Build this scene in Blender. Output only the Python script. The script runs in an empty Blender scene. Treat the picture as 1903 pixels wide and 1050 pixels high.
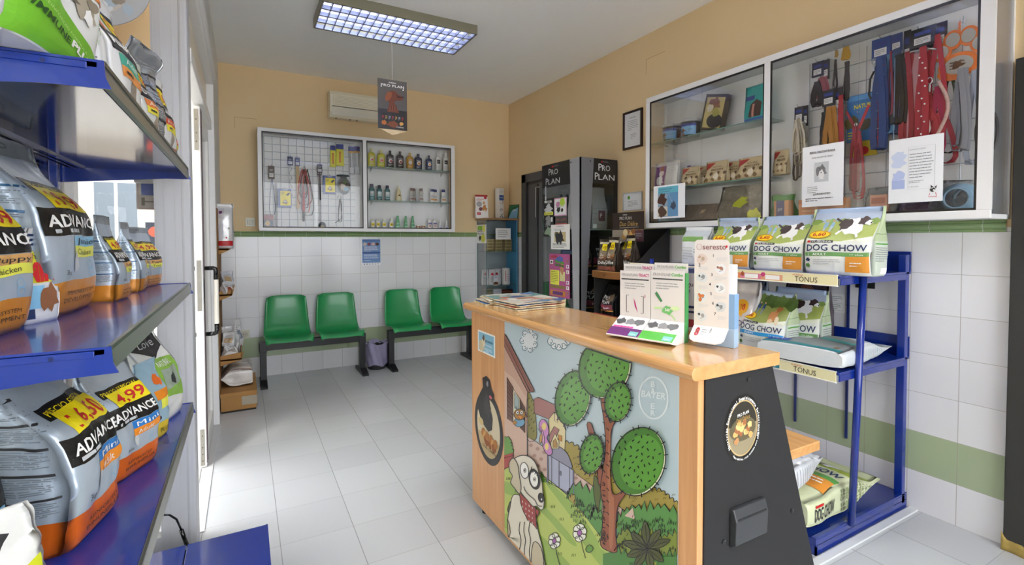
import bpy, bmesh, math, random
from math import sin, cos, pi, radians as rad, sqrt
from mathutils import Vector, Matrix, noise
from mathutils.geometry import tessellate_polygon
SC = bpy.context.scene; COL = SC.collection
random.seed(7)
# ---------------------------------------------------------------- camera (room corner = origin, back wall Y=0, right wall X=0)
CP = Vector((-2.9547, -5.4745, 1.3729)); YAW, PIT, ROL, FPX, SY = .5010, -.0283, -.0022, 908.22, -55.11
_cy, _sy = cos(YAW), sin(YAW)
_f = Vector((_sy*cos(PIT), _cy*cos(PIT), sin(PIT))); _r = Vector((_cy, -_sy, 0)); _u = _r.cross(_f)
CR = cos(ROL)*_r+sin(ROL)*_u; CU = -sin(ROL)*_r+cos(ROL)*_u; CF = _f
cd = bpy.data.cameras.new('camera'); cam = bpy.data.objects.new('camera', cd); COL.objects.link(cam)
cam.matrix_world = Matrix(((CR.x, CU.x, -CF.x, CP.x), (CR.y, CU.y, -CF.y, CP.y), (CR.z, CU.z, -CF.z, CP.z), (0, 0, 0, 1)))
cd.sensor_width = 36; cd.lens = FPX/1903*36; cd.shift_y = SY/1903; cd.clip_start = .02; cd.clip_end = 200
SC.camera = cam
# ---------------------------------------------------------------- world, sun, exposure
W = bpy.data.worlds.new('World'); SC.world = W; W.use_nodes = True
nt = W.node_tree; nt.nodes.clear()
bg = nt.nodes.new('ShaderNodeBackground'); wo = nt.nodes.new('ShaderNodeOutputWorld')
bg.inputs[0].default_value = (.93, .96, 1, 1); bg.inputs[1].default_value = 5.6
nt.links.new(bg.outputs[0], wo.inputs[0])
sd = bpy.data.lights.new('sun', 'SUN'); sd.energy = 2; sd.angle = rad(14); sd.color = (1, .95, .87)
sun = bpy.data.objects.new('sun', sd); COL.objects.link(sun)
sun.rotation_euler = Vector((.42, .75, -1)).to_track_quat('-Z', 'Y').to_euler(); sun.location = (-8, -8, 9)
SC.view_settings.view_transform = 'Standard'; SC.view_settings.look = 'None'
SC.view_settings.gamma = 1; SC.view_settings.use_curve_mapping = False; SC.view_settings.exposure = 0.66
SC.cycles.max_bounces = 10; SC.cycles.diffuse_bounces = 5; SC.cycles.glossy_bounces = 5; SC.cycles.transparent_max_bounces = 24
SC.cycles.transmission_bounces = 8; SC.cycles.sample_clamp_indirect = 6; SC.cycles.caustics_reflective = False; SC.cycles.caustics_refractive = False
LAMP_W = 12.5       # emission of the fluorescent tubes

def at(px, py, ax, v):
    """the point where the sight line of a photo pixel meets the plane ax=v"""
    d = CF+CR*((px-951.5)/FPX)-CU*((py-525-SY)/FPX)
    i = 'XYZ'.index(ax); return CP+d*((v-CP[i])/d[i])

# ---------------------------------------------------------------- materials
def lin(h):
    if not isinstance(h, str): return tuple(h)
    return tuple((lambda c: c/12.92 if c <= .04045 else ((c+.055)/1.055)**2.4)(int(h[i:i+2], 16)/255) for i in (0, 2, 4))
MATS = {}
def N(nt, typ, **kw):
    n = nt.nodes.new('ShaderNode'+typ)
    for k, v in kw.items(): setattr(n, k, v)
    return n
def math_(nt, op, a, b=None, c=None):
    n = N(nt, 'Math', operation=op)
    for i, x in enumerate((a, b, c)):
        if x is None: continue
        if isinstance(x, (int, float)): n.inputs[i].default_value = x
        else: nt.links.new(x, n.inputs[i])
    return n.outputs[0]
def mixc(nt, fac, a, b):
    n = N(nt, 'Mix', data_type='RGBA')
    for i, x in ((0, fac), (6, a), (7, b)):
        if isinstance(x, (int, float)): n.inputs[i].default_value = x
        elif isinstance(x, tuple): n.inputs[i].default_value = (*x[:3], 1)
        else: nt.links.new(x, n.inputs[i])
    return n.outputs[2]
def mat(col, rough=.5, metal=0., noise_=0., nscale=20., bump=0., bscale=30., coat=0., alpha=1., emit=0., name=None, spec=.5):
    key = (col, rough, metal, noise_, nscale, bump, bscale, coat, alpha, emit, name, spec)
    if key in MATS: return MATS[key]
    m = bpy.data.materials.new(name or ('mat_'+(col if isinstance(col, str) else 'c'))); m.use_nodes = True
    nt = m.node_tree; b = nt.nodes['Principled BSDF']; c = lin(col)
    b.inputs['Base Color'].default_value = (*c, 1); b.inputs['Roughness'].default_value = rough; b.inputs['Metallic'].default_value = metal; b.inputs['Specular IOR Level'].default_value = spec
    if coat: b.inputs['Coat Weight'].default_value = coat; b.inputs['Coat Roughness'].default_value = .06
    if alpha < 1: b.inputs['Alpha'].default_value = alpha
    if emit: b.inputs['Emission Color'].default_value = (*c, 1); b.inputs['Emission Strength'].default_value = emit
    if noise_ or bump:
        tc = N(nt, 'TexCoord')
    if noise_:
        n = N(nt, 'TexNoise'); n.inputs['Scale'].default_value = nscale; n.inputs['Detail'].default_value = 4
        nt.links.new(tc.outputs['Object'], n.inputs['Vector'])
        f = math_(nt, 'MULTIPLY_ADD', n.outputs[0], noise_*2, 1-noise_)
        mx = N(nt, 'Mix', data_type='RGBA', blend_type='MULTIPLY'); mx.inputs[0].default_value = 1; mx.inputs[6].default_value = (*c, 1)
        nt.links.new(f, mx.inputs[7]); nt.links.new(mx.outputs[2], b.inputs['Base Color'])
    if bump:
        n = N(nt, 'TexNoise'); n.inputs['Scale'].default_value = bscale; n.inputs['Detail'].default_value = 3
        nt.links.new(tc.outputs['Object'], n.inputs['Vector'])
        bp = N(nt, 'Bump'); bp.inputs['Strength'].default_value = bump; bp.inputs['Distance'].default_value = .01
        nt.links.new(n.outputs[0], bp.inputs['Height']); nt.links.new(bp.outputs[0], b.inputs['Normal'])
    MATS[key] = m; return m
def glass(tint='ffffff', refl=1., rough=.01, name='glass'):
    key = ('glass', tint, refl, rough)
    if key in MATS: return MATS[key]
    m = bpy.data.materials.new(name); m.use_nodes = True; nt = m.node_tree; nt.nodes.clear()
    o = N(nt, 'OutputMaterial'); t = N(nt, 'BsdfTransparent'); g = N(nt, 'BsdfGlossy'); fr = N(nt, 'Fresnel'); mx = N(nt, 'MixShader')
    t.inputs[0].default_value = (*lin(tint), 1); g.inputs['Roughness'].default_value = rough; fr.inputs[0].default_value = 1.45
    f = math_(nt, 'MULTIPLY', fr.outputs[0], refl)
    nt.links.new(f, mx.inputs[0]); nt.links.new(t.outputs[0], mx.inputs[1]); nt.links.new(g.outputs[0], mx.inputs[2]); nt.links.new(mx.outputs[0], o.inputs[0])
    MATS[key] = m; return m
def wood(c1, c2, rough=.35, axis=1, coat=.3, scale=1.):
    key = ('wood', c1, c2, rough, axis, scale)
    if key in MATS: return MATS[key]
    m = bpy.data.materials.new('wood'); m.use_nodes = True; nt = m.node_tree; b = nt.nodes['Principled BSDF']
    tc = N(nt, 'TexCoord'); mp = N(nt, 'Mapping'); s = [26*scale]*3; s[axis] = 1.3*scale; mp.inputs['Scale'].default_value = s
    nt.links.new(tc.outputs['Object'], mp.inputs[0])
    n = N(nt, 'TexNoise'); n.inputs['Scale'].default_value = 1.6; n.inputs['Detail'].default_value = 6; n.inputs['Distortion'].default_value = .6
    nt.links.new(mp.outputs[0], n.inputs['Vector'])
    f = math_(nt, 'MULTIPLY_ADD', n.outputs[0], 2.2, -.6)
    f = N_clamp(nt, f)
    nt.links.new(mixc(nt, f, lin(c1), lin(c2)), b.inputs['Base Color'])
    b.inputs['Roughness'].default_value = rough; b.inputs['Coat Weight'].default_value = coat; b.inputs['Coat Roughness'].default_value = .12
    MATS[key] = m; return m
def N_clamp(nt, s):
    n = N(nt, 'Clamp'); nt.links.new(s, n.inputs[0]); return n.outputs[0]
def grid_mask(nt, co, pitch, off, w):
    a = math_(nt, 'SUBTRACT', co, off); a = math_(nt, 'DIVIDE', a, pitch); a = math_(nt, 'FRACT', a)
    a = math_(nt, 'SUBTRACT', a, .5); a = math_(nt, 'ABSOLUTE', a); a = math_(nt, 'GREATER_THAN', a, .5-w/pitch/2); return a
def wall_mat(name, axis, pitch, off):
    m = bpy.data.materials.new(name); m.use_nodes = True; nt = m.node_tree; b = nt.nodes['Principled BSDF']
    tc = N(nt, 'TexCoord'); sp = N(nt, 'SeparateXYZ'); nt.links.new(tc.outputs['Object'], sp.inputs[0])
    z = sp.outputs[2]; h = sp.outputs[axis]
    gz = grid_mask(nt, z, .2, 0, .0022); gh = grid_mask(nt, h, pitch, off, .0028); g = math_(nt, 'MAXIMUM', gz, gh)
    # each tile a touch different
    fz = math_(nt, 'FLOOR', math_(nt, 'DIVIDE', z, .2)); fh = math_(nt, 'FLOOR', math_(nt, 'DIVIDE', math_(nt, 'SUBTRACT', h, off), pitch))
    cx = N(nt, 'CombineXYZ'); nt.links.new(fz, cx.inputs[0]); nt.links.new(fh, cx.inputs[1])
    wn = N(nt, 'TexWhiteNoise', noise_dimensions='3D'); nt.links.new(cx.outputs[0], wn.inputs['Vector'])
    tint = mixc(nt, wn.outputs[0], lin('e4e4e7'), lin('ebebed'))
    band = math_(nt, 'MULTIPLY', math_(nt, 'GREATER_THAN', z, .2), math_(nt, 'LESS_THAN', z, .4))
    c = mixc(nt, band, tint, lin('a9b795'))
    c = mixc(nt, math_(nt, 'MULTIPLY', g, .75), c, lin('a49c94'))
    ns = N(nt, 'TexNoise'); ns.inputs['Scale'].default_value = 1.2; ns.inputs['Detail'].default_value = 6; nt.links.new(tc.outputs['Object'], ns.inputs['Vector'])
    paint = mixc(nt, ns.outputs[0], lin('dfc497'), lin('e7cea5'))
    up = math_(nt, 'GREATER_THAN', z, 1.42)
    nt.links.new(mixc(nt, up, c, paint), b.inputs['Base Color'])
    nt.links.new(math_(nt, 'MULTIPLY_ADD', up, .62, .17), b.inputs['Roughness'])
    n2 = N(nt, 'TexNoise'); n2.inputs['Scale'].default_value = 2.5; nt.links.new(tc.outputs['Object'], n2.inputs['Vector'])
    hgt = math_(nt, 'SUBTRACT', math_(nt, 'MULTIPLY', n2.outputs[0], .5), g)
    bp = N(nt, 'Bump'); bp.inputs['Strength'].default_value = .25; bp.inputs['Distance'].default_value = .002
    nt.links.new(hgt, bp.inputs['Height']); nt.links.new(bp.outputs[0], b.inputs['Normal'])
    return m
def floor_mat():
    m = bpy.data.materials.new('floor_tiles'); m.use_nodes = True; nt = m.node_tree; b = nt.nodes['Principled BSDF']
    tc = N(nt, 'TexCoord'); sp = N(nt, 'SeparateXYZ'); nt.links.new(tc.outputs['Object'], sp.inputs[0])
    x, y = sp.outputs[0], sp.outputs[1]
    gx = grid_mask(nt, x, .3159, -2.833, .003); gy = grid_mask(nt, y, .3155, -2.139, .0025); 
    g = math_(nt, 'MAXIMUM', gx, math_(nt, 'MULTIPLY', gy, .55))
    fx = math_(nt, 'FLOOR', math_(nt, 'DIVIDE', math_(nt, 'ADD', x, 2.833), .3159)); fy = math_(nt, 'FLOOR', math_(nt, 'DIVIDE', math_(nt, 'ADD', y, 2.139), .3155))
    cx = N(nt, 'CombineXYZ'); nt.links.new(fx, cx.inputs[0]); nt.links.new(fy, cx.inputs[1])
    wn = N(nt, 'TexWhiteNoise', noise_dimensions='3D'); nt.links.new(cx.outputs[0], wn.inputs['Vector'])
    c = mixc(nt, wn.outputs[0], lin('c4c6c9'), lin('cdd0d2'))
    n3 = N(nt, 'TexNoise'); n3.inputs['Scale'].default_value = 120; n3.inputs['Detail'].default_value = 3; nt.links.new(tc.outputs['Object'], n3.inputs['Vector'])
    c = mixc(nt, math_(nt, 'MULTIPLY', n3.outputs[0], .3), c, lin('b3b7bb'))
    nt.links.new(mixc(nt, g, c, lin('858588')), b.inputs['Base Color'])
    b.inputs['Roughness'].default_value = .3
    bp = N(nt, 'Bump'); bp.inputs['Strength'].default_value = .3; bp.inputs['Distance'].default_value = .002
    nt.links.new(math_(nt, 'MULTIPLY', g, -1), bp.inputs['Height']); nt.links.new(bp.outputs[0], b.inputs['Normal'])
    return m

# ---------------------------------------------------------------- mesh collector
class MB:
    def __init__(s, T=None): s.v = []; s.f = []; s.mi = []; s.ms = []; s.T = T; s.sm = []
    def m(s, m):
        if isinstance(m, str): m = mat(m)
        if m not in s.ms: s.ms.append(m)
        return s.ms.index(m)
    def add(s, vs, fs, m, smooth=False):
        o = len(s.v); T = s.T
        for p in vs: p = Vector(p); s.v.append(T @ p if T else p)
        k = s.m(m)
        for f in fs: s.f.append([i+o for i in f]); s.mi.append(k); s.sm.append(smooth)
    def box(s, a, b, m, bev=0.):
        x0, y0, z0 = (min(a[i], b[i]) for i in range(3)); x1, y1, z1 = (max(a[i], b[i]) for i in range(3))
        if bev <= 0:
            s.add([(x0, y0, z0), (x1, y0, z0), (x1, y1, z0), (x0, y1, z0), (x0, y0, z1), (x1, y0, z1), (x1, y1, z1), (x0, y1, z1)],
                  [(0, 3, 2, 1), (4, 5, 6, 7), (0, 1, 5, 4), (1, 2, 6, 5), (2, 3, 7, 6), (3, 0, 4, 7)], m)
            return
        bm = bmesh.new(); bmesh.ops.create_cube(bm, size=1)
        for v in bm.verts: v.co = Vector(((x0+x1)/2+v.co.x*(x1-x0), (y0+y1)/2+v.co.y*(y1-y0), (z0+z1)/2+v.co.z*(z1-z0)))
        bmesh.ops.bevel(bm, geom=bm.edges[:], offset=min(bev, .49*min(x1-x0, y1-y0, z1-z0)), segments=2, affect='EDGES', profile=.5)
        s.add([v.co.copy() for v in bm.verts], [[v.index for v in f.verts] for f in bm.faces], m); bm.free()
    def prism(s, pts, ext, m, smooth=False):
        """closed polygon pts (3-D) extruded by vector ext"""
        n = len(pts); ext = Vector(ext); P = [Vector(p) for p in pts]
        s.add(P+[p+ext for p in P], [tuple(range(n))[::-1], tuple(range(n, 2*n))], m)
        o = len(s.v)-2*n; k = s.m(m)
        for i in range(n): j = (i+1) % n; s.f.append([o+i, o+j, o+n+j, o+n+i]); s.mi.append(k); s.sm.append(smooth)
    def cyl(s, p0, p1, r0, m, n=16, r1=None, cap=True):
        p0 = Vector(p0); p1 = Vector(p1); d = (p1-p0).normalized(); a = d.orthogonal().normalized(); b = d.cross(a); r1 = r0 if r1 is None else r1
        vs = [p0+(a*cos(2*pi*i/n)+b*sin(2*pi*i/n))*r0 for i in range(n)]+[p1+(a*cos(2*pi*i/n)+b*sin(2*pi*i/n))*r1 for i in range(n)]
        s.add(vs, [(i, (i+1) % n, n+(i+1) % n, n+i) for i in range(n)], m, True)
        if cap: s.add(vs, [tuple(range(n))[::-1], tuple(range(n, 2*n))], m)
    def tube(s, pts, r, m, n=8, flat=None):
        """round tube (or a flat strap when flat=(w,t)) along pts"""
        P = [Vector(p) for p in pts]; rings = []; ref = None
        for i, p in enumerate(P):
            d = (P[min(i+1, len(P)-1)]-P[max(i-1, 0)]).normalized()
            if ref is None: ref = d.orthogonal().normalized() if not flat else (Vector(flat[2]) if len(flat) > 2 else d.orthogonal())
            a = (ref-d*ref.dot(d))
            a = a.normalized() if a.length > 1e-6 else d.orthogonal().normalized(); b = d.cross(a)
            if not flat: ref = a
            rr = r[i] if isinstance(r, (list, tuple)) else r
            if flat: rings.append([p+a*(x*flat[0]/2)+b*(y*flat[1]/2) for x, y in ((-1, -1), (1, -1), (1, 1), (-1, 1))])
            else: rings.append([p+(a*cos(2*pi*k/n)+b*sin(2*pi*k/n))*rr for k in range(n)])
        nn = len(rings[0]); vs = [q for ring in rings for q in ring]; fs = []
        for i in range(len(P)-1):
            for k in range(nn): fs.append((i*nn+k, i*nn+(k+1) % nn, (i+1)*nn+(k+1) % nn, (i+1)*nn+k))
        fs += [tuple(range(nn))[::-1], tuple(range(len(vs)-nn, len(vs)))]
        s.add(vs, fs, m, not flat)
    def lathe(s, prof, c, m, n=24, axis='Z', ms=None, sx=1., sy=1.):
        c = Vector(c); vs = []; 
        for r, z in prof:
            for k in range(n):
                a = 2*pi*k/n; vs.append(c+Vector((r*cos(a)*sx, r*sin(a)*sy, z)))
        for i in range(len(prof)-1):
            mm = ms[i] if ms else m
            s_add = [(i*n+k, i*n+(k+1) % n, (i+1)*n+(k+1) % n, (i+1)*n+k) for k in range(n)]
            o = [vs[j] for j in range(i*n, (i+2)*n)]
            s.add(o, [tuple(x-i*n for x in f) for f in s_add], mm, True)
        if prof[-1][0] > 1e-4: s.add(vs[-n:], [tuple(range(n))], ms[-1] if ms else m)
        if prof[0][0] > 1e-4: s.add(vs[:n], [tuple(range(n))[::-1]], ms[0] if ms else m)
    def grid(s, fn, nu, nv, m, smooth=True, flip=False):
        vs = [fn(i/nu, j/nv) for j in range(nv+1) for i in range(nu+1)]; w = nu+1
        fs = [(j*w+i, j*w+i+1, (j+1)*w+i+1, (j+1)*w+i) for j in range(nv) for i in range(nu)]
        if flip: fs = [f[::-1] for f in fs]
        s.add(vs, fs, m, smooth)
    def sheet(s, fn, nu, nv, m, th=.002):
        """a thin closed slab following fn"""
        n = Vector((0, 0, 0)); e = 1e-3
        def off(u, v):
            a = Vector(fn(min(u+e, 1), v))-Vector(fn(max(u-e, 0), v)); b = Vector(fn(u, min(v+e, 1)))-Vector(fn(u, max(v-e, 0)))
            c = a.cross(b); c = c.normalized() if c.length > 1e-12 else Vector((0, 0, 1)); return Vector(fn(u, v))-c*th
        s.grid(fn, nu, nv, m); s.grid(off, nu, nv, m, flip=True)
        w = nu+1; o2 = len(s.v)-w*(nv+1); o1 = o2-w*(nv+1); k = s.m(m)
        edge = [i for i in range(w)]+[j*w+nu for j in range(1, nv+1)]+[nv*w+i for i in range(nu-1, -1, -1)]+[j*w for j in range(nv-1, 0, -1)]
        for q in range(len(edge)):
            a, b = edge[q], edge[(q+1) % len(edge)]; s.f.append([o1+b, o1+a, o2+a, o2+b]); s.mi.append(k); s.sm.append(False)
    def build(s, name, parent=None, bevel=0., loc=None, rot=None, weld=False, **tags):
        me = bpy.data.meshes.new(name); me.from_pydata([tuple(p) for p in s.v], [], s.f)
        for m in s.ms: me.materials.append(m)
        me.polygons.foreach_set('material_index', s.mi); me.polygons.foreach_set('use_smooth', s.sm); me.update()
        o = bpy.data.objects.new(name, me); COL.objects.link(o)
        if parent: o.parent = parent
        if loc is not None: o.location = loc
        if rot is not None: o.rotation_euler = rot
        if weld: o.modifiers.new('weld', 'WELD').merge_threshold = .0002
        if bevel:
            b = o.modifiers.new('bevel', 'BEVEL'); b.width = bevel; b.segments = 2; b.limit_method = 'ANGLE'; b.angle_limit = rad(40)
        tag(o, **tags); return o
def tag(o, label=None, cat=None, group=None, kind=None):
    if label: o['label'] = label
    if cat: o['category'] = cat
    if group: o['group'] = group
    if kind: o['kind'] = kind
    return o
def thing(name, label, cat, loc=(0, 0, 0), rz=0., group=None):
    o = bpy.data.objects.new(name, None); COL.objects.link(o); o.location = loc; o.rotation_euler = (0, 0, rz); o.empty_display_size = .05
    return tag(o, label, cat, group)
def dup(o, loc=None, rot=None, label=None, group=None, parent=None):
    c = o.copy(); COL.objects.link(c)
    if parent: c.parent = parent
    if loc is not None: c.location = loc
    if rot is not None: c.rotation_euler = rot
    if label: c['label'] = label
    if group: c['group'] = group
    for ch in list(o.children): dup(ch, parent=c)
    return c

# ---------------------------------------------------------------- flat artwork drawn through a mapping fn(u,v,layer)
_tc = {}
def text_mesh(s, bold, shear):
    k = (s, bold, shear)
    if k in _tc: return _tc[k]
    cu = bpy.data.curves.new('t', 'FONT'); cu.body = s; cu.size = 1; cu.offset = bold; cu.shear = shear; cu.resolution_u = 2; cu.fill_mode = 'BOTH'
    o = bpy.data.objects.new('t', cu); COL.objects.link(o)
    me = o.to_mesh(); vs = [(v.co.x, v.co.y) for v in me.vertices]; fs = [tuple(p.vertices) for p in me.polygons]
    o.to_mesh_clear(); bpy.data.objects.remove(o); bpy.data.curves.remove(cu)
    if not vs: vs = [(0, 0)]
    _tc[k] = (vs, fs, min(v[0] for v in vs), max(v[0] for v in vs), min(v[1] for v in vs), max(v[1] for v in vs)); return _tc[k]
class Art:
    def __init__(s, mb, fn, dl=.0008, maxlen=.02): s.mb = mb; s.fn = fn; s.dl = dl; s.ml = maxlen; s.rot = 0; s.org = (0, 0); s.sc = 1; s.n = 0
    def xf(s, x, y):
        if s.rot or s.org != (0, 0) or s.sc != 1:
            c, n = cos(s.rot), sin(s.rot); x, y = x*s.sc, y*s.sc; return (s.org[0]+x*c-y*n, s.org[1]+x*n+y*c)
        return (x, y)
    def tris(s, vs, fs, m, layer, split=True):
        V = [s.xf(*v) for v in vs]; F = [list(f) for f in fs]
        if split and s.ml:
            T = []
            for f in F:
                for i in range(1, len(f)-1): T.append((f[0], f[i], f[i+1]))
            cache = {}; out = []
            while T:
                t = T.pop(); L = [(math.dist(V[t[i]], V[t[(i+1) % 3]]), i) for i in range(3)]; d, i = max(L)
                if d <= s.ml or len(V) > 6000: out.append(t); continue
                a, b, c = t[i], t[(i+1) % 3], t[(i+2) % 3]; k = (min(a, b), max(a, b))
                if k not in cache: V.append(((V[a][0]+V[b][0])/2, (V[a][1]+V[b][1])/2)); cache[k] = len(V)-1
                q = cache[k]; T += [(a, q, c), (q, b, c)]
            F = out
        s.n += 1; e = layer*s.dl+(s.n % 12)*s.dl*.07
        s.mb.add([s.fn(x, y, e) for x, y in V], F, m, False)
    def poly(s, pts, m, layer=1):
        P = [Vector((x, y, 0)) for x, y in pts]
        area = sum(P[i].x*P[(i+1) % len(P)].y-P[(i+1) % len(P)].x*P[i].y for i in range(len(P)))
        if area < 0: P.reverse()
        s.tris([(p.x, p.y) for p in P], [list(t) for t in tessellate_polygon([P])], m, layer)
    def rect(s, x0, y0, x1, y1, m, layer=1): s.tris([(x0, y0), (x1, y0), (x1, y1), (x0, y1)], [(0, 1, 2, 3)], m, layer)
    def ell(s, cx, cy, rx, ry, m, layer=1, n=28, a=0., k0=0, k1=1):
        ca, sa = cos(a), sin(a); P = []
        for i in range(n+1 if k1-k0 < 1 else n):
            t = 2*pi*(k0+(k1-k0)*i/n); x, y = rx*cos(t), ry*sin(t); P.append((cx+x*ca-y*sa, cy+x*sa+y*ca))
        s.poly(P, m, layer)
    def line(s, pts, w, m, layer=2, closed=False):
        n = len(pts); L = []; R = []
        for i in range(n):
            p = pts[i]; a = pts[(i-1) % n] if closed or i else p; b = pts[(i+1) % n] if closed or i < n-1 else p
            dx, dy = b[0]-a[0], b[1]-a[1]; d = math.hypot(dx, dy) or 1; nx, ny = -dy/d*w/2, dx/d*w/2
            L.append((p[0]+nx, p[1]+ny)); R.append((p[0]-nx, p[1]-ny))
        V = L+R; F = [(i, (i+1) % n, n+(i+1) % n, n+i)[::-1] for i in range(n if closed else n-1)]
        s.tris(V, F, m, layer, split=False)
    def ring(s, cx, cy, rx, ry, w, m, layer=2, n=28, a=0., k0=0, k1=1):
        ca, sa = cos(a), sin(a); cl = k1-k0 >= 1
        P = [(cx+rx*cos(2*pi*(k0+(k1-k0)*i/n))*ca-ry*sin(2*pi*(k0+(k1-k0)*i/n))*sa, cy+rx*cos(2*pi*(k0+(k1-k0)*i/n))*sa+ry*sin(2*pi*(k0+(k1-k0)*i/n))*ca) for i in range(n if cl else n+1)]
        s.line(P, w, m, layer, cl)
    def text(s, t, x, y, h, m, w=None, al='l', layer=3, bold=0., shear=0., rot=0.):
        """cap height h, optional total width w, (x,y) = baseline start (or centre)"""
        vs, fs, x0, x1, y0, y1 = text_mesh(t, bold, shear)
        k = h/.70; kx = (w/(x1-x0)) if w else k
        ww = (x1-x0)*kx; ox = x-{'l': 0, 'c': ww/2, 'r': ww}[al]
        c, n = cos(rot), sin(rot); P = []
        for a, b in vs:
            dx, dy = (a-x0)*kx+(ox-x), b*k; P.append((x+dx*c-dy*n, y+dx*n+dy*c))
        s.tris(P, fs, m, layer, split=False)
    def para(s, x0, y0, x1, y1, n, m, layer=2, fill=.45, seed=1):
        r = random.Random(seed); st = (y1-y0)/n
        for i in range(n):
            y = y1-(i+.5)*st; e = x0+(x1-x0)*(1 if i < n-1 else r.uniform(.4, .8))*(r.uniform(.86, 1)); h = abs(st)*fill/2
            x = x0
            while x < e:
                q = min(e, x+(x1-x0)*r.uniform(.08, .3)); s.tris([(x, y-h), (q, y-h), (q, y+h), (x, y+h)], [(0, 1, 2, 3)], m, layer, split=False); x = q+(x1-x0)*.02
    def blob(s, cx, cy, r, m, layer=2, seed=0, n=14, jit=.35, sx=1., sy=1.):
        rr = random.Random(seed); s.poly([(cx+cos(2*pi*i/n)*r*sx*(1+rr.uniform(-jit, jit)), cy+sin(2*pi*i/n)*r*sy*(1+rr.uniform(-jit, jit))) for i in range(n)], m, layer)
def plane_fn(o, ud, vd):
    o = Vector(o); ud = Vector(ud); vd = Vector(vd); nn = ud.cross(vd).normalized()
    return lambda u, v, l: o+ud*u+vd*v+nn*l
# ---------------------------------------------------------------- pet food bags
def sstep(a, b, x): x = max(0, min(1, (x-a)/(b-a))); return x*x*(3-2*x)
class Bag:
    """standing pouch: front faces local -y. crimp: height of the flat top seam"""
    def __init__(s, W, D, H, seed=0, lean=0., skew=0., wr=.006, taper=.5, belly=.12, n=5, flop=0., narrow=0.):
        s.W, s.D, s.H, s.n = W, D, H, n; s.seed = seed; s.lean = lean; s.skew = skew; s.wr = wr; s.taper = taper; s.belly = belly; s.flop = flop; s.nar = narrow
    def ab(s, t):
        a = s.W/2*(1+.03*sin(pi*min(t, 1))-s.nar*sstep(.3, 1, t)); b = s.D/2*(1-sstep(s.taper, .93, t))*(1+s.belly*sin(pi*min(1, t/.7)))+.002
        if t < .06: k = .9+.1*sin(t/.06*pi/2); a *= .96+.04*sin(t/.06*pi/2); b *= k
        return a, b
    def warp(s, p, t):
        q = Vector(p)+Vector((s.seed*3.1, s.seed*1.7, 0)); k = s.wr*(.35+.65*sstep(.0, .25, t))*min(1, max(s.W, .12)/.22)
        d = noise.noise_vector(q*(2.1/max(s.W, .12)*1.1))*k+noise.noise_vector(q*(6.5/max(s.W, .12)))*k*.38
        x = p[0]+d.x*.5+s.skew*t*t; y = p[1]+d.y+s.lean*t*t+s.flop*sstep(.8, 1, t)+.0; z = p[2]+(d.z*.6 if t > .05 else 0)
        return Vector((x, y, max(z, 0)))
    def F(s, x, z, l=0., back=False):
        t = z/s.H; a, b = s.ab(t); q = max(-.95, min(.95, x/a)); y = -(b*(1-abs(q)**s.n)**(1/s.n)+l)
        return s.warp((x, -y if back else y, z), t)
    def S(s, sgn, y, z, l=0.):
        t = z/s.H; a, b = s.ab(t); r = max(-.95, min(.95, y/b if b > .004 else 0)); x = sgn*(a*(1-abs(r)**s.n)**(1/s.n)+l)
        g = sgn*-.16*min(b, s.D/2)*(1-abs(r))*sstep(.25, .6, t)
        return s.warp((x+g, b*r, z), t)
    def mesh(s, mb, zones, side=None, nv=34):
        """zones [(t_upto, material)] for front/back, side material zones likewise"""
        side = side or zones; ts = set(i/nv for i in range(nv+1))
        for zt in [q[0] for q in zones+side]: ts = set(x for x in ts if abs(x-zt) > .35/nv); ts.add(min(zt, 1))
        ts.add(0); ts = sorted(ts); q = [-.92+1.84*i/16 for i in range(17)]; r = [-.81+1.62*i/8 for i in range(9)]
        def pick(z, t):
            for a, m in z:
                if t <= a+1e-4: return m
            return z[-1][1]
        rows = []
        for t in ts:
            z = t*s.H; a, b = s.ab(t); row = []
            row += [s.F(a*k, z) for k in q]
            def side_pt(sg, k):
                x = sg*a*(1-abs(k)**s.n)**(1/s.n); g = sg*-.16*min(b, s.D/2)*(1-abs(k))*sstep(.25, .6, t); return s.warp((x+g, b*k, z), t)
            row += [side_pt(1, k) for k in r]
            row += [s.F(a*k, z, 0, True) for k in q[::-1]]
            row += [side_pt(-1, k) for k in r[::-1]]
            rows.append(row)
        n = len(rows[0]); V = [p for row in rows for p in row]; groups = {}
        for j in range(len(ts)-1):
            tm = (ts[j]+ts[j+1])/2
            for k in range(n):
                is_side = 16 <= k <= 25 or k >= 42
                groups.setdefault(pick(side if is_side else zones, tm), []).append((j*n+k, j*n+(k+1) % n, (j+1)*n+(k+1) % n, (j+1)*n+k))
        o = len(mb.v)
        for p in V: mb.v.append(mb.T @ p if mb.T else p)
        for m, fs in groups.items():
            k = mb.m(m)
            for f in fs: mb.f.append([i+o for i in f]); mb.mi.append(k); mb.sm.append(True)
        k = mb.m(zones[0][1]); mb.f.append([o+i for i in range(n)][::-1]); mb.mi.append(k); mb.sm.append(False)
        k = mb.m(zones[-1][1]); mb.f.append([o+len(V)-n+i for i in range(n)]); mb.mi.append(k); mb.sm.append(False)
    def front(s, mb, dl=.0009): return Art(mb, lambda u, v, l: s.F(u, v, l), dl, .015)
    def sideart(s, mb, sgn, dl=.0009): return Art(mb, lambda u, v, l: s.S(sgn, u*sgn, v, l), dl, .015)

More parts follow.
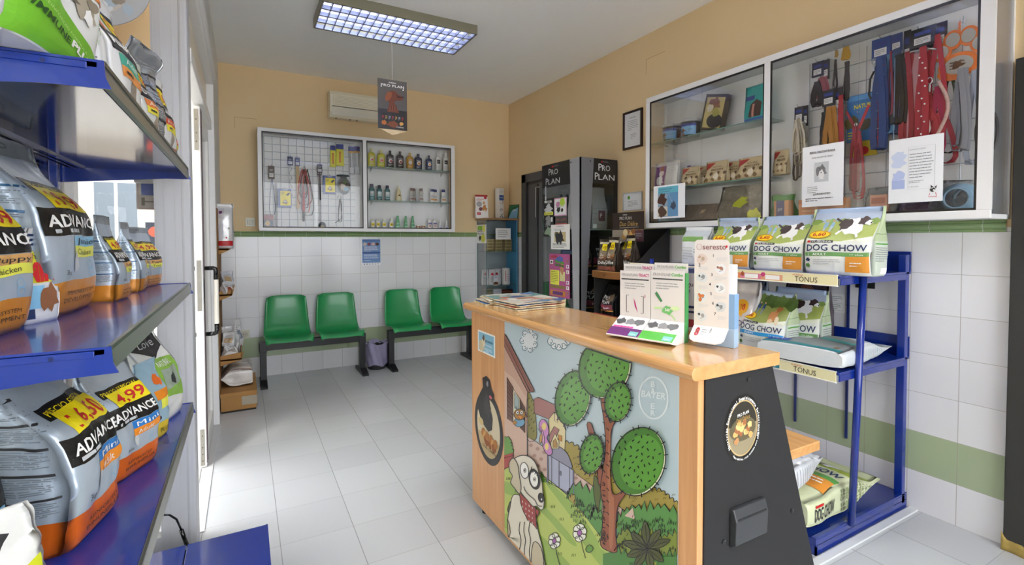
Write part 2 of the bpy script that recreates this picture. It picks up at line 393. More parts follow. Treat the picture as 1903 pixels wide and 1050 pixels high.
def foil(h, rough=.32, metal=.35, bump=.35): return mat(h, rough, metal, bump=bump, bscale=14, name='foil_'+h)
SILV, WHITE_F, BLACK_F = foil('b8c6d4'), foil('e9ecee', .35, .05), foil('17171a', .3, .1)
K = dict(black=mat('141414', .4), ink=mat('2b2b2e', .5), white=mat('f4f4f2', .4), yellow=mat('f2df12', .4), red=mat('c21b22', .4), orange=mat('e58a1f', .4),
         grey=mat('8e9296', .5), lgrey=mat('c3c7cb', .5), blue=mat('2a78c2', .4), lblue=mat('86bfe0', .4), green=mat('4e9c34', .4), lime=mat('8dc63f', .4),
         brown=mat('5b3a22', .5), navy=mat('23335c', .4), lyel=mat('e9ea5a', .4), tan=mat('d9a868', .5), purple=mat('6b2a6a', .4), pink=mat('d8589e', .4), dgreen=mat('2f6e35', .5),
         sky=mat('9cc3e6', .5), gold=mat('c8a24a', .4, .5), teal=mat('3fb0b4', .4), orange2=mat('d8661c', .4), cream=mat('efe6cf', .5), dgrey=mat('3a3c3e', .5))

def finish(mb, name, label, cat, group, pos, rz, rot=None):
    o = mb.build(name, label=label, cat=cat, group=group); o.location = pos; o.rotation_euler = rot or (0, 0, rz); return o

def adv_bag(label, pos, rz, W, D, H, base, price, stripe, sub, seed, weight='3kg', body=SILV, group='silver dry food bags on the left shelves', txt='ADVANCE', **kw):
    b = Bag(W, D, H, seed, **kw); mb = MB(); bm = foil(base, .3, .2)
    b.mesh(mb, [(.19, bm), (.9, body), (1, foil('8f979e', .3, .5))]); A = b.front(mb); hw = W/2
    if sub: A.text(sub[0], 0, .11*H, .022*H, K['ink'], W*.5, 'c'); A.text(sub[1], 0, .07*H, .024*H, K['ink'], W*.6, 'c')
    A.text(weight, -.30*W, .225*H, .028*H, K['ink'], None, 'l')
    # price flash, name plate, flavour bars
    A.rect(-.34*W, .69*H, .44*W, .755*H, K['black'], 1); A.text('PRECIO ESPECIAL', -.30*W, .705*H, .03*H, K['yellow'], .66*W, layer=2)
    A.rect(-.26*W, .60*H, .44*W, .715*H-.0*H, K['yellow'], 2); A.text(price, -.2*W, .62*H, .072*H, K['red'], .58*W, layer=4, bold=.015)
    A.rect(-.44*W, .45*H, .45*W, .60*H, K['black'], 1); A.text(txt, -.40*W, .50*H, .065*H, K['white'], .80*W, layer=3, bold=.02)
    A.para(-.36*W, .46*H, .40*W, .49*H, 1, K['lgrey'], 3, .7)
    A.rect(-.12*W, .385*H, .45*W, .445*H, K[stripe[0]], 1); A.text(stripe[2], -.06*W, .398*H, .035*H, K['ink' if stripe[0] != 'blue' else 'white'], .42*W)
    A.rect(-.12*W, .32*H, .45*W, .385*H, K[stripe[1]], 1); A.text(stripe[3], -.06*W, .335*H, .033*H, K['ink'] if stripe[1] == 'lyel' else K['white'], .3*W)
    for k in range(2): A.ring(.22*W, (.27-.0*k)*H if k == 0 else .225*H, .035*W, .035*W, .006*W, K['lblue'], 2, 16)
    A.blob(-.1*W, .29*H, .055*W, K['lgrey'], 2, seed, sx=.8, sy=1.4)
    if body is SILV: A.ring(.0, .955*H, .07*W, .012*H, .01*W, mat('5b6268', .4), 2, 18)
    for sg in (1, -1):
        S = b.sideart(mb, sg); hd = D*.40
        for i in range(5):
            y0 = (.22+i*.125)*H; S.rect(-hd, y0+.095*H, hd, y0+.108*H, mat('2c5d84', .5) if base == 'd98e33' else K['ink'], 2)
            S.para(-hd, y0, hd, y0+.09*H, 9, mat('7a848e', .5), 2, .5, seed+i)
    return finish(mb, 'pet_food_bag', label, 'pet food bag', group, pos, rz)
# ---------------------------------------------------------------- the room
H = 3.066; WL = -3.15; YF = -7.4
ceil = mat('fafafa', .8, noise_=.04, nscale=3)
mb = MB(); mb.box((-4.2, YF-.2, -.1), (.2, .2, 0), floor_mat()); mb.build('floor', kind='structure')
mb = MB(); mb.box((-4.2, YF-.2, H), (.2, .2, H+.12), ceil); mb.build('ceiling', kind='structure')
mb = MB(); mb.box((WL-.2, 0, 0), (.2, .2, H), wall_mat('wall_back_tiles', 0, .1976, -3.033)); mb.build('wall_back', kind='structure')
mb = MB(); mb.box((0, YF, 0), (.2, 0, H), wall_mat('wall_right_tiles', 1, .1976, -4.2804)); mb.build('wall_right', kind='structure')
paint = mat('e6c898', .8, noise_=.05, nscale=2)
fw = mat('e9e4d8', .8); mb = MB()
for a, b in (((-4.2, YF-.2, 0), (-3.3, YF, H)), ((-.35, YF-.2, 0), (0, YF, H)), ((-3.3, YF-.2, 0), (-.35, YF, .45)), ((-3.3, YF-.2, 2.7), (-.35, YF, H))): mb.box(a, b, fw)
mb.build('wall_front', kind='structure')
w = thing('window_2', None, None); w['kind'] = 'structure'; mb = MB()
for x in (-3.28, -2.3, -1.35, -.37): mb.box((x-.03, YF-.12, .45), (x+.03, YF-.06, 2.7), mat('e4e4e4', .35))
mb.build('window_frame', w); mb = MB(); mb.box((-3.3, YF-.095, .45), (-.35, YF-.09, 2.7), glass()); mb.build('pane', w)
white_al = mat('e4e4e4', .35, noise_=.02); whp = mat('bcbec3', .45)
# left wall: piece beside the display stand, the lintel over door and window, the far front piece
mb = MB()
mb.box((WL-.2, -1.235, 0), (WL, 0, H), mat('e2e2e0', .7))
mb.box((WL-.2, -2.84, 2.62), (WL, -1.235, H), mat('d6d6d4', .7))
mb.box((-3.62, YF, 2.06), (-3.5, -2.9, H), paint)
mb.box((-3.62, YF, 0), (-3.5, -2.9, .1), whp); mb.box((-3.62, YF, .1), (-3.5, -6.4, 2.06), whp)
mb.build('wall_left', kind='structure')
# white panelled pillar between shop window and door
mb = MB(); mb.box((-3.285, -2.95, 0), (-3.158, -2.84, H), whp); mb.box((-3.62, -2.95, 2.05), (-3.285, -2.84, H), paint); mb.box((-3.62, -2.95, 0), (-3.285, -2.84, .1), whp)
for x in (-3.278, -3.252, -3.212): mb.box((x-.002, -2.9515, 0), (x+.002, -2.949, H), mat('b9bbbe', .5))
mb.box((-3.19, -2.956, 0), (-3.155, -2.83, H), whp, .01)
mb.build('wall_pillar', kind='structure')
# shop window behind the left shelves
w = thing('window_1', None, None); w['kind'] = 'structure'; X = -3.56
mb = MB(); 
for y in (-2.97, -4.1, -5.25, -6.37): mb.box((X-.03, y-.03, .1), (X+.03, y+.03, 2.06), white_al)
for z in (.13, 2.03): mb.box((X-.03, -6.4, z-.03), (X+.03, -2.95, z+.03), white_al)
mb.build('window_frame', w)
mb = MB(); mb.box((X-.003, -6.35, .15), (X+.003, -2.98, 2.01), glass()); mb.build('pane', w)
mb = MB(); mb.box((-3.62, -2.90, .1), (-3.285, -2.896, 2.05), glass()); mb.build('pane', w)
# the glazed shop door (one leaf open outward, one leaf closed) with transom and beam
d = thing('door_1', None, None); d['kind'] = 'structure'
mb = MB()
mb.box((-3.20, -1.285, 0), (-3.135, -1.235, 2.62), white_al, .004); mb.box((-3.20, -2.84, 0), (-3.16, -2.80, 2.62), white_al)
mb.box((-3.21, -2.84, 2.17), (-3.15, -1.25, 2.235), white_al, .004); mb.box((-3.22, -2.84, 2.50), (-3.135, -1.25, 2.545), white_al, .006); mb.box((-3.23, -2.84, 2.545), (-3.12, -1.23, 2.62), white_al, .01)
mb.build('frame', d)
mb = MB(); mb.box((-3.185, -2.80, 2.235), (-3.179, -1.285, 2.5), mat('e6dcc8', .3)); mb.build('transom_pane', d)
leaf = MB(); L0, L1 = -2.05, -1.29
leaf.box((-3.212, L0, .01), (-3.172, L0+.085, 2.16), white_al, .004); leaf.box((-3.212, L1-.07, .01), (-3.172, L1, 2.16), white_al, .004)
leaf.box((-3.212, L0+.085, .01), (-3.172, L1-.07, .14), white_al); leaf.box((-3.212, L0+.085, 2.07), (-3.172, L1-.07, 2.16), white_al)
leaf.box((-3.172, L0+.03, .02), (-3.168, L0+.034, 2.15), mat('5a3f46', .5)); leaf.box((-3.172, L0+.087, .02), (-3.1695, L0+.091, 2.15), mat('444444', .5))
leaf.build('door_leaf', d)
mb = MB(); mb.box((-3.195, L0+.08, .13), (-3.189, L1-.06, 2.08), glass()); mb.build('pane', d)
mb = MB(); st = mat('9a968c', .4, .6, noise_=.2)
for z0, z1 in ((.02, .24), (1.9, 2.14), (.95, 1.25)): mb.box((-3.203, L0-.003, z0), (-3.181, L0, z1), st)
for z in (.05, .09, .13, .2, 1.95, 2.0, 2.08): mb.cyl((-3.192, L0-.006, z), (-3.192, L0-.002, z), .003, K['black'], 8)
mb.build('lock_plate', d)
blk = mat('101012', .2); 
for sx, xo, zz in ((1, -3.172, 0), (-1, -3.212, 0)):
    mb = MB(); xe = xo+sx*.062; yb = L0+.055; z0, z1 = .80, 1.20
    mb.tube([(xo, yb, z1), (xe-sx*.012, yb, z1), (xe-sx*.003, yb, z1-.004), (xe, yb, z1-.016), (xe, yb, z1-.07)], .0125, blk, 12)
    mb.tube([(xo, yb, z0), (xe-sx*.012, yb, z0), (xe-sx*.003, yb, z0+.004), (xe, yb, z0+.016), (xe, yb, z0+.06)], .0125, blk, 12)
    mb.cyl((xe, yb, z0+.06), (xe, yb, z1-.07), .0138, mat('e8e4d8', .3), 14)
    mb.build('door_handle', d)
mb = MB(); mb.box((-3.168, L0+.012, 1.0), (-3.166, L0+.028, 1.14), blk); mb.build('keyhole_plate', d)
# threshold strip
mb = MB(); mb.box((-3.20, -2.80, 0), (-3.14, -1.285, .006), mat('c9c9c9', .4)); mb.box((-3.215, -2.80, .006), (-3.2, -2.06, .012), mat('a9a9a6', .4)); mb.build('trim_3', kind='structure')
# green moulded tile trim
gt = mat('8fa878', .22)
def trim(name, p0, p1, nrm):
    p0 = Vector(p0); p1 = Vector(p1); n = Vector(nrm); mb = MB(); prof = [(0, 0), (.006, 0), (.008, .008), (.004, .012), (.013, .020), (.017, .028), (.013, .036), (.004, .042), (.009, .047), (.005, .054), (0, .054)]
    V = [[p+n*a+Vector((0, 0, b)) for a, b in prof] for p in (p0, p1)]; k = len(prof)
    mb.add(V[0]+V[1], [(i, i+1, k+i+1, k+i) for i in range(k-1)], gt); L = (p1-p0).length; q = int(L/.1976)
    for i in range(1, q+1):
        c = p0+(p1-p0).normalized()*(i*.1976-.03); e = (p1-p0).normalized()*.0012
        A, B = [c-e+n*(a+.0006)+Vector((0, 0, b)) for a, b in prof], [c+e+n*(a+.0006)+Vector((0, 0, b)) for a, b in prof]
        mb.add(A+B, [(i, i+1, k+i+1, k+i) for i in range(k-1)], mat('cdd0c6', .6))
    mb.build(name, kind='structure')
trim('trim_1', (-3.15, 0, 1.4), (0, 0, 1.4), (0, -1, 0)); trim('trim_2', (0, 0, 1.4), (0, -.37, 1.4), (-1, 0, 0)); trim('trim_8', (0, -1.42, 1.4), (0, -4.63, 1.4), (-1, 0, 0))
# far grey door in the right wall
dg = mat('4b4d50', .45); dg2 = mat('2f3134', .4)
d = thing('door_2', None, None); d['kind'] = 'structure'
mb = MB(); mb.box((-.03, -.47, 0), (0, -.37, 2.137), dg, .003); mb.box((-.03, -1.42, 0), (0, -1.32, 2.137), dg, .003); mb.box((-.03, -1.42, 2.04), (0, -.37, 2.137), dg, .003)
mb.box((-.012, -.50, 0), (0, -.47, 2.04), dg2); mb.box((-.012, -1.32, 2.01), (0, -.47, 2.04), dg2); mb.build('frame', d)
mb = MB(); mb.box((-.010, -.72, .01), (0, -.50, 2.01), mat('54565a', .4)); mb.box((-.016, -1.32, .01), (0, -.735, 2.01), mat('606367', .4), .003); mb.box((-.02, -.735, .01), (-.0, -.722, 2.0), blk); mb.build('door_leaf', d)
mb = MB(); mb.tube([(-.018, -.76, 1.96), (-.035, -.76, 1.96), (-.035, -.705, 1.96), (-.035, -.70, 1.62)], .004, white_al, 6); mb.build('closer_rod', d)
# near grey door casing at the right edge of the view
d = thing('door_3', None, None); d['kind'] = 'structure'
mb = MB(); cas = mat('2d2c29', .6, noise_=.1, nscale=6)
mb.box((-.045, -4.80, .05), (0, -4.655, 2.14), cas, .004); mb.box((-.045, -5.75, 2.03), (0, -4.80, 2.14), cas, .004); mb.box((-.045, -5.75, .05), (0, -5.62, 2.03), cas, .004)
mb.box((-.022, -5.62, .01), (0, -4.80, 2.03), dg); mb.build('frame', d)
mb = MB(); mb.sheet(lambda u, v: Vector((-.048+.004*sin(u*9), -4.65-u*.16, .0+v*(.052+.012*noise.noise(Vector((u*6, 0, 1)))+.03*max(0, 1-u*9)))), 16, 3, mat('a88f4a', .7, noise_=.5, nscale=30), .004); mb.build('worn_base', d)

# street outside
mb = MB(); mb.box((-14, -26, -.25), (-4.2, 9, -.12), mat('86827a', .9)); mb.build('ground', kind='structure')
mb = MB(); mb.box((-4.2, -16, -.2), (-3.62, 8, -.02), mat('cfcac0', .9)); mb.box((-3.62, -26, -.2), (6, YF-.2, -.02), mat('cfcac0', .9)); mb.build('pavement', kind='structure')
b = thing('building', 'pale street building seen through the shop window', 'building', (-11, -3, -.12))
mb = MB(); mb.box((-.6, -12, 0), (0, 12, 7.5), mat('cfc7b6', .9)); mb.box((0, -12, 0), (.04, 12, .9), mat('b7a99a', .9)); mb.build('wall', b)
for k in range(9):
    y = -11+k*2.6; mb = MB(); mb.box((0, y, 1.1), (.03, y+1.1, 2.7), mat('e9e9e4', .6)); mb.box((.03, y+.08, 1.18), (.04, y+.51, 2.62), mat('54616c', .2)); mb.box((.03, y+.59, 1.18), (.04, y+1.02, 2.62), mat('54616c', .2)); mb.build('window', b)
b = thing('building', 'pale end building closing the street beyond the shop window', 'building', (-8, 7, -.12))
mb = MB(); mb.box((-2.9, 0, 0), (5.5, .6, 8), mat('a39c8c', .9)); mb.box((-2.9, -.04, 0), (5.5, 0, 1.0), mat('6f675c', .9)); mb.box((-2.9, -.06, 3.3), (5.5, 0, 3.5), mat('b5ad9c', .9)); mb.build('wall', b)
for k in range(5): x = -2.4+k*1.6; mb = MB(); mb.box((x, -.03, 1.2), (x+.8, 0, 2.7), mat('9a9a94', .6)); mb.box((x+.06, -.04, 1.26), (x+.37, -.03, 2.64), mat('39434b', .2)); mb.box((x+.43, -.04, 1.26), (x+.74, -.03, 2.64), mat('39434b', .2)); mb.build('window', b)
# shop sign outside beside the window
sg = MB(); YS = -2.80; sx0 = at(254, 400, 'Y', YS).x; sx1 = -3.17; sz1 = at(260, 341, 'Y', YS).z+.03; sz0 = at(260, 389, 'Y', YS).z
sg.box((sx0, YS, sz0), (sx1, -2.78, sz1), mat('b9b1a6', .5)); sg.box((sx0, -2.845, sz1-.03), (sx1, YS, sz1-.01), mat('b9b9b4')); w_, hh = sx1-sx0, sz1-sz0
A = Art(sg, plane_fn((sx0, YS, sz0), (1, 0, 0), (0, 0, 1)), .0005, 0); A.line([(.006, .006), (w_-.006, .006), (w_-.006, hh-.006), (.006, hh-.006)], .004, mat('a8837b', .5), 1, True); A.rect(.018, .062, w_-.018, hh-.016, mat('55639c', .5), 1)
A.text("Hill's", .018, .018, .034, mat('77705f', .5), w_*.86, bold=.02)
sg.build('hanging_sign', label='cream framed sign with a navy field hanging outside beyond the window', cat='sign')
pb = MB(); p = at(270, 420, 'Y', -2.3); pb.box((p.x, -2.3, p.z-.21), (p.x+.2, -2.28, p.z+.02), mat('3c4352', .5)); A = Art(pb, plane_fn((p.x, -2.3, p.z-.21), (1, 0, 0), (0, 0, 1)))
A.ell(.05, .18, .038, .03, mat('e0634a', .5)); A.text('8', .1, .03, .08, K['white'], .06)
pb.box((p.x-.02, -2.28, -.1), (p.x+.02, -2.25, p.z-.1), mat('8a8a86'))
pb.build('street_poster', label='dark poster with an orange disc standing outside the shop window', cat='poster')
# ---------------------------------------------------------------- ceiling lights
def lamp(x0, x1, y0, y1, label, pw=1):
    cx, cy = (x0+x1)/2, (y0+y1)/2; t = thing('ceiling_light', label, 'ceiling light', (cx, cy, H), 0, 'fluorescent ceiling lights'); a, b = (x1-x0)/2, (y1-y0)/2
    al = mat('cfd2d6', .18, .9); hs = mat('8d8a78', .4, .3)
    mb = MB(); mb.box((-a, -b, -.012), (a, b, 0), hs)
    for s in (-1, 1): mb.box((-a, s*b-.004, -.07), (a, s*b+.004, 0), hs); mb.box((s*a-.004, -b, -.07), (s*a+.004, b, 0), hs)
    hs_ = mb.build('housing', t)
    mb = MB(); ref = mat('eef1f6', .3, 0.)
    mb.box((-a+.01, -b+.01, -.016), (a-.01, b-.01, -.0125), ref); mb.build('reflector', hs_)
    nb = 4; 
    for k in range(nb):
        y = -b+(k+.5)*2*b/nb; mb = MB(); mb.cyl((-a+.02, y, -.026), (a-.02, y, -.026), .008, mat('ffffff', .5, emit=LAMP_W*pw, name='tube_light'), 12); mb.build('fluorescent_tube', t)
    mb = MB(); zb, zt = -.068, -.036; lv = mat('8f98bd', .3, .2)
    for k in range(nb+1):
        y = -b+.006+(2*b-.012)*k/nb; mb.prism([(-a, y-.009, zb), (-a, y+.009, zb), (-a, y, zt)], (2*a, 0, 0), lv)
    nc = 18
    for k in range(nc+1):
        x = -a+.006+(2*a-.012)*k/nc; mb.prism([(x-.0035, -b, zb), (x+.0035, -b, zb), (x, -b, zt)], (0, 2*b, 0), lv)
    mb.build('louvre', t); return t
lamp(-2.46, -1.31, -1.90, -1.41, 'fluorescent ceiling light with a silver louvre, above the hanging banner', .45)
lamp(-2.3, -1.15, -4.1, -3.61, 'fluorescent ceiling light with a silver louvre, over the reception counter', 5.5)  # unseen fixture, added as fill light for the middle of the room
lamp(-2.3, -1.15, -6.5, -6.01, 'fluorescent ceiling light with a silver louvre, behind the viewer', 9)  # second added fixture, out of view, brightens the walls from behind the camera

# ---------------------------------------------------------------- hanging banner
def dog_head(A, x, y, s, c1, c2, c3, L=2, flip=1):
    q = lambda a, b: (x+flip*a*s, y+b*s)
    A.poly([q(-.5, -1), q(.55, -1), q(.35, -.5), q(.12, -.15), q(.3, .05), q(.75, .1), q(.95, .32), q(.9, .48), q(.5, .56), q(.3, .8), q(-.05, .88), q(-.35, .7), q(-.45, .2), q(-.3, -.3)], c1, L)
    A.poly([q(-.42, .75), q(-.05, .7), q(-.1, .3), q(-.35, -.05), q(-.62, -.1), q(-.66, .3)], c2, L+1)
    A.poly([q(.35, .5), q(.8, .42), q(.84, .34), q(.4, .3)], c3, L+1); A.ell(*q(.9, .42), .07*s, .06*s, K['black'], L+2, 10); A.ell(*q(.38, .55), .045*s, .04*s, K['black'], L+2, 10)
    for k in range(6): A.line([q(-.3+k*.12, -.95+.05*k), q(-.18+k*.09, -.5+.04*k)], .05*s, (c2, c3)[k % 2], L+1)
mb = MB(); bx0, bx1, bz0, bz1, by = -1.987, -1.747, 2.276, 2.68, -1.45
mb.box((bx0, by-.001, bz0), (bx1, by+.001, bz1), mat('55504c', .35)); 
mb.prism([(bx0+.01, by+.002, bz0), (bx1, by+.002, bz0+.0), ((bx0+bx1)/2, by+.002, bz0-.045)], (0, .001, 0), mat('e6cfa8', .6))
A = Art(mb, plane_fn((bx0, by-.001, bz0), (1, 0, 0), (0, 0, 1)), .0006, 0); w_, h_ = .24, .404
A.rect(0, 0, w_, .40*h_, mat('1d1816', .3)); A.text('PURINA', .09, .375, .009, K['white'], .06, bold=.02); A.text('PRO PLAN', .025, .345, .020, K['white'], .19, bold=.01)
for q in ((.028, .342), (.208, .334)): A.ell(*q, .006, .006, K['white'], 2, 8)
dog_head(A, .12, .235, .095, mat('6b3018', .4), mat('8a4a2a', .4), mat('3c1a0e', .4))
for k in range(7):
    A.rect(.03+k*.027, .075, .050+k*.027, .135, K['black'], 2); A.para(.032+k*.027, .08, .048+k*.027, .11, 3, mat(('a9323a', 'c9a15c', '9aa4b0')[k % 3], .5), 3, .6, k)
A.blob(.05, .05, .02, mat('b5692d', .5), 2, 3); A.blob(.12, .045, .025, mat('7a3f1d', .5), 2, 4, sx=2); A.blob(.19, .05, .016, mat('d29b50', .5), 2, 5); A.text('PURINA', .15, .018, .010, K['white'], .06)
A.rect(-.002, -.002, .0, h_, K['dgrey']); root = mb.build('hanging_banner', label='dark dog food banner with a brown dog hanging from the ceiling light on a string', cat='banner')
mb = MB(); mb.cyl((-1.866, -1.446, bz1), (-1.862, -1.42, 2.998), .0012, mat('e8e6e0', .5), 6); mb.build('string', root)

# ---------------------------------------------------------------- air conditioner
t = thing('air_conditioner', 'cream wall mounted air conditioner above the back display cabinet', 'air conditioner', (-1.765, 0, 2.64)); ac = mat('f0e8d0', .5)
mb = MB(); w2 = .40
sec = [(0, .0), (-.10, 0), (-.155, .045), (-.172, .11), (-.17, .22), (-.14, .262), (0, .27)]
mb.prism([(-w2, y, z) for y, z in sec], (2*w2, 0, 0), ac, False); mb.build('body', t, .006)
mb = MB(); mb.box((-w2+.03, -.1775, .105), (w2-.03, -.171, .225), mat('efe6cc', .5), .003)
for k in range(7): mb.box((-w2+.05, -.179, .12+k*.014), (w2-.05, -.1775, .124+k*.014), mat('cfc8b4', .5))
fg_ = mb.build('front_grille', t)
mb = MB(); mb.prism([(-w2+.02, -.178, .096), (-w2+.02, -.182, .092), (-w2+.02, -.140, .018), (-w2+.02, -.132, .022)], (2*w2-.04, 0, 0), mat('e6e1d0', .4)); mb.box((-w2+.02, -.176, .097), (w2-.02, -.172, .102), K['dgrey']); mb.build('air_flap', t)
mb = MB(); A = Art(mb, plane_fn((-w2, -.1772, 0), (1, 0, 0), (0, 0, 1)), .0006, 0); A.para(.09, .088, .15, .105, 1, K['grey'], 3, .5); mb.build('badge', fg_)
for x in (-.33, -.19, -.12): mb = MB(); mb.lathe([(.001, -.012), (.007, -.009), (.008, 0)], (x, -.09, 0), mat('6b5a44', .6), 8); mb.build('underside_screw', t)

# ---------------------------------------------------------------- framed papers, poster, switches
def plate(name, label, cat, x, z, w, h, rz=0, y=0, socket=False):
    mb = MB(); mb.box((-w/2, -.010, -h/2), (w/2, 0, h/2), mat('d6d2c2', .35), .003)
    if socket: mb.cyl((0, -.0105, 0), (0, -.0125, 0), .03, mat('c4bfae', .4), 20); mb.cyl((-.01, -.0127, 0), (-.01, -.0135, 0), .004, K['black'], 8); mb.cyl((.01, -.0127, 0), (.01, -.0135, 0), .004, K['black'], 8)
    else: mb.box((-w*.32, -.014, -h*.3), (w*.32, -.010, h*.3), mat('cbc7b6', .35), .002)
    o = mb.build(name, label=label, cat=cat); o.location = (x, y, z); o.rotation_euler = (0, 0, rz)
plate('light_switch', 'square cream light switch on the tan back wall', 'light switch', -2.90, 1.545, .085, .085)
plate('wall_socket', 'cream power socket low on the back wall beside the display stand', 'power socket', -2.965, .44, .085, .085, socket=True)
mb = MB(); mb.box((0, -.0015, 0), (.196, 0, .288), mat('eef0f4', .5)); A = Art(mb, plane_fn((0, -.0015, 0), (1, 0, 0), (0, 0, 1)), .0005, 0)
A.rect(.0, .03, .196, .288, mat('6f94c8', .5)); A.rect(.0, .262, .196, .288, mat('4f78b4', .5))
for k, c in enumerate(('c9c2bf', '8e4a62', 'd9b7a8', '5a3b3b')): A.blob(.03+k*.045, .235, .018, mat(c, .6), 2, k, sx=1.1)
A.rect(0, .13, .196, .15, mat('35599c', .5), 2)
A.para(.02, .155, .176, .21, 5, K['white'], 2, .35); A.para(.02, .05, .176, .125, 6, mat('dfe8f6', .5), 2, .35); A.rect(0, .066, .196, .072, mat('4f78b4', .5), 2)
for k in range(6): A.blob(.02+k*.03, .015, .006, K['ink'] if k < 2 else K['grey'], 1, k)
o = mb.build('wall_poster', label='small blue poster taped to the white tiles below the back cabinet', cat='poster'); o.location = (-1.825, 0, 1.085)
def framed(name, label, y, z, w, h, rim, rimc, rollx=0., px=-.002, green=False):
    t = thing(name, label, 'picture frame', (-.001, y, z), -pi/2); mb = MB(); d = .018
    for a, b in (((-w/2, -d, -h/2), (-w/2+rim, 0, h/2)), ((w/2-rim, -d, -h/2), (w/2, 0, h/2)), ((-w/2+rim, -d, -h/2), (w/2-rim, 0, -h/2+rim)), ((-w/2+rim, -d, h/2-rim), (w/2-rim, 0, h/2))): mb.box(a, b, mat(rimc, .35), .002)
    mb.build('frame', t)
    mb = MB(); mb.box((-w/2+rim, -.008, -h/2+rim), (w/2-rim, 0, h/2-rim), mat('e6e8ec', .4)); A = Art(mb, plane_fn((0, -.008, 0), (1, 0, 0), (0, 0, 1)), .0006, 0)
    A.line([(-w*.36, -h*.38), (w*.36, -h*.38), (w*.36, h*.38), (-w*.36, h*.38)], .002, K['lgrey'], 1, True)
    if green: A.ell(-w*.2, h*.22, .016, .016, K['green'], 2); A.para(-w*.25, -h*.3, w*.3, h*.05, 5, K['grey'], 2, .3)
    else: A.text('DIPLOMA', 0, h*.3, .012, K['ink'], w*.3, 'c', 2); A.para(-w*.28, -h*.02, w*.28, h*.26, 6, K['grey'], 2, .25); A.para(-w*.1, -h*.25, w*.2, -h*.1, 4, K['ink'], 2, .18, 5)
    mb.build('paper', t); return t
f1 = framed('framed_certificate', 'white certificate in a dark brown frame left of the right wall cabinet', -2.262, 2.312, .235, .325, .018, '2c1a14')
f2 = framed('framed_certificate', 'small certificate in a thin silver frame above the dark chocolate coloured food display', -2.265, 1.695, .235, .16, .008, 'bfc0bd', green=True)
# faint plastered-over box covers on the walls
mb = MB()
for p0, p1 in (((-3.02, -.001, 2.56), (-2.83, 0, 2.563)), ((-3.02, -.001, 2.45), (-3.017, 0, 2.56))): mb.box(p0, p1, mat('b09468', .8))
mb.build('trim_4', kind='structure')
mb = MB(); mb.box((-.001, -2.41, 2.86), (0, -2.62, 2.863), mat('b09468', .8)); mb.box((-.001, -2.41, 2.74), (0, -2.413, 2.86), mat('b09468', .8)); mb.build('trim_5', kind='structure')

# ---------------------------------------------------------------- wall display cabinets
alw = mat('e9e9ea', .3); gask = mat('17130f', .4); backp = mat('eef0f0', .5)
def cabinet(label, loc, rz, w, z0, z1, dep, mull, shelves, end_glass, group='wall display cabinets', fr=.034):
    t = thing('display_cabinet', label, 'display cabinet', loc, rz, group); d = -dep
    mb = MB(); mb.box((0, -.006, z0+.02), (w, 0, z1-.02), backp); mb.build('back_panel', t)
    mb = MB(); mb.box((0, d, z0), (w, 0, z0+.02), alw); mb.build('bottom_panel', t)
    mb = MB(); mb.box((0, d, z1-.018), (w, 0, z1), mat('c5c8cb', .35)); mb.build('top_panel', t)
    mb = MB(); mb.box((0, d-.012, z0), (w, d, z0+fr), alw, .004); mb.box((0, d-.012, z1-fr), (w, d, z1), alw, .004)
    mb.box((0, d-.012, z0+fr), (fr, d, z1-fr), alw); mb.box((w-fr-.01, d-.012, z0+fr), (w, d+.0, z1-fr), alw); mb.box((mull-.018, d-.012, z0+fr), (mull+.018, d, z1-fr), alw)
    for x in (.0, w-.012): mb.box((x, -.018, z0+.02), (x+.012, -.006, z1-.018), alw)
    for a, b in ((fr, mull-.018), (mull+.018, w-fr-.01)):
        for q in (((a, d-.008, z0+fr), (a+.010, d-.004, z1-fr)), ((b-.010, d-.008, z0+fr), (b, d-.004, z1-fr)), ((a+.01, d-.008, z0+fr), (b-.01, d-.004, z0+fr+.010)), ((a+.01, d-.008, z1-fr-.012), (b-.01, d-.004, z1-fr))): mb.box(*q, gask)
    mb.build('frame', t)
    for a, b in ((fr+.01, mull-.028), (mull+.028, w-fr-.02)):
        mb = MB(); c = (a+b)/2; mb.box((a, d-.007, z0+fr+.01), (c+.02, d-.004, z1-fr-.012), glass('ffffff', .45)); mb.build('sliding_pane', t)
        mb = MB(); mb.box((c-.0, d+.002, z0+fr+.01), (b, d+.005, z1-fr-.012), glass('ffffff', .45)); mb.build('sliding_pane', t)
    for x in (.004, w-.008):
        mb = MB(); mb.box((x, d, z0+.02), (x+.004, -.018, z1-.018), glass('ffffff', .5)); mb.build('side_pane', t)
    for (a, b, z) in shelves:
        mb = MB(); mb.box((a, d+.02, z-.006), (b, -.008, z), glass('f4faf7', .6)); mb.box((a, d+.019, z-.006), (b, d+.02, z), mat('6d9c8c', .2)); gs = mb.build('glass_shelf', t)
        for x in (a+.08, b-.08): mb = MB(); mb.prism([(x, -.008, z-.006), (x, -.008, z-.05), (x, -.11, z-.006)], (.006, 0, 0), alw); mb.build('shelf_bracket', gs)
    return t
def wire_grid(t, x0, x1, z0, z1, st=.075, y=-.02):
    mb = MB(); g = mat('b4bac4', .35, .2); x = x0
    while x <= x1+1e-3: mb.cyl((x, y, z0), (x, y, z1), .0024, g, 6); x += st
    z = z0
    while z <= z1+1e-3: mb.cyl((x0, y-.003, z), (x1, y-.003, z), .0024, g, 6); z += st
    mb.build('wire_grid', t)
BW, BM = 2.01, .998
cb = cabinet('white framed glass cabinet of grooming goods hanging on the back wall', (-2.83, 0, 0), 0, BW, 1.455, 2.445, .2, BM, [(BM+.02, BW-.02, 2.153), (BM+.02, BW-.02, 1.794)], False)
wire_grid(cb, .06, .93, 1.50, 2.40)
RW, RM = 2.01, 1.0
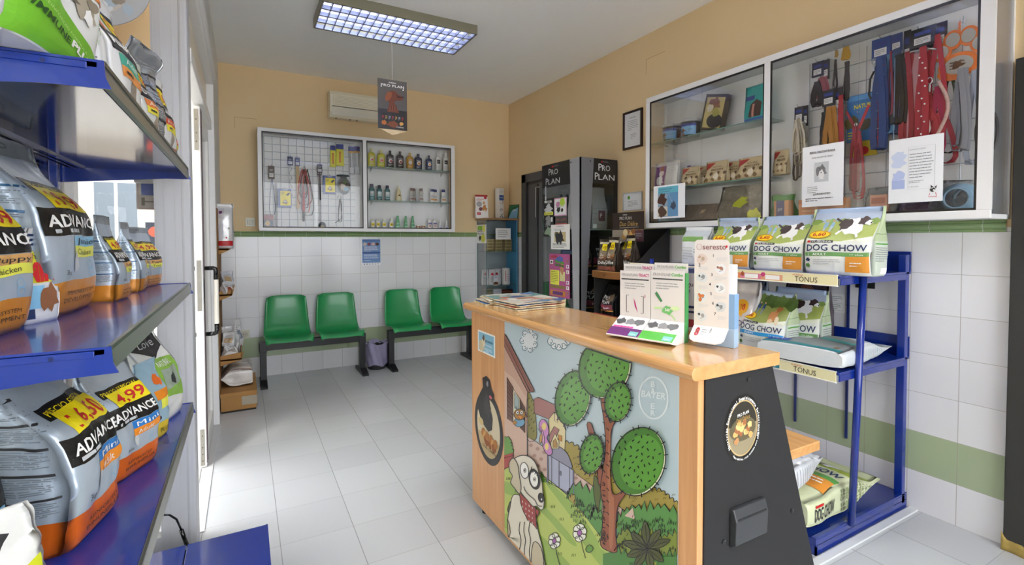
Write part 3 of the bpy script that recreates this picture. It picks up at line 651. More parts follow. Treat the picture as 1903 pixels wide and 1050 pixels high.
cr = cabinet('long white framed glass cabinet of leads and treats on the right wall', (0, -2.63, 0), -pi/2, RW, 1.455, 2.457, .2, RM, [(.02, RM-.02, 2.105), (.02, RM-.02, 1.75)], True, fr=.038)
wire_grid(cr, RM+.14, RW-.12, 1.52, 2.40, .1)

# builders for hanging goods. local frame: hangs from (0,0,0), front toward -y
def hook(mb, L=.05, z=0): mb.tube([(0, 0, z+.004), (0, -L*.4, z), (0, -L, z+.002), (0, -L-.006, z+.012)], .0016, mat('c9ccd2', .2, .8), 6)
def hcard(mb, w, h, c, y=-.03, z=0, lines=True):
    mb.box((-w/2, y-.002, z-h), (w/2, y, z), mat(c, .4)); A = Art(mb, plane_fn((0, y-.002, z-h), (1, 0, 0), (0, 0, 1)), .0006, 0)
    A.rect(-w*.35, h*.15, w*.35, h*.45, mat('e8e8e6', .5)); A.text('trixie' if False else 'PET', 0, h*.6, h*.14, K['white'], w*.5, 'c'); A.para(-w*.3, h*.2, w*.3, h*.4, 2, K['grey'], 2, .4); return A
def strap(mb, pts, w, c, y=-.03, t=.002, dots=None):
    m = mat(c, .6); mb.tube([(x, y+(0 if len(q) == 0 else q[0]), z) for x, z, *q in pts], 0, m, flat=(w, t, (1, .01, 0)))
def loopstrap(mb, x, z0, z1, w, c, sp=.02, y=-.03, seed=0, n=1, thick=.0025):
    """a lead folded double: hangs from z0 down to z1 and back"""
    r = random.Random(seed)
    for k in range(n):
        s = sp*(1+.3*r.uniform(-1, 1)); xo = x+r.uniform(-1, 1)*.006*n; yy = y-.005*k; zz = z1+r.uniform(0, .03)
        P = [(xo, yy, z0)]
        for i in range(1, 7): P.append((xo-s*sin(pi*i/12)*.7+r.uniform(-.002, .002), yy, z0+(zz-z0)*i/7))
        P += [(xo-s*.5, yy-.002, zz+.008), (xo, yy-.004, zz), (xo+s*.5, yy-.006, zz+.008)]
        for i in range(6, 0, -1): P.append((xo+s*sin(pi*i/12)*.7+r.uniform(-.002, .002), yy-.007, z0+(zz-z0)*i/7))
        P.append((xo, yy-.007, z0)); mb.tube(P, 0, mat(c, .6), flat=(w, thick, (1, .01, 0)))
def clip(mb, x, z, y=-.03, s=1.): mb.tube([(x+.006*s*cos(a), y-.004, z-.012*s+.010*s*sin(a)) for a in [pi/2+i*pi/5 for i in range(11)]], .0018*s, mat('c6c9cf', .2, .9), 6); mb.cyl((x, y-.004, z-.024*s), (x, y-.004, z-.045*s), .003*s, mat('c6c9cf', .2, .9), 8)
def hung(mb, name, label, cat, group, p, rz): o = mb.build(name, label=label, cat=cat, group=group); o.location = p; o.rotation_euler = (0, 0, rz); return o
GB = 'goods hanging in the back cabinet'
def BK(cx, cy, y=-.03): return at(470+cx/4.772, 220+cy/4.772, 'Y', y)
s_ = 5.1/1000/4.772*1000/1000  # metres per crop pixel on the back wall (approx.)
s_ = .00107
def B0(cx, cy, name, label, cat='pet lead'):
    mb = MB(); hook(mb); return mb, (lambda: hung(mb, name, label, cat, GB, BK(cx, cy, -.026), 0))
mb, f = B0(162, 425, 'dog_lead', 'thin grey blue dog lead on a brown card, leftmost in the back cabinet'); hcard(mb, .055, .13, '5a4a40'); loopstrap(mb, 0, -.12, -.50, .006, '7583a0', .03, thick=.003); f()
mb, f = B0(328, 342, 'chain_lead', 'silver chain lead on a blue card in the back cabinet'); hcard(mb, .05, .09, '34406e')
for i in range(34): mb.tube([(.012*sin(i*.9)*(1 if i < 24 else .4)+.004*cos(a), -.034+.002*(i % 2), -.10-i*.013+.008*sin(a)) for a in [j*pi/3 for j in range(7)]], .0014, mat('b7bcc4', .2, .9), 5)
f()
mb, f = B0(392, 352, 'dog_lead', 'flat tan leather strap on a blue card in the back cabinet'); hcard(mb, .044, .085, '4a5688'); strap(mb, [(0, -.08), (.003, -.3), (0, -.52)], .03, 'cdb48a'); f()
mb, f = B0(452, 430, 'dog_lead', 'bundle of red and black leads hanging from a gold clip'); 
for k, c in enumerate(('b3382c', '2a2a2c', '8f2630', '5d3350', 'c0543a', '1f1f22')): loopstrap(mb, (k-2.5)*.009, -.03, -.30-.045*k, .009, c, .05+.012*(k % 3), seed=k, y=-.03-.004*k)
clip(mb, 0, -.0, s=2); strap(mb, [(-.012, -.2), (-.01, -.4), (-.016, -.55)], .02, 'b3202c', y=-.05); strap(mb, [(-.015, -.46), (-.015, -.56)], .024, '1b1b1d', y=-.053); f()
mb, f = B0(588, 410, 'dog_lead', 'narrow black patterned strap on a dark card in the back cabinet'); hcard(mb, .05, .09, '3c3a40'); hcard(mb, .045, .1, '4b4d63', -.026, -.015)
strap(mb, [(0, -.09), (.002, -.2), (.004, -.37)], .015, '201c20')
for k in range(9): strap(mb, [(.0005, -.10-k*.016), (.0005, -.106-k*.016)], .016, '8c6a62', y=-.0325)
f()
for k, (cx, cy, lab) in enumerate(((705, 245, 'yellow grooming pack half hidden behind its neighbour'), (765, 236, 'front yellow grooming pack with red lettering'))):
    mb, f = B0(cx, cy, 'grooming_pack', lab, 'grooming pack'); y = -.03-.012*k; w = .085 if k else .06
    mb.prism([(-w/2*.8, y, -.02), (w/2*.8, y, -.02), (w/2, y, -.225), (-w/2, y, -.225)], (0, .012, 0), mat('d9d425', .35)); mb.box((-w/2*.85, y-.002, -.05), (w/2*.85, y+.0, .0), mat('35408c', .35))
    A = Art(mb, plane_fn((0, y-.002, -.22), (1, 0, 0), (0, 0, 1)), .0006, 0); A.rect(-.008, .03, .008, .14, mat('c8452c', .4)); A.text('CANIX', .005, .04, .01, K['yellow'], .09, rot=pi/2, layer=3); f()
for k, cx in enumerate((868, 915)):
    mb, f = B0(cx, 255, 'brush_pack', ('clear packed grooming brush beside the yellow packs', 'clear packed grooming brush at the right edge of the wire grid')[k], 'grooming brush'); y = -.03-.01*k
    mb.box((-.03, y, -.30), (.03, y+.004, 0), mat('c9cdd2', .2, alpha=.35)); mb.box((-.03, y-.001, -.05), (.03, y+.005, 0), mat('3a3f7c', .4)); mb.box((-.028, y-.0015, -.066), (.028, y, -.048), mat('d6a348', .4))
    mb.box((-.007, y-.006, -.22), (.007, y, -.07), mat('d9dcdf', .3), .003); mb.box((-.022, y-.008, -.285), (.022, y, -.22), mat('c6cacf', .3), .003); f()
for cx, cy, lab in ((278, 625, 'blue and yellow grooming pack hanging low beside the chain lead'), (673, 512, 'blue and yellow grooming pack beside the round packet')):
    mb, f = B0(cx, cy, 'grooming_pack', lab, 'grooming pack'); w, h = .125, .19
    mb.box((-w/2, -.04, -h), (w/2, -.030, 0), mat('46599a', .35), .003); A = Art(mb, plane_fn((0, -.04, -h), (1, 0, 0), (0, 0, 1)), .0007, 0)
    A.rect(-.04, .02, .055, .165, K['yellow']); A.text('TRIX', -.02, .172, .012, K['white'], .05); A.blob(.005, .055, .02, mat('a98a5c', .6), 2, 2, sy=1.2); A.blob(.005, .06, .012, mat('e2d9c6', .6), 3, 3)
    A.poly([(.01, .125), (.035, .15), (.05, .145), (.03, .115)], K['ink'], 2); A.para(-.035, .12, .0, .155, 3, K['ink'], 2, .3); f()
mb, f = B0(800, 515, 'round_packet', 'round picture packet hanging right of the blue and yellow pack', 'round packet')
mb.box((-.03, -.034, -.02), (.03, -.030, 0), K['black']); mb.lathe([(.001, 0), (.066, 0), (.066, .012), (.001, .012)], (0, 0, 0), mat('2f4a55', .3), 28, sx=1, sy=1)
for i in range(len(mb.v)-28*4, len(mb.v)):
    v = mb.v[i]; mb.v[i] = Vector((v.x, -.034-v.z, -.105+v.y*1.35))
A = Art(mb, plane_fn((0, -.047, -.105), (1, 0, 0), (0, 0, 1)), .0006, 0); A.ell(0, 0, .056, .076, mat('4e3f38', .4)); A.blob(-.01, -.01, .035, mat('bfb4a8', .5), 2, 8); A.blob(.02, -.03, .024, mat('7fb0c9', .5), 3, 9); A.blob(.01, .04, .02, mat('5a7a3a', .5), 3, 1); f()
mb, f = B0(755, 690, 'dog_lead', 'thin black lead reaching the cabinet floor below the round packet'); clip(mb, -.01, 0); loopstrap(mb, .01, -.03, -.29, .008, '1b1b1d', .02); mb.tube([(.02, -.05, 0), (.03, -.05, -.15), (.02, -.052, -.24), (-.04, -.055, -.285)], .003, K['black'], 6); f()
def coil(name, label, p, rz, c, R, group, n=3, flat=.5, th=.004, cat='pet lead'):
    mb = MB(); P = []
    for i in range(n*16+1):
        a = i*pi/8; k = 1-.12*(i/16)+.06*sin(a*2.3); P.append((R*k*cos(a), R*k*sin(a)*flat, th+.0022*i/8+abs(sin(a*.5))*th))
    mb.tube(P, th, mat(c, .5), 8); hung(mb, name, label, cat, group, p, rz)
zb = 1.476
coil('dog_lead', 'coiled black lead lying right of centre on the back cabinet floor', (BK(680, 960, -.1).x, -.1, zb), 0, '23232b', .075, GB)
coil('dog_lead', 'coiled bright blue lead lying on the back cabinet floor', (BK(350, 960, -.1).x, -.1, zb), 0, '2747a8', .085, GB, 4)
coil('dog_lead', 'coiled teal lead lying beside the blue lead on the back cabinet floor', (BK(475, 960, -.1).x, -.1, zb), 0, '4e6f84', .04, GB, 3)
mb = MB(); mb.cyl((0, -.01, .035), (0, .01, .045), .036, mat('39485c', .4), 20); mb.cyl((0, -.012, .035), (0, -.0105, .035), .02, mat('a98a4a', .4), 14); hung(mb, 'lead_reel', 'small round lead reel standing on the back cabinet floor', 'lead reel', GB, (BK(615, 930, -.1).x, -.1, zb), 0)
mb = MB(); mb.box((-.055, -.01, 0), (.055, .01, .145), mat('6e2f3e', .4), .003); A = Art(mb, plane_fn((0, -.01, 0), (1, 0, 0), (0, 0, 1)), .0006, 0); A.rect(-.05, .10, .05, .135, mat('8a3040', .4)); A.rect(-.05, .03, .05, .085, mat('35506e', .4)); A.blob(.0, .06, .025, mat('caa46a', .5), 2, 4); A.rect(-.05, .005, .05, .02, K['navy']); hung(mb, 'toy_pack', 'red and blue pack leaning in the left corner of the back cabinet', 'toy pack', GB, (BK(130, 900, -.1).x, -.07, zb), 0)

# bottles. prof entries (radius, height)
def bottle(r, h, body, cap, lab=None, style='round', art=None, capw=.5):
    r *= 1.14; h *= 1.17; mb = MB(); c1, c2 = mat(body, .25), mat(cap, .3); hh = h*.80; rn = r*capw
    prof = [(.001, 0), (r*.93, 0), (r, .006), (r, hh*.86), (r*.8, hh*.95), (rn, hh), (rn, hh+.002)]
    if style == 'waist': prof = [(.001, 0), (r*.93, 0), (r, .006), (r*.95, hh*.3), (r*.75, hh*.55), (r*.95, hh*.85), (r*.85, hh*.96), (rn, hh), (rn, hh+.002)]
    if style == 'cone': prof = [(.001, 0), (r, 0), (r, .006), (r*.85, hh*.5), (r*.55, hh*.95), (rn, hh)]
    if style == 'tube': prof = [(.001, 0), (r, 0), (r, hh*.99), (rn, hh)]
    sy = .62; mb.lathe(prof, (0, 0, 0), c1, 20, sy=sy); mb.lathe([(rn, hh), (rn, h*.97), (rn*.85, h), (.001, h)], (0, 0, 0), c2, 16, sy=max(sy, .8))
    def fn(u, v, l):
        a = u/r; a = max(-1.2, min(1.2, a)); rr = (r*1.015)+l; return Vector((rr*sin(a), -rr*cos(a)*sy, v))
    A = Art(mb, fn, .0005, .01)
    if lab: A.rect(-r*.8, hh*.15, r*.8, hh*.72, mat(lab, .4), 1)
    if art: art(A, r, hh)
    return mb
def pic(c1, c2, tx=None, tc='white'):
    def f(A, r, h):
        A.ell(0, h*.5, r*.55, r*.55, mat(c1, .4), 2, 14); A.blob(r*.1, h*.48, r*.35, mat(c2, .5), 3, 2); A.para(-r*.6, h*.16, r*.6, h*.28, 3, K[tc], 2, .35)
        if tx: A.text(tx, 0, h*.66, r*.28, K[tc], r*1.2, 'c', 3)
    return f
def mid(tc, bc):
    def f(A, r, h): A.text('BIO', 0, h*.55, r*.35, K[tc], r*1.0, 'c', 3); A.rect(-r*.7, h*.2, r*.7, h*.34, mat(bc, .4), 2); A.para(-r*.6, h*.38, r*.6, h*.5, 2, K['grey'], 3, .35)
    return f
def dotty(A, r, h):
    for i in range(5):
        for j in range(7): A.ell(-r*.8+i*r*.4+(j % 2)*r*.1, h*.06+j*h*.05, r*.09, r*.09, K['ink'], 1, 6)
    A.rect(-r*.6, h*.5, r*.6, h*.76, K['ink'], 2); A.text('DERMA', 0, h*.6, r*.2, K['white'], r*1., 'c', 3)
def put(mb, label, x, z, g, y=-.10, rz=0): return hung(mb, 'shampoo_bottle', label, 'bottle', g, (x, y, z), rz)
z1, z2, z3 = 2.153, 1.794, 1.476; G1 = 'bottles on the glass shelves of the back cabinet'
X_ = lambda cx, cy=400: BK(cx, cy, -.1).x
top_ = [(1052, 'c9c23e', 'e6e2a8', 'c9574a', 'yellow shampoo bottle at the left end of the top glass shelf', .034, .17), (1138, 'c7c43a', 'e6e2a8', 'd8594a', 'second yellow shampoo bottle of the top glass shelf', .036, .165),
        (1217, '3b3536', '54504e', '9a3a3a', 'black shampoo bottle standing next to the yellow ones', .035, .165), (1305, '3a3334', '54504e', '8c3438', 'black shampoo bottle standing next to the amber one', .035, .165),
        (1392, 'b98a2e', 'c9a85a', 'e0dfda', 'amber shampoo bottle on the top glass shelf', .034, .16), (1467, '2c3b5c', '3a4a70', 'c98a4a', 'wide navy shampoo bottle beside the amber one', .038, .155), (1562, '2e4066', '46587f', 'd89a4a', 'slimmer navy shampoo bottle beside the spotted ones', .032, .15)]
for cx, b, c, p, lab, r, h in top_: put(bottle(r, h, b, c, None, art=pic('e9e6e0', p, 'DOG'), capw=.35), lab, X_(cx), z1, G1)
for k, cx in enumerate((1643, 1709)): put(bottle(.029, .185, 'dfe0de', 'ececea', None, art=dotty, capw=.45), ('white spotted bottle with a black label, left of the pair', 'white spotted bottle with a black label at the right end of the top shelf')[k], X_(cx), z1, G1)
for k, cx in enumerate((1052, 1120, 1190)): put(bottle(.026, .15-.006*(k > 0), '2f6a70', '2a3050', 'b9cfd2', art=mid('white', '3b8a8e'), capw=.62), ('teal bottle with a navy cap at the left end of the middle glass shelf', 'centre one of the three teal bottles with navy caps', 'teal bottle with a navy cap nearest the cream tube')[k], X_(cx), z2, G1)
put(bottle(.03, .145, 'e4d7a8', 'efe6c4', None, 'cone', pic('efe2a8', '5a3a2a'), .3), 'cream conical bottle alone in the middle of the shelf', X_(1290), z2, G1)
for k, (cx, y) in enumerate(((1405, -.11), (1432, -.07), (1488, -.11))): put(bottle(.024, .13, 'b6b0a6', '6a4234', None, 'waist', mid('black', '7a4634'), .7), ('brown capped grey bottle, front of the overlapping two', 'brown capped grey bottle half hidden behind its twin', 'brown capped grey bottle standing apart on the right')[k], X_(cx), z2, G1, y)
for k, (cx, y) in enumerate(((1585, -.11), (1622, -.07), (1685, -.11))): put(bottle(.026, .13, 'e6e6e2', '2a3370', None, 'waist', mid('navy', 'd99a4a'), .7), ('white bottle with a navy cap, front of the right hand pair', 'white bottle with a navy cap half hidden behind its twin', 'white bottle with a navy cap at the right end of the middle shelf')[k], X_(cx), z2, G1, y)
G2 = 'small bottles on the floor of the back cabinet'
for k, cx in enumerate((1057, 1103, 1158, 1223)): put(bottle(.021, .105, 'e6e8e4', 'd8dccf', None, art=lambda A, r, h: (A.ell(0, h*.6, r*.75, r*.75, K['yellow'] if True else 0, 2, 14), A.ell(0, h*.6, r*.35, r*.4, mat('a08a2a' if k < 3 else '7a5a2a', .5), 3, 8), A.para(-r*.6, h*.1, r*.6, h*.3, 2, K['grey'], 2, .4)), capw=.5), ('small white bottle with a yellow disc in the left corner of the cabinet floor', 'second small white bottle with a yellow disc', 'third small white bottle with a yellow disc', 'small white bottle with a yellow disc next to the green bottles')[k], X_(cx), z3, G2)
for k, cx in enumerate((1280, 1352, 1413)): put(bottle(.026 if k == 0 else .022, .135, '6fc08a', '5fae7c', None, 'cone', mid('white', 'a9dcb8'), .45), ('widest pale green spray bottle', 'middle pale green spray bottle', 'pale green spray bottle nearest the tan jars')[k], X_(cx), z3, G2)
for k, cx in enumerate((1462, 1507)): put(bottle(.021, .05, 'a8703c', 'e0d8cc', None, 'tube', mid('white', 'd99a5a'), .9), ('small tan jar next to the green bottles', 'small tan jar next to the white pump bottles')[k], X_(cx), z3, G2)
for k, cx in enumerate((1565, 1610)): put(bottle(.023, .115, 'e4e2e4', 'eeeeee', None, 'tube', lambda A, r, h: (A.rect(-r*.9, h*.62, r*.9, h*.8, mat('6c6aa0', .5)), A.blob(0, h*.45, r*.45, mat('c07a5a', .5), 2, 3), A.rect(-r*.9, h*.08, r*.9, h*.22, mat('5a5a8a', .5))), .3), ('white pump bottle with violet bands, left of its pair', 'white pump bottle with violet bands, right of its pair')[k], X_(cx), z3, G2)
for k, cx in enumerate((1660, 1712)): put(bottle(.02, .10, 'e9e9ee', 'f2f2f2', None, 'cone', mid('navy', '5a6ab0'), .3), ('small white dropper bottle left of the last one', 'small white dropper bottle in the right corner of the cabinet floor')[k], X_(cx), z3, G2)
# ---------------------------------------------------------------- goods in the right wall cabinet
RZ = -pi/2; GR = 'treats in the right wall cabinet'; GL = 'leads hanging in the right wall cabinet'
def R1(cx, cy, x): return at(1195+cx/3.75, 150+cy/3.75, 'X', x)
def R2(cx, cy, x=-.03): return at(1440+cx/2.443, cy/2.443, 'X', x)
zs1, zs2, zs3 = 2.106, 1.751, 1.476
for k, cx in enumerate((205, 338)):
    y = R1(cx, 300, -.10).y; r, h = .068, .125; mb = MB(); mb.lathe([(.001, 0), (r*.86, 0), (r*.9, .004), (r, h*.78)], (0, 0, 0), mat('5b4c42', .6, noise_=.4, nscale=60), 24)
    mb.lathe([(r*.9, .003), (r*1.01, h*.8), (r*1.01, h*.86)], (0, 0, 0), glass('e9eef0'), 24); mb.lathe([(r*1.07, h*.84), (r*1.07, h*.97), (r, h), (.001, h)], (0, 0, 0), mat('c9ccd0', .3, alpha=.8), 24)
    A = Art(mb, lambda u, v, l: Vector(((r*(.92+.1*v/h)+l+.001)*sin(u/r), -(r*(.92+.1*v/h)+l+.001)*cos(u/r), v)), .0006, .012)
    A.rect(-.085, .012, .085, .075, mat('7fb6dc', .4)); A.rect(-.085, .072, .085, .09, mat('2c3f9a', .4)); dog_head(A, -.015, .035, .028, mat('5a4034', .5), mat('3a2a24', .5), mat('c9b8a8', .5), 2); A.blob(-.055, .03, .014, K['ink'], 2, 3); A.text('CAT', .03, .04, .012, K['navy'], .03)
    hung(mb, 'treat_tub', ('clear lidded cat treat tub with a blue label, left of the two', 'clear lidded cat treat tub with a blue label, right of the two')[k], 'tub', GR, (-.105, y, zs1), RZ)
def pouch(name, label, y, x, z, w, h, col, art, rz=RZ, cat='treat pouch', group=GR, D=.04, seed=3, tilt=0, **kw):
    b = Bag(w, D, h, seed, wr=.003, taper=.1, belly=.3, **kw); mb = MB(); b.mesh(mb, [(1, foil(col, .35, .1))], nv=14); art(b.front(mb, .0007), w, h); o = finish(mb, name, label, cat, group, (x, y, z), rz)
    if tilt: o.rotation_euler = (0, tilt, rz)
    return o
def a_box(A, w, h):
    A.rect(-w*.42, h*.06, w*.42, h*.92, mat('c9b97a', .5)); A.blob(.0, h*.72, w*.25, mat('8a5a3a', .5), 2, 3); A.blob(-w*.2, h*.6, w*.15, mat('e0d8c4', .5), 3, 5); A.ell(.02, h*.26, w*.36, h*.2, mat('2d2b2b', .5), 2); A.blob(w*.1, h*.5, w*.16, mat('a9a24a', .5), 2, 6)
mb = MB(); T_ = Matrix.Rotation(rad(14), 4, 'Y'); mb.T = T_; mb.box((-.09, -.02, 0), (.09, .02, .24), mat('4a3d2e', .5)); A = Art(mb, plane_fn((0, -.0205, 0), (1, 0, 0), (0, 0, 1)), .0007, 0); a_box(A, .18, .24)
mb.v = [Vector((v.x, v.y, max(v.z+.022, 0))) for v in mb.v]; hung(mb, 'treat_box', 'dark edged picture box leaning on the top glass shelf behind the tubs', 'box', GR, (-.08, R1(480, 300, -.08).y, zs1), RZ)
def a_teal(A, w, h):
    A.rect(-w*.46, .02*h, w*.46, .12*h, mat('3a64b0', .4)); A.rect(-w*.46, .62*h, -w*.05, .74*h, mat('35478f', .4)); A.poly([(-w*.25, .15*h), (w*.3, .15*h), (w*.32, .5*h), (w*.05, .62*h), (-w*.2, .5*h)], mat('4a352c', .5)); A.rect(-w*.1, .15*h, -.0*w, .5*h, mat('c98a7a', .5), 2)
pouch('treat_pouch', 'teal treat pouch at the right end of the top glass shelf', R1(790, 200, -.1).y, -.1, zs1, .15, .235, '35a39c', a_teal)
def a_treat(A, w, h):
    A.poly([(-w*.46, h*.93), (-w*.05, h*.93), (-w*.46, h*.6)], mat('a8342c', .4)); A.text('NATURAL', w*.05, h*.70, h*.07, K['brown'], w*.4, 'c'); A.text('BISCUITS', w*.05, h*.56, h*.08, K['brown'], w*.55, 'c', bold=.02)
    for k in range(9): A.blob((-.38+.1*k)*w, (.16+.13*(k % 3))*h, .075*w, mat(('8a6a44', 'd9c7a0', '6a4c34')[k % 3], .5), 2, k, 10, .25)
    A.blob(w*.05, h*.30, w*.13, mat('efe4cf', .5), 3, 4)
tp = [(335, -.14, .155, 'first tan treat packet from the left on the middle glass shelf'), (428, -.09, .14, 'tan treat packet half hidden behind the larger one at the pane joint'), (518, -.14, .175, 'tan treat packet standing right of the pane joint'), (640, -.09, .15, 'tan treat packet half hidden behind the rightmost whole one'), (757, -.14, .185, 'widest tan treat packet near the cabinet mullion'), (0, 0, 0, '')]
for k, (cx, x, w, lab) in enumerate(tp[:5]): pouch('treat_packet', lab, R1(cx, 650, x).y, x, zs2, w, .135+.01*(k % 3 == 2), 'cdbb92', a_treat, seed=k, D=.045)
pouch('treat_packet', 'tan treat packet just right of the white mullion', -3.675, -.13, zs2, .09, .15, 'cdbb92', a_treat, seed=9)
def a_wp(A, w, h):
    A.poly([(-w*.46, 0.02*h), (-w*.02, .02*h), (-w*.02, h*.85), (-w*.46, h*.85)], mat('84449a', .4)); A.blob(-w*.22, h*.25, w*.13, K['white'], 2, 3, sy=1.3); A.blob(-w*.2, h*.52, w*.1, mat('ece0da', .5), 3, 5); A.blob(-w*.2, h*.72, w*.09, mat('a8583a', .5), 2, 1); A.rect(.0, .05*h, w*.47, .8*h, K['white'], 2); A.para(w*.04, h*.5, w*.4, h*.76, 4, K['lgrey'], 3, .25)
pouch('treat_packet', 'white and violet cat treat packet at the left of the middle glass shelf', R1(170, 600, -.12).y, -.12, zs2+.02, .24, .185, 'dfe0e0', a_wp, seed=5)
mb = MB(); mb.box((-.11, -.03, 0), (.11, .03, .02), mat('6a6548', .6, noise_=.4)); hung(mb, 'treat_tray', 'low dark tray under the white and violet packet', 'tray', GR, (-.12, R1(170, 600, -.12).y, zs2), RZ)
mb = MB(); mb.box((-.012, -.02, 0), (.012, .0, .16), mat('6b4a9a', .4)); mb.box((.012, -.018, .08), (.05, -.002, .155), mat('b9bdc6', .4)); hung(mb, 'flea_collar_box', 'small violet box standing behind the first tan packet', 'box', GR, (-.05, R1(330, 600, -.05).y, zs2), RZ)
# clear bulk bags on the cabinet floor
for k, (cx, w, hh, lab, c) in enumerate(((430, .36, .14, 'clear bag of brown chews lying on the cabinet floor, left of two', '77695a'), (700, .34, .24, 'clear bag of brown chews with a yellow label next to the mullion', '7a7262'))):
    b = Bag(w, .12, hh, k+4, wr=.02, taper=.0, belly=.5); mb = MB(); b.mesh(mb, [(1, mat(c, .35, noise_=.5, nscale=35, bump=.6, bscale=40))], nv=16); A = b.front(mb)
    if k: A.blob(.0, hh*.55, .04, mat('b9bf30', .4), 1, 2); A.blob(.13, hh*.15, .045, mat('c3c41f', .4), 1, 3)
    else: A.rect(-.01, hh*.5, .03, hh*.7, mat('c9b08a', .5))
    for q in range(7): A.line([(-w*.4+q*w*.12, hh*.1), (-w*.36+q*w*.12, hh*.45)], .004, mat('b9b4a8', .3), 2)
    finish(mb, 'chew_bag', lab, 'bag of chews', GR, (-.10, R1(cx, 900, -.1).y, zs3), RZ)
mb = MB(); mb.box((-.085, -.045, 0), (.085, .045, .075), mat('8ab8c6', .4), .004); A = Art(mb, plane_fn((0, -.045, 0), (1, 0, 0), (0, 0, 1)), .0006, 0); A.text('B&Co', .03, .03, .02, K['navy'], .06); hung(mb, 'treat_tub', 'pale blue box on the cabinet floor below the printed photo sheet', 'tub', GR, (-.12, R1(190, 960, -.12).y, zs3), RZ)
mb = MB(); mb.lathe([(.001, 0), (.014, 0), (.016, .02), (.005, .03), (.001, .03)], (0, 0, 0), mat('c9c9c9', .15, .7), 12); mb.lathe([(.001, 0), (.01, 0), (.01, .02), (.001, .022)], (.03, -.01, 0), K['white'], 10); hung(mb, 'metal_tag', 'tiny shiny metal bell on the cabinet floor by the pane joint', 'bell', GR, (-.16, R1(435, 970, -.16).y, zs3), RZ)
# sheets taped to the outside of the glass
def sheet_on(label, px0, py0, px1, py1, art, name='taped_notice', x=-.2175, w=None):
    a, b = at(px0, py0, 'X', x), at(px1, py1, 'X', x); W_ = abs(a.y-b.y); h = a.z-b.z; mb = MB()
    mb.grid(lambda u, v: Vector((u*W_, -.0015-.010*sin(pi*u)*(v*(1-v)*1.6+.1)*.6, v*h)), 10, 10, mat('eceef2', .55)); mb.grid(lambda u, v: Vector((u*W_, -.0005-.010*sin(pi*u)*(v*(1-v)*1.6+.1)*.6, v*h)), 10, 10, mat('eceef2', .55), flip=True)
    A = Art(mb, lambda u, v, l: Vector((u, -.0018-l-.010*sin(pi*u/W_)*((v/h)*(1-v/h)*1.6+.1)*.6, v)), .0006, .02); art(A, W_, h); return hung(mb, name, label, 'notice', 'notices taped to the right wall cabinet', (x, a.y, b.z), RZ)
def n1(A, w, h):
    A.text('PERRA ENCONTRADA', w/2, h*.87, h*.035, K['ink'], w*.62, 'c', 2, bold=.02); A.text('EN EL PALACIO DE CERDA', w/2, h*.79, h*.024, K['ink'], w*.5, 'c', 2); A.rect(w*.32, h*.40, w*.66, h*.72, K['lgrey'])
    A.blob(w*.49, h*.57, w*.12, mat('77777a', .5), 2, 3, sy=1.3); A.blob(w*.49, h*.52, w*.08, mat('e5e5e5', .5), 3, 4, sy=1.4); A.ell(w*.45, h*.62, w*.012, w*.012, K['ink'], 4, 8); A.ell(w*.53, h*.62, w*.012, w*.012, K['ink'], 4, 8); A.ell(w*.49, h*.55, w*.018, w*.014, K['ink'], 4, 8); A.line([(w*.42, h*.44), (w*.49, h*.47), (w*.56, h*.44)], w*.012, K['white'], 4)
    A.para(w*.14, h*.22, w*.42, h*.34, 4, K['grey'], 2, .3); A.text('¡¡¡URGENTE!!!', w/2, h*.19, h*.028, K['ink'], w*.42, 'c', 2, bold=.02); A.para(w*.1, h*.08, w*.85, h*.15, 2, K['ink'], 2, .3, 3)
def n2(A, w, h):
    A.line([(w*.38, h*.2), (w*.86, h*.2), (w*.86, h*.85), (w*.38, h*.85)], .0015, K['lgrey'], 1, True); A.text('ESTIMADOS CLIENTES:', w*.40, h*.80, h*.02, K['grey'], w*.3, 'l', 2); A.para(w*.40, h*.36, w*.84, h*.76, 9, K['grey'], 2, .25); A.para(w*.40, h*.29, w*.7, h*.34, 2, K['grey'], 2, .3, 4); A.text('La Dirección', w*.40, h*.23, h*.02, K['grey'], w*.18)
    for k in range(3): A.blob(w*.2, h*(.62+.06*k), w*.13, mat('ccd6ee', .5), 1, k, sy=.7)
    A.rect(w*.07, h*.22, w*.32, h*.36, mat('a9b7e0', .5)); A.blob(w*.2, h*.42, w*.13, mat('b9c5ea', .5), 2, 7)
    A.blob(w*.83, h*.17, w*.05, K['ink'], 2, 1, sy=.9); A.poly([(w*.8, h*.2), (w*.79, h*.25), (w*.84, h*.215)], K['ink'], 2); A.poly([(w*.86, h*.21), (w*.9, h*.24), (w*.89, h*.19)], K['ink'], 2); A.ell(w*.85, h*.165, w*.018, w*.02, K['white'], 3, 8); A.line([(w*.78, h*.12), (w*.76, h*.07), (w*.9, h*.07), (w*.88, h*.13)], w*.012, K['red'], 2)
def n3(A, w, h):
    A.rect(w*.16, h*.05, w*.80, h*.95, mat('5f8fb8', .5)); A.rect(w*.16, h*.76, w*.80, h*.95, mat('63b3c6', .5), 2); A.text('ALIMENTACIÓN', w*.19, h*.86, h*.04, K['navy'], w*.42); A.text('DE CACHORROS', w*.19, h*.79, h*.04, K['navy'], w*.36)
    A.rect(w*.16, h*.38, w*.48, h*.74, mat('8fa3b4', .5), 3); A.blob(w*.3, h*.57, w*.13, mat('4a2f26', .5), 4, 2, sy=1.2); A.rect(w*.16, h*.06, w*.48, h*.36, mat('c9c3b4', .5), 3); A.blob(w*.3, h*.2, w*.13, mat('4f3a2e', .5), 4, 6); A.blob(w*.66, h*.38, w*.09, mat('39445a', .5), 4, 4); A.line([(w*.5, h*.75), (w*.64, h*.45)], .002, K['lgrey'], 4)
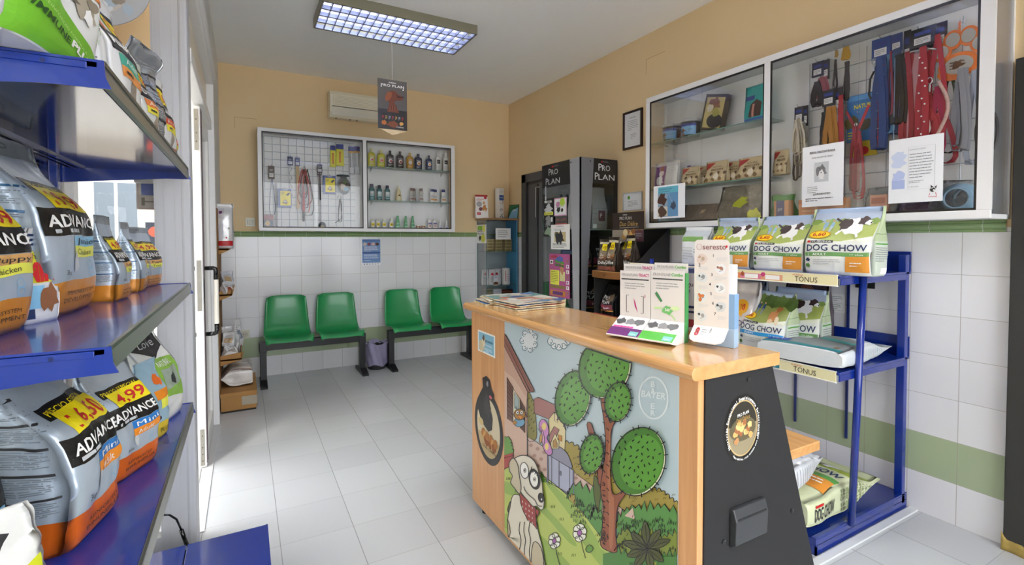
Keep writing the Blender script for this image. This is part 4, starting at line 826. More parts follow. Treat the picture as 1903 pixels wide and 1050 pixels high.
sheet_on('white found dog notice with a grey dog photo taped to the cabinet glass', 1492, 275, 1567, 381, n1)
sheet_on('large white letter to clients with pale blue stamps taped to the cabinet glass', 1653, 262, 1752, 373, n2)
sheet_on('printed sheet with blue puppy photos taped to the left cabinet pane', 1215, 347, 1273, 404, n3)
# leads on the wire grid
def RC(cx, cy, x=-.035): return R2(cx, cy, x)
def lead(cx, cy, label, cards, straps, group=GL, name='dog_lead', extra=None, cat='pet lead', L=.05):
    mb = MB(); hook(mb, L)
    for w, h, c, y, dx in cards:
        mb.box((dx-w/2, y-.002, -h), (dx+w/2, y, .0), mat(c, .4)); A = Art(mb, plane_fn((dx, y-.002, -h), (1, 0, 0), (0, 0, 1)), .0006, 0); A.rect(-w*.36, h*.15, w*.3, h*.5, mat('e4e4e6', .5)); A.para(-w*.3, h*.2, w*.25, h*.45, 3, K['grey'], 2, .4); A.rect(-w*.36, h*.62, w*.3, h*.8, mat('33408a', .5))
    for q in straps: loopstrap(mb, *q[:5], sp=q[5], y=q[6], seed=q[7], n=q[8])
    if extra: extra(mb)
    return hung(mb, name, label, cat, group, RC(cx, cy), RZ)
def zigpat(c2):
    def f(mb, x=0): pass
    return f
lead(210, 285, 'red and black patterned harness on a dark card, upper left of the wire grid', [(.065, .085, '2c2c46', -.03, 0), (.05, .11, '3a3a40', -.022, .035)], [(.035, -.1, -.24, .03, '8d4a54', .03, -.04, 1, 2), (.0, -.12, -.26, .028, '241d22', .025, -.05, 2, 2)])
lead(125, 488, 'beige leads on a dark card at the far left of the wire grid', [(.055, .09, '3b3c44', -.03, 0), (.04, .12, '2e2e36', -.024, .03)], [(-.005, -.07, -.36, .008, 'b0a690', .03, -.035, 3, 3), (.012, -.08, -.30, .010, 'd0c8b4', .03, -.045, 4, 3), (.0, -.09, -.44, .012, '6b5f52', .02, -.03, 5, 2), (.03, -.1, -.24, .012, '7f7f74', .02, -.04, 6, 2)])
lead(292, 235, 'short dark strap with a tan end hanging beside the yellow one', [], [(0, 0, -.06, .012, 'a98a4a', .01, -.03, 1, 1), (-.005, -.05, -.22, .010, '2e2a26', .012, -.032, 2, 1)])
lead(335, 220, 'yellow strap with a black lower half high on the wire grid', [], [(0, 0, -.09, .03, 'c39a3a', .02, -.03, 1, 1), (.01, -.08, -.30, .022, '3a3632', .01, -.03, 3, 1)])
lead(290, 410, 'mustard and red straps on a black card in the middle left of the grid', [(.1, .13, '1f2024', -.05, 0), (.07, .09, '2b2c30', -.058, -.02)], [(.0, -.1, -.42, .024, 'a8742a', .035, -.066, 1, 3), (.045, -.05, -.50, .022, 'a02834', .012, -.07, 2, 1), (-.04, -.12, -.33, .028, '1c1c1e', .02, -.062, 3, 2)], extra=lambda mb: clip(mb, .03, -.09, -.064, 1.2))
lead(398, 520, 'dark red harness straps meeting at a ring right of the mustard lead', [], [(-.0, -.07, -.44, .014, '8e2630', .02, -.06, 1, 2), (.01, -.10, -.46, .012, 'a83a40', .03, -.065, 2, 2)], extra=lambda mb: (strap(mb, [(-.05, .02), (0, -.09)], .012, '8e2630', -.06), strap(mb, [(.06, .03), (.01, -.09)], .014, 'b03038', -.062), clip(mb, .0, -.05, -.062)), name='dog_harness', cat='dog harness')
mb = MB(); mb.box((-.08, -.006, -.25), (.08, 0, 0), mat('3f79b8', .35), .002); A = Art(mb, plane_fn((-.08, -.006, -.25), (1, 0, 0), (0, 0, 1)), .0007, 0); A.sc = .73
A.text('NATURAL', .05, .24, .03, K['yellow'], .15, layer=2, bold=.02); A.blob(.04, .14, .05, mat('6a6338', .5), 2, 3); A.blob(.12, .11, .045, mat('4f4a34', .5), 3, 5); A.blob(.18, .14, .03, K['yellow'], 2, 2); A.rect(.0, .30, .22, .335, mat('5f9fd8', .4)); A.para(.01, .02, .09, .08, 3, K['yellow'], 2, .4)
hung(mb, 'picture_card', 'blue picture card with yellow lettering hanging behind the red harness', 'picture card', GL, RC(405, 425, -.05), RZ)
mb = MB(); mb.box((-.06, -.005, -.09), (.06, 0, 0), mat('c9b52c', .35)); A = Art(mb, plane_fn((-.06, -.005, -.09), (1, 0, 0), (0, 0, 1)), .0007, 0); A.ell(.06, .03, .022, .022, K['red']); A.blob(.03, .05, .015, mat('d8742a', .5), 2, 2); hung(mb, 'picture_card', 'small yellow card with a red disc below the blue picture card', 'picture card', GL, RC(408, 632, -.045), RZ)
lead(497, 178, 'blue tartan leads on a blue card in the middle of the wire grid', [(.085, .105, '2f4a8c', -.03, 0), (.05, .09, '3b4c86', -.022, .065), (.03, .18, '23262e', -.02, .11)],
     [(.01, -.11, -.60, .032, '2c4279', .03, -.045, 1, 2), (.045, -.1, -.50, .034, '4a7fa4', .03, -.04, 2, 1), (.075, -.08, -.52, .03, '33456e', .03, -.035, 3, 2), (.06, -.09, -.42, .008, '8a2f46', .02, -.05, 4, 1)], extra=lambda mb: (clip(mb, -.02, -.10, -.05, 1.5), [strap(mb, [(-.005, -.15-.045*k), (.03, -.15-.045*k)], .006, ('b0393f', '8fb3c9')[k % 2], -.055) for k in range(9)], [strap(mb, [(.012+dx, -.13), (.012+dx, -.56)], .003, c_, -.0555) for dx, c_ in ((-.008, '9a3440'), (.006, 'b9c46a'), (.036, '1c2a55'), (.062, '8fa6c4'))], mb.tube([(-.01, -.04, -.13), (-.04, -.045, -.2), (-.045, -.045, -.28), (-.02, -.045, -.34)], .005, K['ink'], 6)))
lead(672, 140, 'thick bundle of red and pink leads on dark cards, largest in the cabinet', [(.075, .10, '3a3f6a', -.03, 0), (.07, .10, '1f2126', -.022, .05), (.05, .12, '2d2733', -.04, .085), (.10, .09, '151517', -.045, .02)],
     [(-.03, -.1, -.58, .022, '8e1f2c', .03, -.05, 1, 2), (.0, -.12, -.58, .026, 'b88a90', .03, -.058, 2, 1), (.028, -.1, -.62, .026, 'a32433', .03, -.064, 3, 2), (.05, -.12, -.60, .024, '9c1f30', .02, -.05, 4, 1), (.08, -.06, -.55, .020, 'a8283a', .05, -.06, 5, 1), (-.07, -.1, -.46, .020, '1a191b', .03, -.05, 6, 2), (.09, -.3, -.64, .024, 'a41f4a', .04, -.055, 7, 1), (.12, -.2, -.62, .014, '1f3a30', .06, -.04, 8, 1), (.07, -.4, -.75, .016, 'b03038', .03, -.045, 9, 2)],
     extra=lambda mb: (mb.tube([(-.05, -.05, -.13), (-.02, -.06, -.105), (.04, -.062, -.11), (.09, -.06, -.13)], .005, mat('c6c9cf', .2, .9), 6), [mb.cyl((.02+.012*(k % 3), -.078, -.15-.028*k), (.02+.012*(k % 3), -.080, -.15-.028*k), .004, K['white'], 8) for k in range(14)], clip(mb, .06, -.25, -.07, 1.6), mb.tube([(.09, -.07, -.28)]+[(.10+.03*sin(i*.6), -.07, -.30-.04*i) for i in range(9)], .008, mat('c9a9a0', .6, noise_=.6, nscale=200), 8)))
lead(745, 430, 'black card with a ring of short red collars in front of the red bundle', [(.055, .1, '22222a', -.05, 0)], [(.01, -.1, -.24, .018, 'a82a36', .03, -.06, 1, 2), (-.02, -.1, -.20, .01, 'd8d4d0', .02, -.062, 3, 1), (.05, -.14, -.34, .02, '8f2030', .04, -.06, 2, 1)], name='dog_collar', cat='dog collar', L=.055)
lead(880, 380, 'grey rope leads hanging below the orange paw board', [], [(.0, .06, -.34, .022, '8d9099', .03, -.06, 1, 2), (.03, .04, -.38, .02, '9aa3b4', .03, -.055, 2, 2), (-.02, 0, -.30, .012, '6f7480', .02, -.065, 3, 1)])
mb = MB(); T0 = lambda dx, dz, rx, rz_, y, c, L=24: mb.prism([(dx+rx*cos(2*pi*k/L), y, dz+rz_*sin(2*pi*k/L)) for k in range(L)], (0, .006, 0), mat(c, .4))
orr = 'd9742a'; pad = [(.0, -.075, .075, .058), (-.062, .0, .036, .042), (-.022, .045, .036, .044), (.034, .045, .036, .044), (.072, .0, .034, .042), (-.015, -.105, .062, .035)]
for i, (a, b, c, d_) in enumerate(pad): T0(a, b, c, d_, -.060-.0008*i, orr); 
for i, (a, b, c, d_) in enumerate(pad[:5]): T0(a, b, c*.7, d_*.7, -.0645-.0008*i, 'a9a7a2')
A = Art(mb, plane_fn((0, -.0662, 0), (1, 0, 0), (0, 0, 1)), .0006, 0); A.blob(0, -.075, .02, K['brown'], 1, 2, 12, .5); A.para(-.03, -.095, .03, -.055, 3, K['brown'], 2, .35)
mb.box((-.004, -.062, .07), (.004, -.058, .12), mat('d9742a')); hook(mb, .055, .12); hung(mb, 'paw_board', 'orange paw shaped board with grey pads at the right end of the cabinet', 'paw board', GL, RC(862, 230, -.03), RZ)
for k, (dx, c) in enumerate(((.0, '8f6a4a'),)):
    mb = MB(); mb.tube([(.0+.03*cos(a)*1.2, -.05, -.12+.10*sin(a)) for a in [pi/2+i*pi/9 for i in range(19)]], .006, mat('5d5855', .6, noise_=.6, nscale=150), 8); hung(mb, 'rope_toy', 'dark twisted rope loop behind the side glass of the right cabinet', 'rope', GL, RC(985, 480), RZ)
GF = 'packets on the floor of the right wall cabinet'
def lowbox(cx, x, w, d_, h, c, lab, art=None, name='packet_box'):
    mb = MB(); mb.box((-w/2, -d_/2, 0), (w/2, d_/2, h), mat(c, .4), .002)
    if art: art(Art(mb, plane_fn((0, -d_/2, 0), (1, 0, 0), (0, 0, 1)), .0006, 0))
    return hung(mb, name, lab, 'box', GF, (x, RC(cx, 950, x).y, zs3), RZ)
lowbox(40, -.15, .09, .05, .12, 'd59a62', 'small violet and tan box in the left corner of the lead cabinet floor', lambda A: (A.rect(-.03, .0, .02, .12, mat('41386a', .4)), A.text('JOY', -.02, .06, .015, K['white'], .03)))
lowbox(222, -.14, .24, .07, .115, 'dc9a66', 'wide pale orange box below the found dog notice', lambda A: (A.rect(-.12, .09, .12, .115, mat('c9824a', .4)), A.para(-.1, .02, .1, .06, 2, mat('e8b88a', .5), 1, .5)))
lowbox(480, -.14, .075, .05, .115, 'd8a58a', 'small salmon box in clear wrap between the two notices', lambda A: (A.rect(-.03, .07, .03, .1, mat('b9806a', .4)),))
for k, (cx, c, lab) in enumerate(((40, '5a9a44', 'bright green leafy toy behind the small violet box'), (590, '4a3a52', 'dark heap of folded collars below the letter to clients'), (690, '5b4f63', 'second dark heap of folded collars below the letter'), (500, '8a8d8a', 'crumpled clear bag behind the salmon box'), (800, '7d8288', 'crumpled clear packet beside the blue coils'))):
    mb = MB(); b = Bag(.16 if k else .14, .09, .10 if k in (1, 2) else .16, k+20, wr=.03, taper=0, belly=.5); b.mesh(mb, [(1, mat(c, .35, noise_=.5, nscale=25, bump=.7, bscale=30, alpha=1 if k < 3 else .55))], nv=12); finish(mb, 'packet', lab, 'packet', GF, (-.09, RC(cx, 950, -.09).y, zs3), RZ)
for k, (cx, c, lab) in enumerate(((845, '8fb0c8', 'coil of pale blue lead wrapped in clear plastic on the cabinet floor'), (885, '9db3c2', 'second pale blue coil of lead in the right corner of the cabinet floor'))):
    mb = MB()
    for i in range(6): mb.tube([(.065*cos(a)*(1-.06*i), -.02-.006*i, .075+.065*sin(a)*(1-.06*i)) for a in [j*pi/10 for j in range(21)]], .005, mat(c, .35), 8)
    mb.box((-.07, -.01, 0), (.07, -.004, .15), mat('d5dade', .15, alpha=.25)); hung(mb, 'dog_lead', lab, 'pet lead', GF, (-.11+.03*k, RC(cx, 900, -.11).y, zs3), RZ)

# ---------------------------------------------------------------- benches
gr = mat('1f9552', .3, coat=.15); bk = mat('191a1d', .4)
def seat_fn(sc=1):
    prof = [(-.075, .815, .165), (-.085, .80, .178), (-.10, .70, .188), (-.13, .58, .198), (-.165, .50, .205), (-.22, .452, .210), (-.30, .440, .213), (-.40, .448, .214), (-.48, .452, .212), (-.52, .440, .205), (-.535, .420, .195)]
    def cr(v):
        f = v*(len(prof)-1); i = min(int(f), len(prof)-2); t = f-i; g = lambda k: prof[max(0, min(len(prof)-1, k))]
        return [.5*((2*g(i)[c])+(-g(i-1)[c]+g(i+1)[c])*t+(2*g(i-1)[c]-5*g(i)[c]+4*g(i+1)[c]-g(i+2)[c])*t*t+(-g(i-1)[c]+3*g(i)[c]-3*g(i+1)[c]+g(i+2)[c])*t**3) for c in range(3)]
    def fn(u, v):
        q = 2*u-1; y, z, w = cr(v); cor = 1
        if v < .12: cor = 1-.16*abs(q)**6*(1-v/.12)**2
        z2 = z-(.022*abs(q)**8 if v < .1 else 0)
        curl = .045*abs(q)**3.2; bkk = max(0, 1-v*2.2); st = max(0, min(1, (v-.4)*3))
        return Vector((q*w*cor, y-curl*(bkk*.8+.45*(1-bkk)*(1-st)), z2+curl*st*.45-(.03*abs(q)**6 if v > .93 else 0)))
    return fn
def bench(xc, cs, label):
    t = thing('waiting_bench', label, 'bench', (xc, 0, 0), 0, 'two seat waiting benches')
    for c in cs:
        mb = MB(); f = seat_fn(); mb.sheet(lambda u, v: f(u, v)+Vector((c, 0, 0)), 20, 30, gr, -.006); so_ = mb.build('seat', t, weld=True)
        for s in (-1, 1): mb = MB(); mb.box((c+s*.10-.02, -.42, .408), (c+s*.10+.02, -.20, .428), bk); mb.cyl((c+s*.1, -.30, .428), (c+s*.1, -.30, .436), .012, mat('6c6a60', .4, .5), 10); mb.build('seat_bracket', so_)
    mb = MB(); mb.box((-.49, -.355, .325), (.49, -.295, .405), bk, .004); mb.build('beam', t)
    for s in (-1, 1):
        mb = MB(); x = s*.455; mb.box((x-.028, -.36, .02), (x+.028, -.29, .33), bk, .003); mb.box((x-.032, -.365, .31), (x+.032, -.285, .41), bk, .003)
        mb.prism([(x-.03, -.50, .0), (x-.03, -.50, .018), (x-.03, -.38, .055), (x-.03, -.24, .055), (x-.03, -.12, .03), (x-.03, -.12, 0)], (.06, 0, 0), bk); mb.build('leg', t)
bench(-2.36, (-.235, .235), 'waiting bench with two green plastic seats, left of the waste bin')
bench(-1.15, (-.275, .24), 'waiting bench with two green plastic seats, partly behind the counter')

# ---------------------------------------------------------------- waste bin
t = thing('waste_bin', 'black waste bin with a translucent violet liner between the benches', 'waste bin', (-1.735, -.235, 0))
mb = MB(); mb.lathe([(.001, 0), (.085, 0), (.092, .012), (.118, .26), (.122, .262), (.114, .25), (.088, .014)], (0, 0, 0), mat('1a1a1c', .4), 28); mb.build('bin', t)
mb = MB(); lm = mat('a9a4c4', .25, alpha=.80, bump=.5, bscale=60)
def lf(u, v):
    a = 2*pi*u; r = .104+.026*v+.006*sin(a*9+v*5)+.005*noise.noise(Vector((cos(a)*3, sin(a)*3, v*4))); return Vector((r*cos(a), r*sin(a), .045+.235*v+.012*sin(a*5)*v-.012*(1-v)*sin(a*4)))
mb.grid(lf, 64, 14, lm); mb.grid(lambda u, v: Vector((cos(2*pi*u)*(.13-.028*v), sin(2*pi*u)*(.13-.028*v), .28-.03*v+.012*sin(2*pi*u*5)*(1-v)+.006*sin(2*pi*u*11))), 64, 5, lm); ln_ = mb.build('liner', t)
mb = MB(); b = Bag(.10, .05, .14, 7, wr=.02, taper=0, belly=.5); b.mesh(mb, [(1, lm)], nv=10); o = mb.build('liner_knot', ln_); o.location = (.125, -.02, .05); 
mb = MB(); mb.lathe([(.001, 0), (.1, 0)], (0, 0, .10), mat('5a5768', .8), 20); mb.build('rubbish', t)
# ---------------------------------------------------------------- corner glass cabinet
oak = wood('a8825a', '8d6a46', .45, 0, .1); clr = glass('ffffff', .5)
X0, X1, Y0, ZT = -.45, -.03, -.27, 1.60
t = thing('corner_cabinet', 'narrow glass cabinet with a blue side and oak top in the back corner', 'display cabinet', (0, 0, 0))
mb = MB(); mb.box((X0-.02, Y0-.02, ZT), (X1+.01, -.0, ZT+.022), oak, .002); mb.build('top', t)
mb = MB(); bl = mat('4f9cc8', .35); mb.box((X1-.012, Y0, 0), (X1, 0, ZT), bl); mb.build('side_panel', t)
mb = MB(); mb.box((X0, -.012, .0), (X1-.012, 0, ZT), mat('9aa7ab', .4)); mb.build('back_panel', t)
mb = MB(); mb.box((X0, Y0, 0), (X1, 0, .08), oak); mb.build('plinth', t)
mb = MB(); mb.box((X0, Y0, .08), (X1-.012, Y0+.004, ZT), clr); mb.build('glass_door', t)
mb = MB(); mb.box((X0, Y0+.004, .08), (X0+.004, -.012, ZT), clr); mb.build('side_pane', t)
mb = MB(); mb.box((X0-.001, Y0-.001, .08), (X0+.006, Y0+.008, ZT), mat('6f8a88', .2)); mb.box((X0-.001, -.016, .08), (X0+.004, -.01, ZT), mat('7f9a98', .2)); mb.box((X0+.02, Y0-.01, ZT-.03), (X0+.10, Y0+.006, ZT-.008), mat('8d9698', .3, .6)); mb.build('edge_trim', t)
sh = [at(930, 467, 'Y', -.25).z, at(930, 530, 'Y', -.25).z, .62]
for z in sh: mb = MB(); mb.box((X0+.005, Y0+.006, z-.006), (X1-.013, -.013, z), glass('f2f8f5', .6)); mb.box((X0+.005, Y0+.005, z-.006), (X1-.013, Y0+.006, z), mat('7fa59a', .2)); mb.build('glass_shelf', t)
CG = 'goods in the corner cabinet'
for j, cx in enumerate((-.375, -.26, -.13)):
    for k in range(4):
        mb = MB(); mb.box((-.048, -.04, 0), (.048, .04, .036), mat('a8976a', .5), .002); mb.box((-.05, -.042, .026), (.05, .042, .037), mat('b9a878', .5), .002); mb.box((-.03, -.0405, .006), (.03, -.040, .018), mat('7c7a45', .5))
        o = mb.build('small_carton', label='khaki carton, %s in the %s stack of the corner cabinet' % (('lowest', 'second from the bottom', 'second from the top', 'topmost')[k], ('left', 'middle', 'right')[j]), cat='carton', group=CG); o.location = (cx, -.18, sh[0]+k*.0372); o.rotation_euler = (0, 0, rad((-4, 3, 2)[j]+k))
def paper(name, label, p, w, h, ry, art, base='f0f0ee', rz=0., cat='notice', th=.001, rx=0.):
    mb = MB(); mb.box((0, -th, 0), (w, 0, h), mat(base, .5)); art(Art(mb, plane_fn((0, -th, 0), (1, 0, 0), (0, 0, 1)), .0005, 0), w, h); o = mb.build(name, label=label, cat=cat); o.location = p; o.rotation_euler = (rx, ry, rz); return o
def on_y(name, label, px0, py0, px1, py1, y, art, base='f0f0ee', cat='notice'):
    a, b = at(px0, py0, 'Y', y), at(px1, py1, 'Y', y); return paper(name, label, (a.x, y, b.z), b.x-a.x, a.z-b.z, 0, art, base, 0, cat)
def on_x(name, label, px0, py0, px1, py1, x, art, base='f0f0ee', cat='notice'):
    a, b = at(px0, py0, 'X', x), at(px1, py1, 'X', x); return paper(name, label, (x, a.y, b.z), a.y-b.y, a.z-b.z, 0, art, base, -pi/2, cat)
on_y('taped_notice', 'white handwritten notice with rounded look on the corner cabinet glass', 921, 424, 949, 445, Y0-.002, lambda A, w, h: A.para(w*.15, h*.15, w*.85, h*.85, 4, K['grey'], 1, .3))
def pf(A, w, h): A.rect(w*.1, h*.72, w*.6, h*.93, K['lime']); A.text('GATO', w*.1, h*.6, h*.12, K['navy'], w*.5, bold=.02); A.text('MASCOTA', w*.1, h*.45, h*.11, K['navy'], w*.65); A.blob(w*.7, h*.25, w*.2, K['lyel'], 1, 3); A.blob(w*.35, h*.25, w*.12, K['ink'], 1, 5); A.blob(w*.75, h*.8, w*.15, K['lyel'], 1, 4)
on_x('taped_flyer', 'small flyer with green shapes on the left glass of the corner cabinet', 886, 418, 904, 452, X0-.002, pf, cat='flyer')
mb = MB(); mb.lathe([(.001, 0), (.05, 0), (.052, .01), (.052, .19), (.048, .2), (.001, .2)], (0, 0, 0), mat('eceae6', .35), 24); A = Art(mb, lambda u, v, l: Vector(((.0525+l)*sin(u/.052), -(.0525+l)*cos(u/.052), v)), .0005, .01)
A.rect(-.03, .04, -.022, .17, K['red']); A.text('GELACAN', -.01, .12, .012, K['ink'], .045); A.text('FORTE', -.01, .09, .012, K['red'], .035); A.para(-.01, .04, .04, .08, 4, K['lgrey'], 2, .4)
o = mb.build('supplement_tub', label='round white supplement tub on the second shelf of the corner cabinet', cat='tub', group=CG); o.location = (at(940, 525, 'Y', -.17).x, -.17, sh[1])
mb = MB(); mb.box((-.035, -.03, 0), (.035, .03, .19), mat('e9e8e6', .4), .002); A = Art(mb, plane_fn((-.035, -.03, 0), (1, 0, 0), (0, 0, 1)), .0005, 0); A.rect(.0, .14, .07, .17, K['lgrey']); A.text('MED', .01, .08, .02, K['red'], .04)
o = mb.build('medicine_box', label='tall white carton beside the round tub in the corner cabinet', cat='box', group=CG); o.location = (at(925, 525, 'Y', -.13).x, -.12, sh[1])
mb = MB(); mb.box((-.032, -.02, 0), (.032, .02, .11), mat('e6e8ee', .4), .002); A = Art(mb, plane_fn((-.032, -.02, 0), (1, 0, 0), (0, 0, 1)), .0005, 0); A.text('IMPROVE', .008, .085, .014, mat('3a57b5', .4), .048); A.rect(.0, .01, .064, .04, mat('a05a3a', .5)); A.blob(.03, .03, .016, K['brown'], 2, 3)
o = mb.build('medicine_box', label='small white carton with a blue word in the corner cabinet', cat='box', group=CG); o.location = (at(921, 529, 'Y', -.235).x, -.225, sh[1])
for k in range(3): pouch('sachet', ('white sachet nearest the left glass of the corner cabinet', 'middle white sachet in the corner cabinet', 'white sachet next to the small carton in the corner cabinet')[k], -.20+.02*k, -.41+.075*k, sh[1], .085, .19, 'dcdde0', lambda A, w, h: (A.blob(0, h*.7, w*.2, K['red'], 1, 2), A.para(-w*.3, h*.2, w*.3, h*.55, 4, K['grey'], 1, .4)), rz=0, cat='sachet', group=CG, D=.03, seed=k)
zc = .62; 
for o in COL.objects:
    if o.name.startswith('sachet'): o.location = (o.location.x, (-.15, -.19, -.16)[int(o.name[-1]) if o.name[-1].isdigit() else 0] if True else 0, sh[1])
for k, (x, w, h, c, lab) in enumerate(((-.38, .1, .16, '8a876a', 'foil pouch on the lower shelf of the corner cabinet'), (-.26, .11, .15, 'd6d8dc', 'white carton on the lower shelf of the corner cabinet'), (-.13, .16, .14, '4a2a20', 'dark brown carton on the lower shelf of the corner cabinet'))):
    zz = sh[1]-.205; mb = MB(); mb.box((-w/2, -.04, 0), (w/2, .04, h), mat(c, .4), .003); A = Art(mb, plane_fn((-w/2, -.04, 0), (1, 0, 0), (0, 0, 1)), .0005, 0); A.para(w*.2, h*.5, w*.8, h*.62, 1, K['white'], 1, .5); A.rect(w*.05, h*.8, w*.95, h*.9, mat(('5a5a48', 'b9c3d6', '8a4a34')[k], .5))
    o = mb.build('carton', label=lab, cat='box', group=CG); o.location = (x, -.15, zz)
mb = MB(); mb.box((X0+.005, Y0+.006, sh[1]-.211), (X1-.013, -.013, sh[1]-.205), glass('f2f8f5', .6)); mb.build('glass_shelf', t)
# on top of it
zt = ZT+.022
t = thing('brochure_holder', 'leaflet stand with a red header and a ginger cat photo on the corner cabinet', 'leaflet stand', (at(897, 405, 'Y', -.18).x, -.17, zt), rad(-8))
mb = MB(); w, h = .155, .285; mb.T = Matrix.Rotation(rad(-8), 4, 'X'); mb.box((-w/2, 0, 0), (w/2, .003, h), mat('efece8', .4)); A = Art(mb, plane_fn((-w/2, 0, 0), (1, 0, 0), (0, 0, 1)), .0006, 0)
A.rect(0, h*.92, w, h, mat('b0262c', .4)); A.ell(w*.82, h*.88, w*.12, w*.12, mat('b0262c', .4), 2); A.para(w*.1, h*.74, w*.8, h*.84, 2, K['red'], 1, .35); A.ell(w*.3, h*.6, w*.22, w*.22, mat('a9a6a6', .5)); A.blob(w*.4, h*.38, w*.16, mat('7a4a55', .5), 2, 5)
A.blob(w*.72, h*.42, w*.17, mat('c98a4a', .5), 3, 2, sy=1.7); A.blob(w*.68, h*.66, w*.11, mat('d29a5a', .5), 4, 4); A.blob(w*.72, h*.3, w*.08, mat('efe6da', .5), 5, 4, sy=1.5); A.rect(w*.1, h*.14, w*.4, h*.25, mat('c8404a', .4)); A.text('info', w*.14, h*.17, h*.04, K['white'], w*.2); mb.build('header_card', t)
mb = MB(); mb.box((-w/2, -.02, 0), (w/2, .06, .008), mat('efece8', .4)); mb.box((-w/2, .05, 0), (w/2, .054, .12), mat('e6e3df', .5)); mb.build('easel_back', t)
t = thing('picture_cube_tower', 'tall white tower of five picture cubes on the corner cabinet', 'display tower', (at(929, 404, 'Y', -.12).x, -.11, zt), rad(14))
for k in range(5):
    mb = MB(); s = .037; z = k*.0745; mb.box((-s, -s, z), (s, s, z+.0745), mat('eceae6', .4), .001)
    for r_ in range(2):
        o_, u_ = ((-s, -s, z), (1, 0, 0)) if r_ == 0 else ((s, -s, z), (0, 1, 0)); A = Art(mb, plane_fn(o_, u_, (0, 0, 1)), .0006, 0)
        if k == 4: A.ring(.037, .04, .022, .022, .002, K['grey'], 1); A.text('A', .03, .03, .018, K['grey'])
        elif k == 3: A.rect(0, .0, .074, .066, mat('3f63a8', .4)); A.text('seresto', .01, .03, .012, K['white'], .055)
        elif k == 2: A.text('1', .012, .03, .03, K['red']); A.text('2', .042, .03, .03, K['ink']); A.blob(.06, .06, .006, K['red'], 1)
        elif k == 1: A.blob(.03, .035, .02, K['lgrey'], 1, 3); A.blob(.05, .04, .014, mat('e0b8b8', .5), 2, 4)
        else: A.line([(.012, .015), (.055, .06)], .008, K['dgrey']); A.blob(.05, .02, .012, K['grey'], 1, 2)
    mb.build('cube', t)
t = thing('leaning_plaque', 'green and blue framed plaque leaning on the corner cabinet', 'plaque', (-.052, -.19, zt), rad(-76))
mb = MB(); mb.T = Matrix.Rotation(rad(-9), 4, 'X'); w, h = .17, .175; mb.box((-w/2, 0, 0), (w/2, .008, h), mat('2a5a40', .3)); A = Art(mb, plane_fn((-w/2, 0, 0), (1, 0, 0), (0, 0, 1)), .0006, 0); A.poly([(.006, .006), (w-.006, .006), (w-.006, h*.8), (w*.3, h*.55)], mat('7fb0cc', .35)); A.poly([(.006, h*.2), (.006, h-.006), (w-.006, h-.006), (w*.4, h*.8)], mat('3c7a50', .35), 2); A.para(w*.4, h*.45, w*.85, h*.7, 3, K['white'], 3, .3); mb.build('plaque_face', t)
mb = MB(); mb.prism([(-.01, .010, .0), (-.01, .03, 0), (-.01, .028, .10)], (.02, 0, 0), mat('22332c', .5)); mb.build('strut', t)

# ---------------------------------------------------------------- tall grey Pro Plan cabinet
PX, PY0, PY1, PZ = -.42, -2.07, -1.46, 2.075
t = thing('food_cabinet', 'tall grey and black glazed pet food cabinet in front of the grey door', 'display cabinet', (0, 0, 0))
bk2 = mat('1d1d1e', .3); gy = mat('8a8c90', .4); gyd = mat('717377', .4)
mb = MB(); mb.box((-.03, PY0+.01, .05), (-.012, PY1, PZ-.02), bk2); mb.build('back_panel', t)
mb = MB(); mb.box((PX+.03, PY1-.02, .05), (-.03, PY1, PZ-.02), mat('55585b', .4)); mb.build('far_side_panel', t)
mb = MB(); mb.box((PX, PY0, PZ-.02), (-.012, PY1, PZ), bk2); mb.build('top', t)
mb = MB(); mb.box((PX, PY0, 0), (-.012, PY1, .12), bk2); mb.build('base', t)
mb = MB()
mb.prism([(PX-.006, PY0-.006, PZ), (PX-.006, PY0+.15, PZ), (PX-.006, PY0+.055, 0), (PX-.006, PY0-.006, 0)], (.012, 0, 0), mat('a2a4a9', .4))
mb.prism([(PX-.006, PY0-.006, PZ), (PX+.14, PY0-.006, PZ), (PX+.01, PY0-.006, 0), (PX-.006, PY0-.006, 0)], (0, .012, 0), gyd)
for q in ((PX-.007, PY0+.13, PZ-.03), (PX+.10, PY0-.007, PZ-.03)): mb.box((q[0]-.004, q[1]-.004, q[2]-.006), (q[0]+.004, q[1]+.004, q[2]+.006), bk2)
mb.build('corner_post', t)
def header(o_, u_, n_, w, lab):
    mb = MB(); fn = plane_fn(o_, u_, (0, 0, 1)); A = Art(mb, fn, .0008, 0)
    A.tris([(0, 0), (w, 0), (w, .215), (0, .215)], [(0, 1, 2, 3)], bk2, 0, False); V = [fn(x, y, -.006) for x, y in ((0, 0), (w, 0), (w, .215), (0, .215))]; mb.add(V, [(3, 2, 1, 0)], bk2)
    mb.add([fn(0, 0, 0), fn(w, 0, 0), fn(w, 0, -.006), fn(0, 0, -.006), fn(0, .215, 0), fn(w, .215, 0), fn(w, .215, -.006), fn(0, .215, -.006)], [(0, 3, 2, 1), (4, 5, 6, 7)], bk2)
    return mb, A
wh = mat('d6dbdd', .4)
mb, A = header((PX-.004, PY1, PZ-.215), (0, -1, 0), 0, .47, ''); A.rect(.17, .178, .20, .195, K['red']); A.text('PURINA', .205, .18, .014, K['grey'], .08)
A.text('P', .12, .110, .062, wh, layer=2); A.text('RO', .165, .110, .05, wh, .11, layer=2); A.text('P', .07, .025, .062, wh, layer=2); A.text('LAN', .115, .025, .05, wh, .19, layer=2); mb.build('sign', t)
mb, A = header((PX+.13, PY0-.004, PZ-.215), (1, 0, 0), 0, .275, ''); A.rect(.09, .182, .105, .195, K['red']); A.text('PURINA', .11, .184, .011, K['grey'], .06)
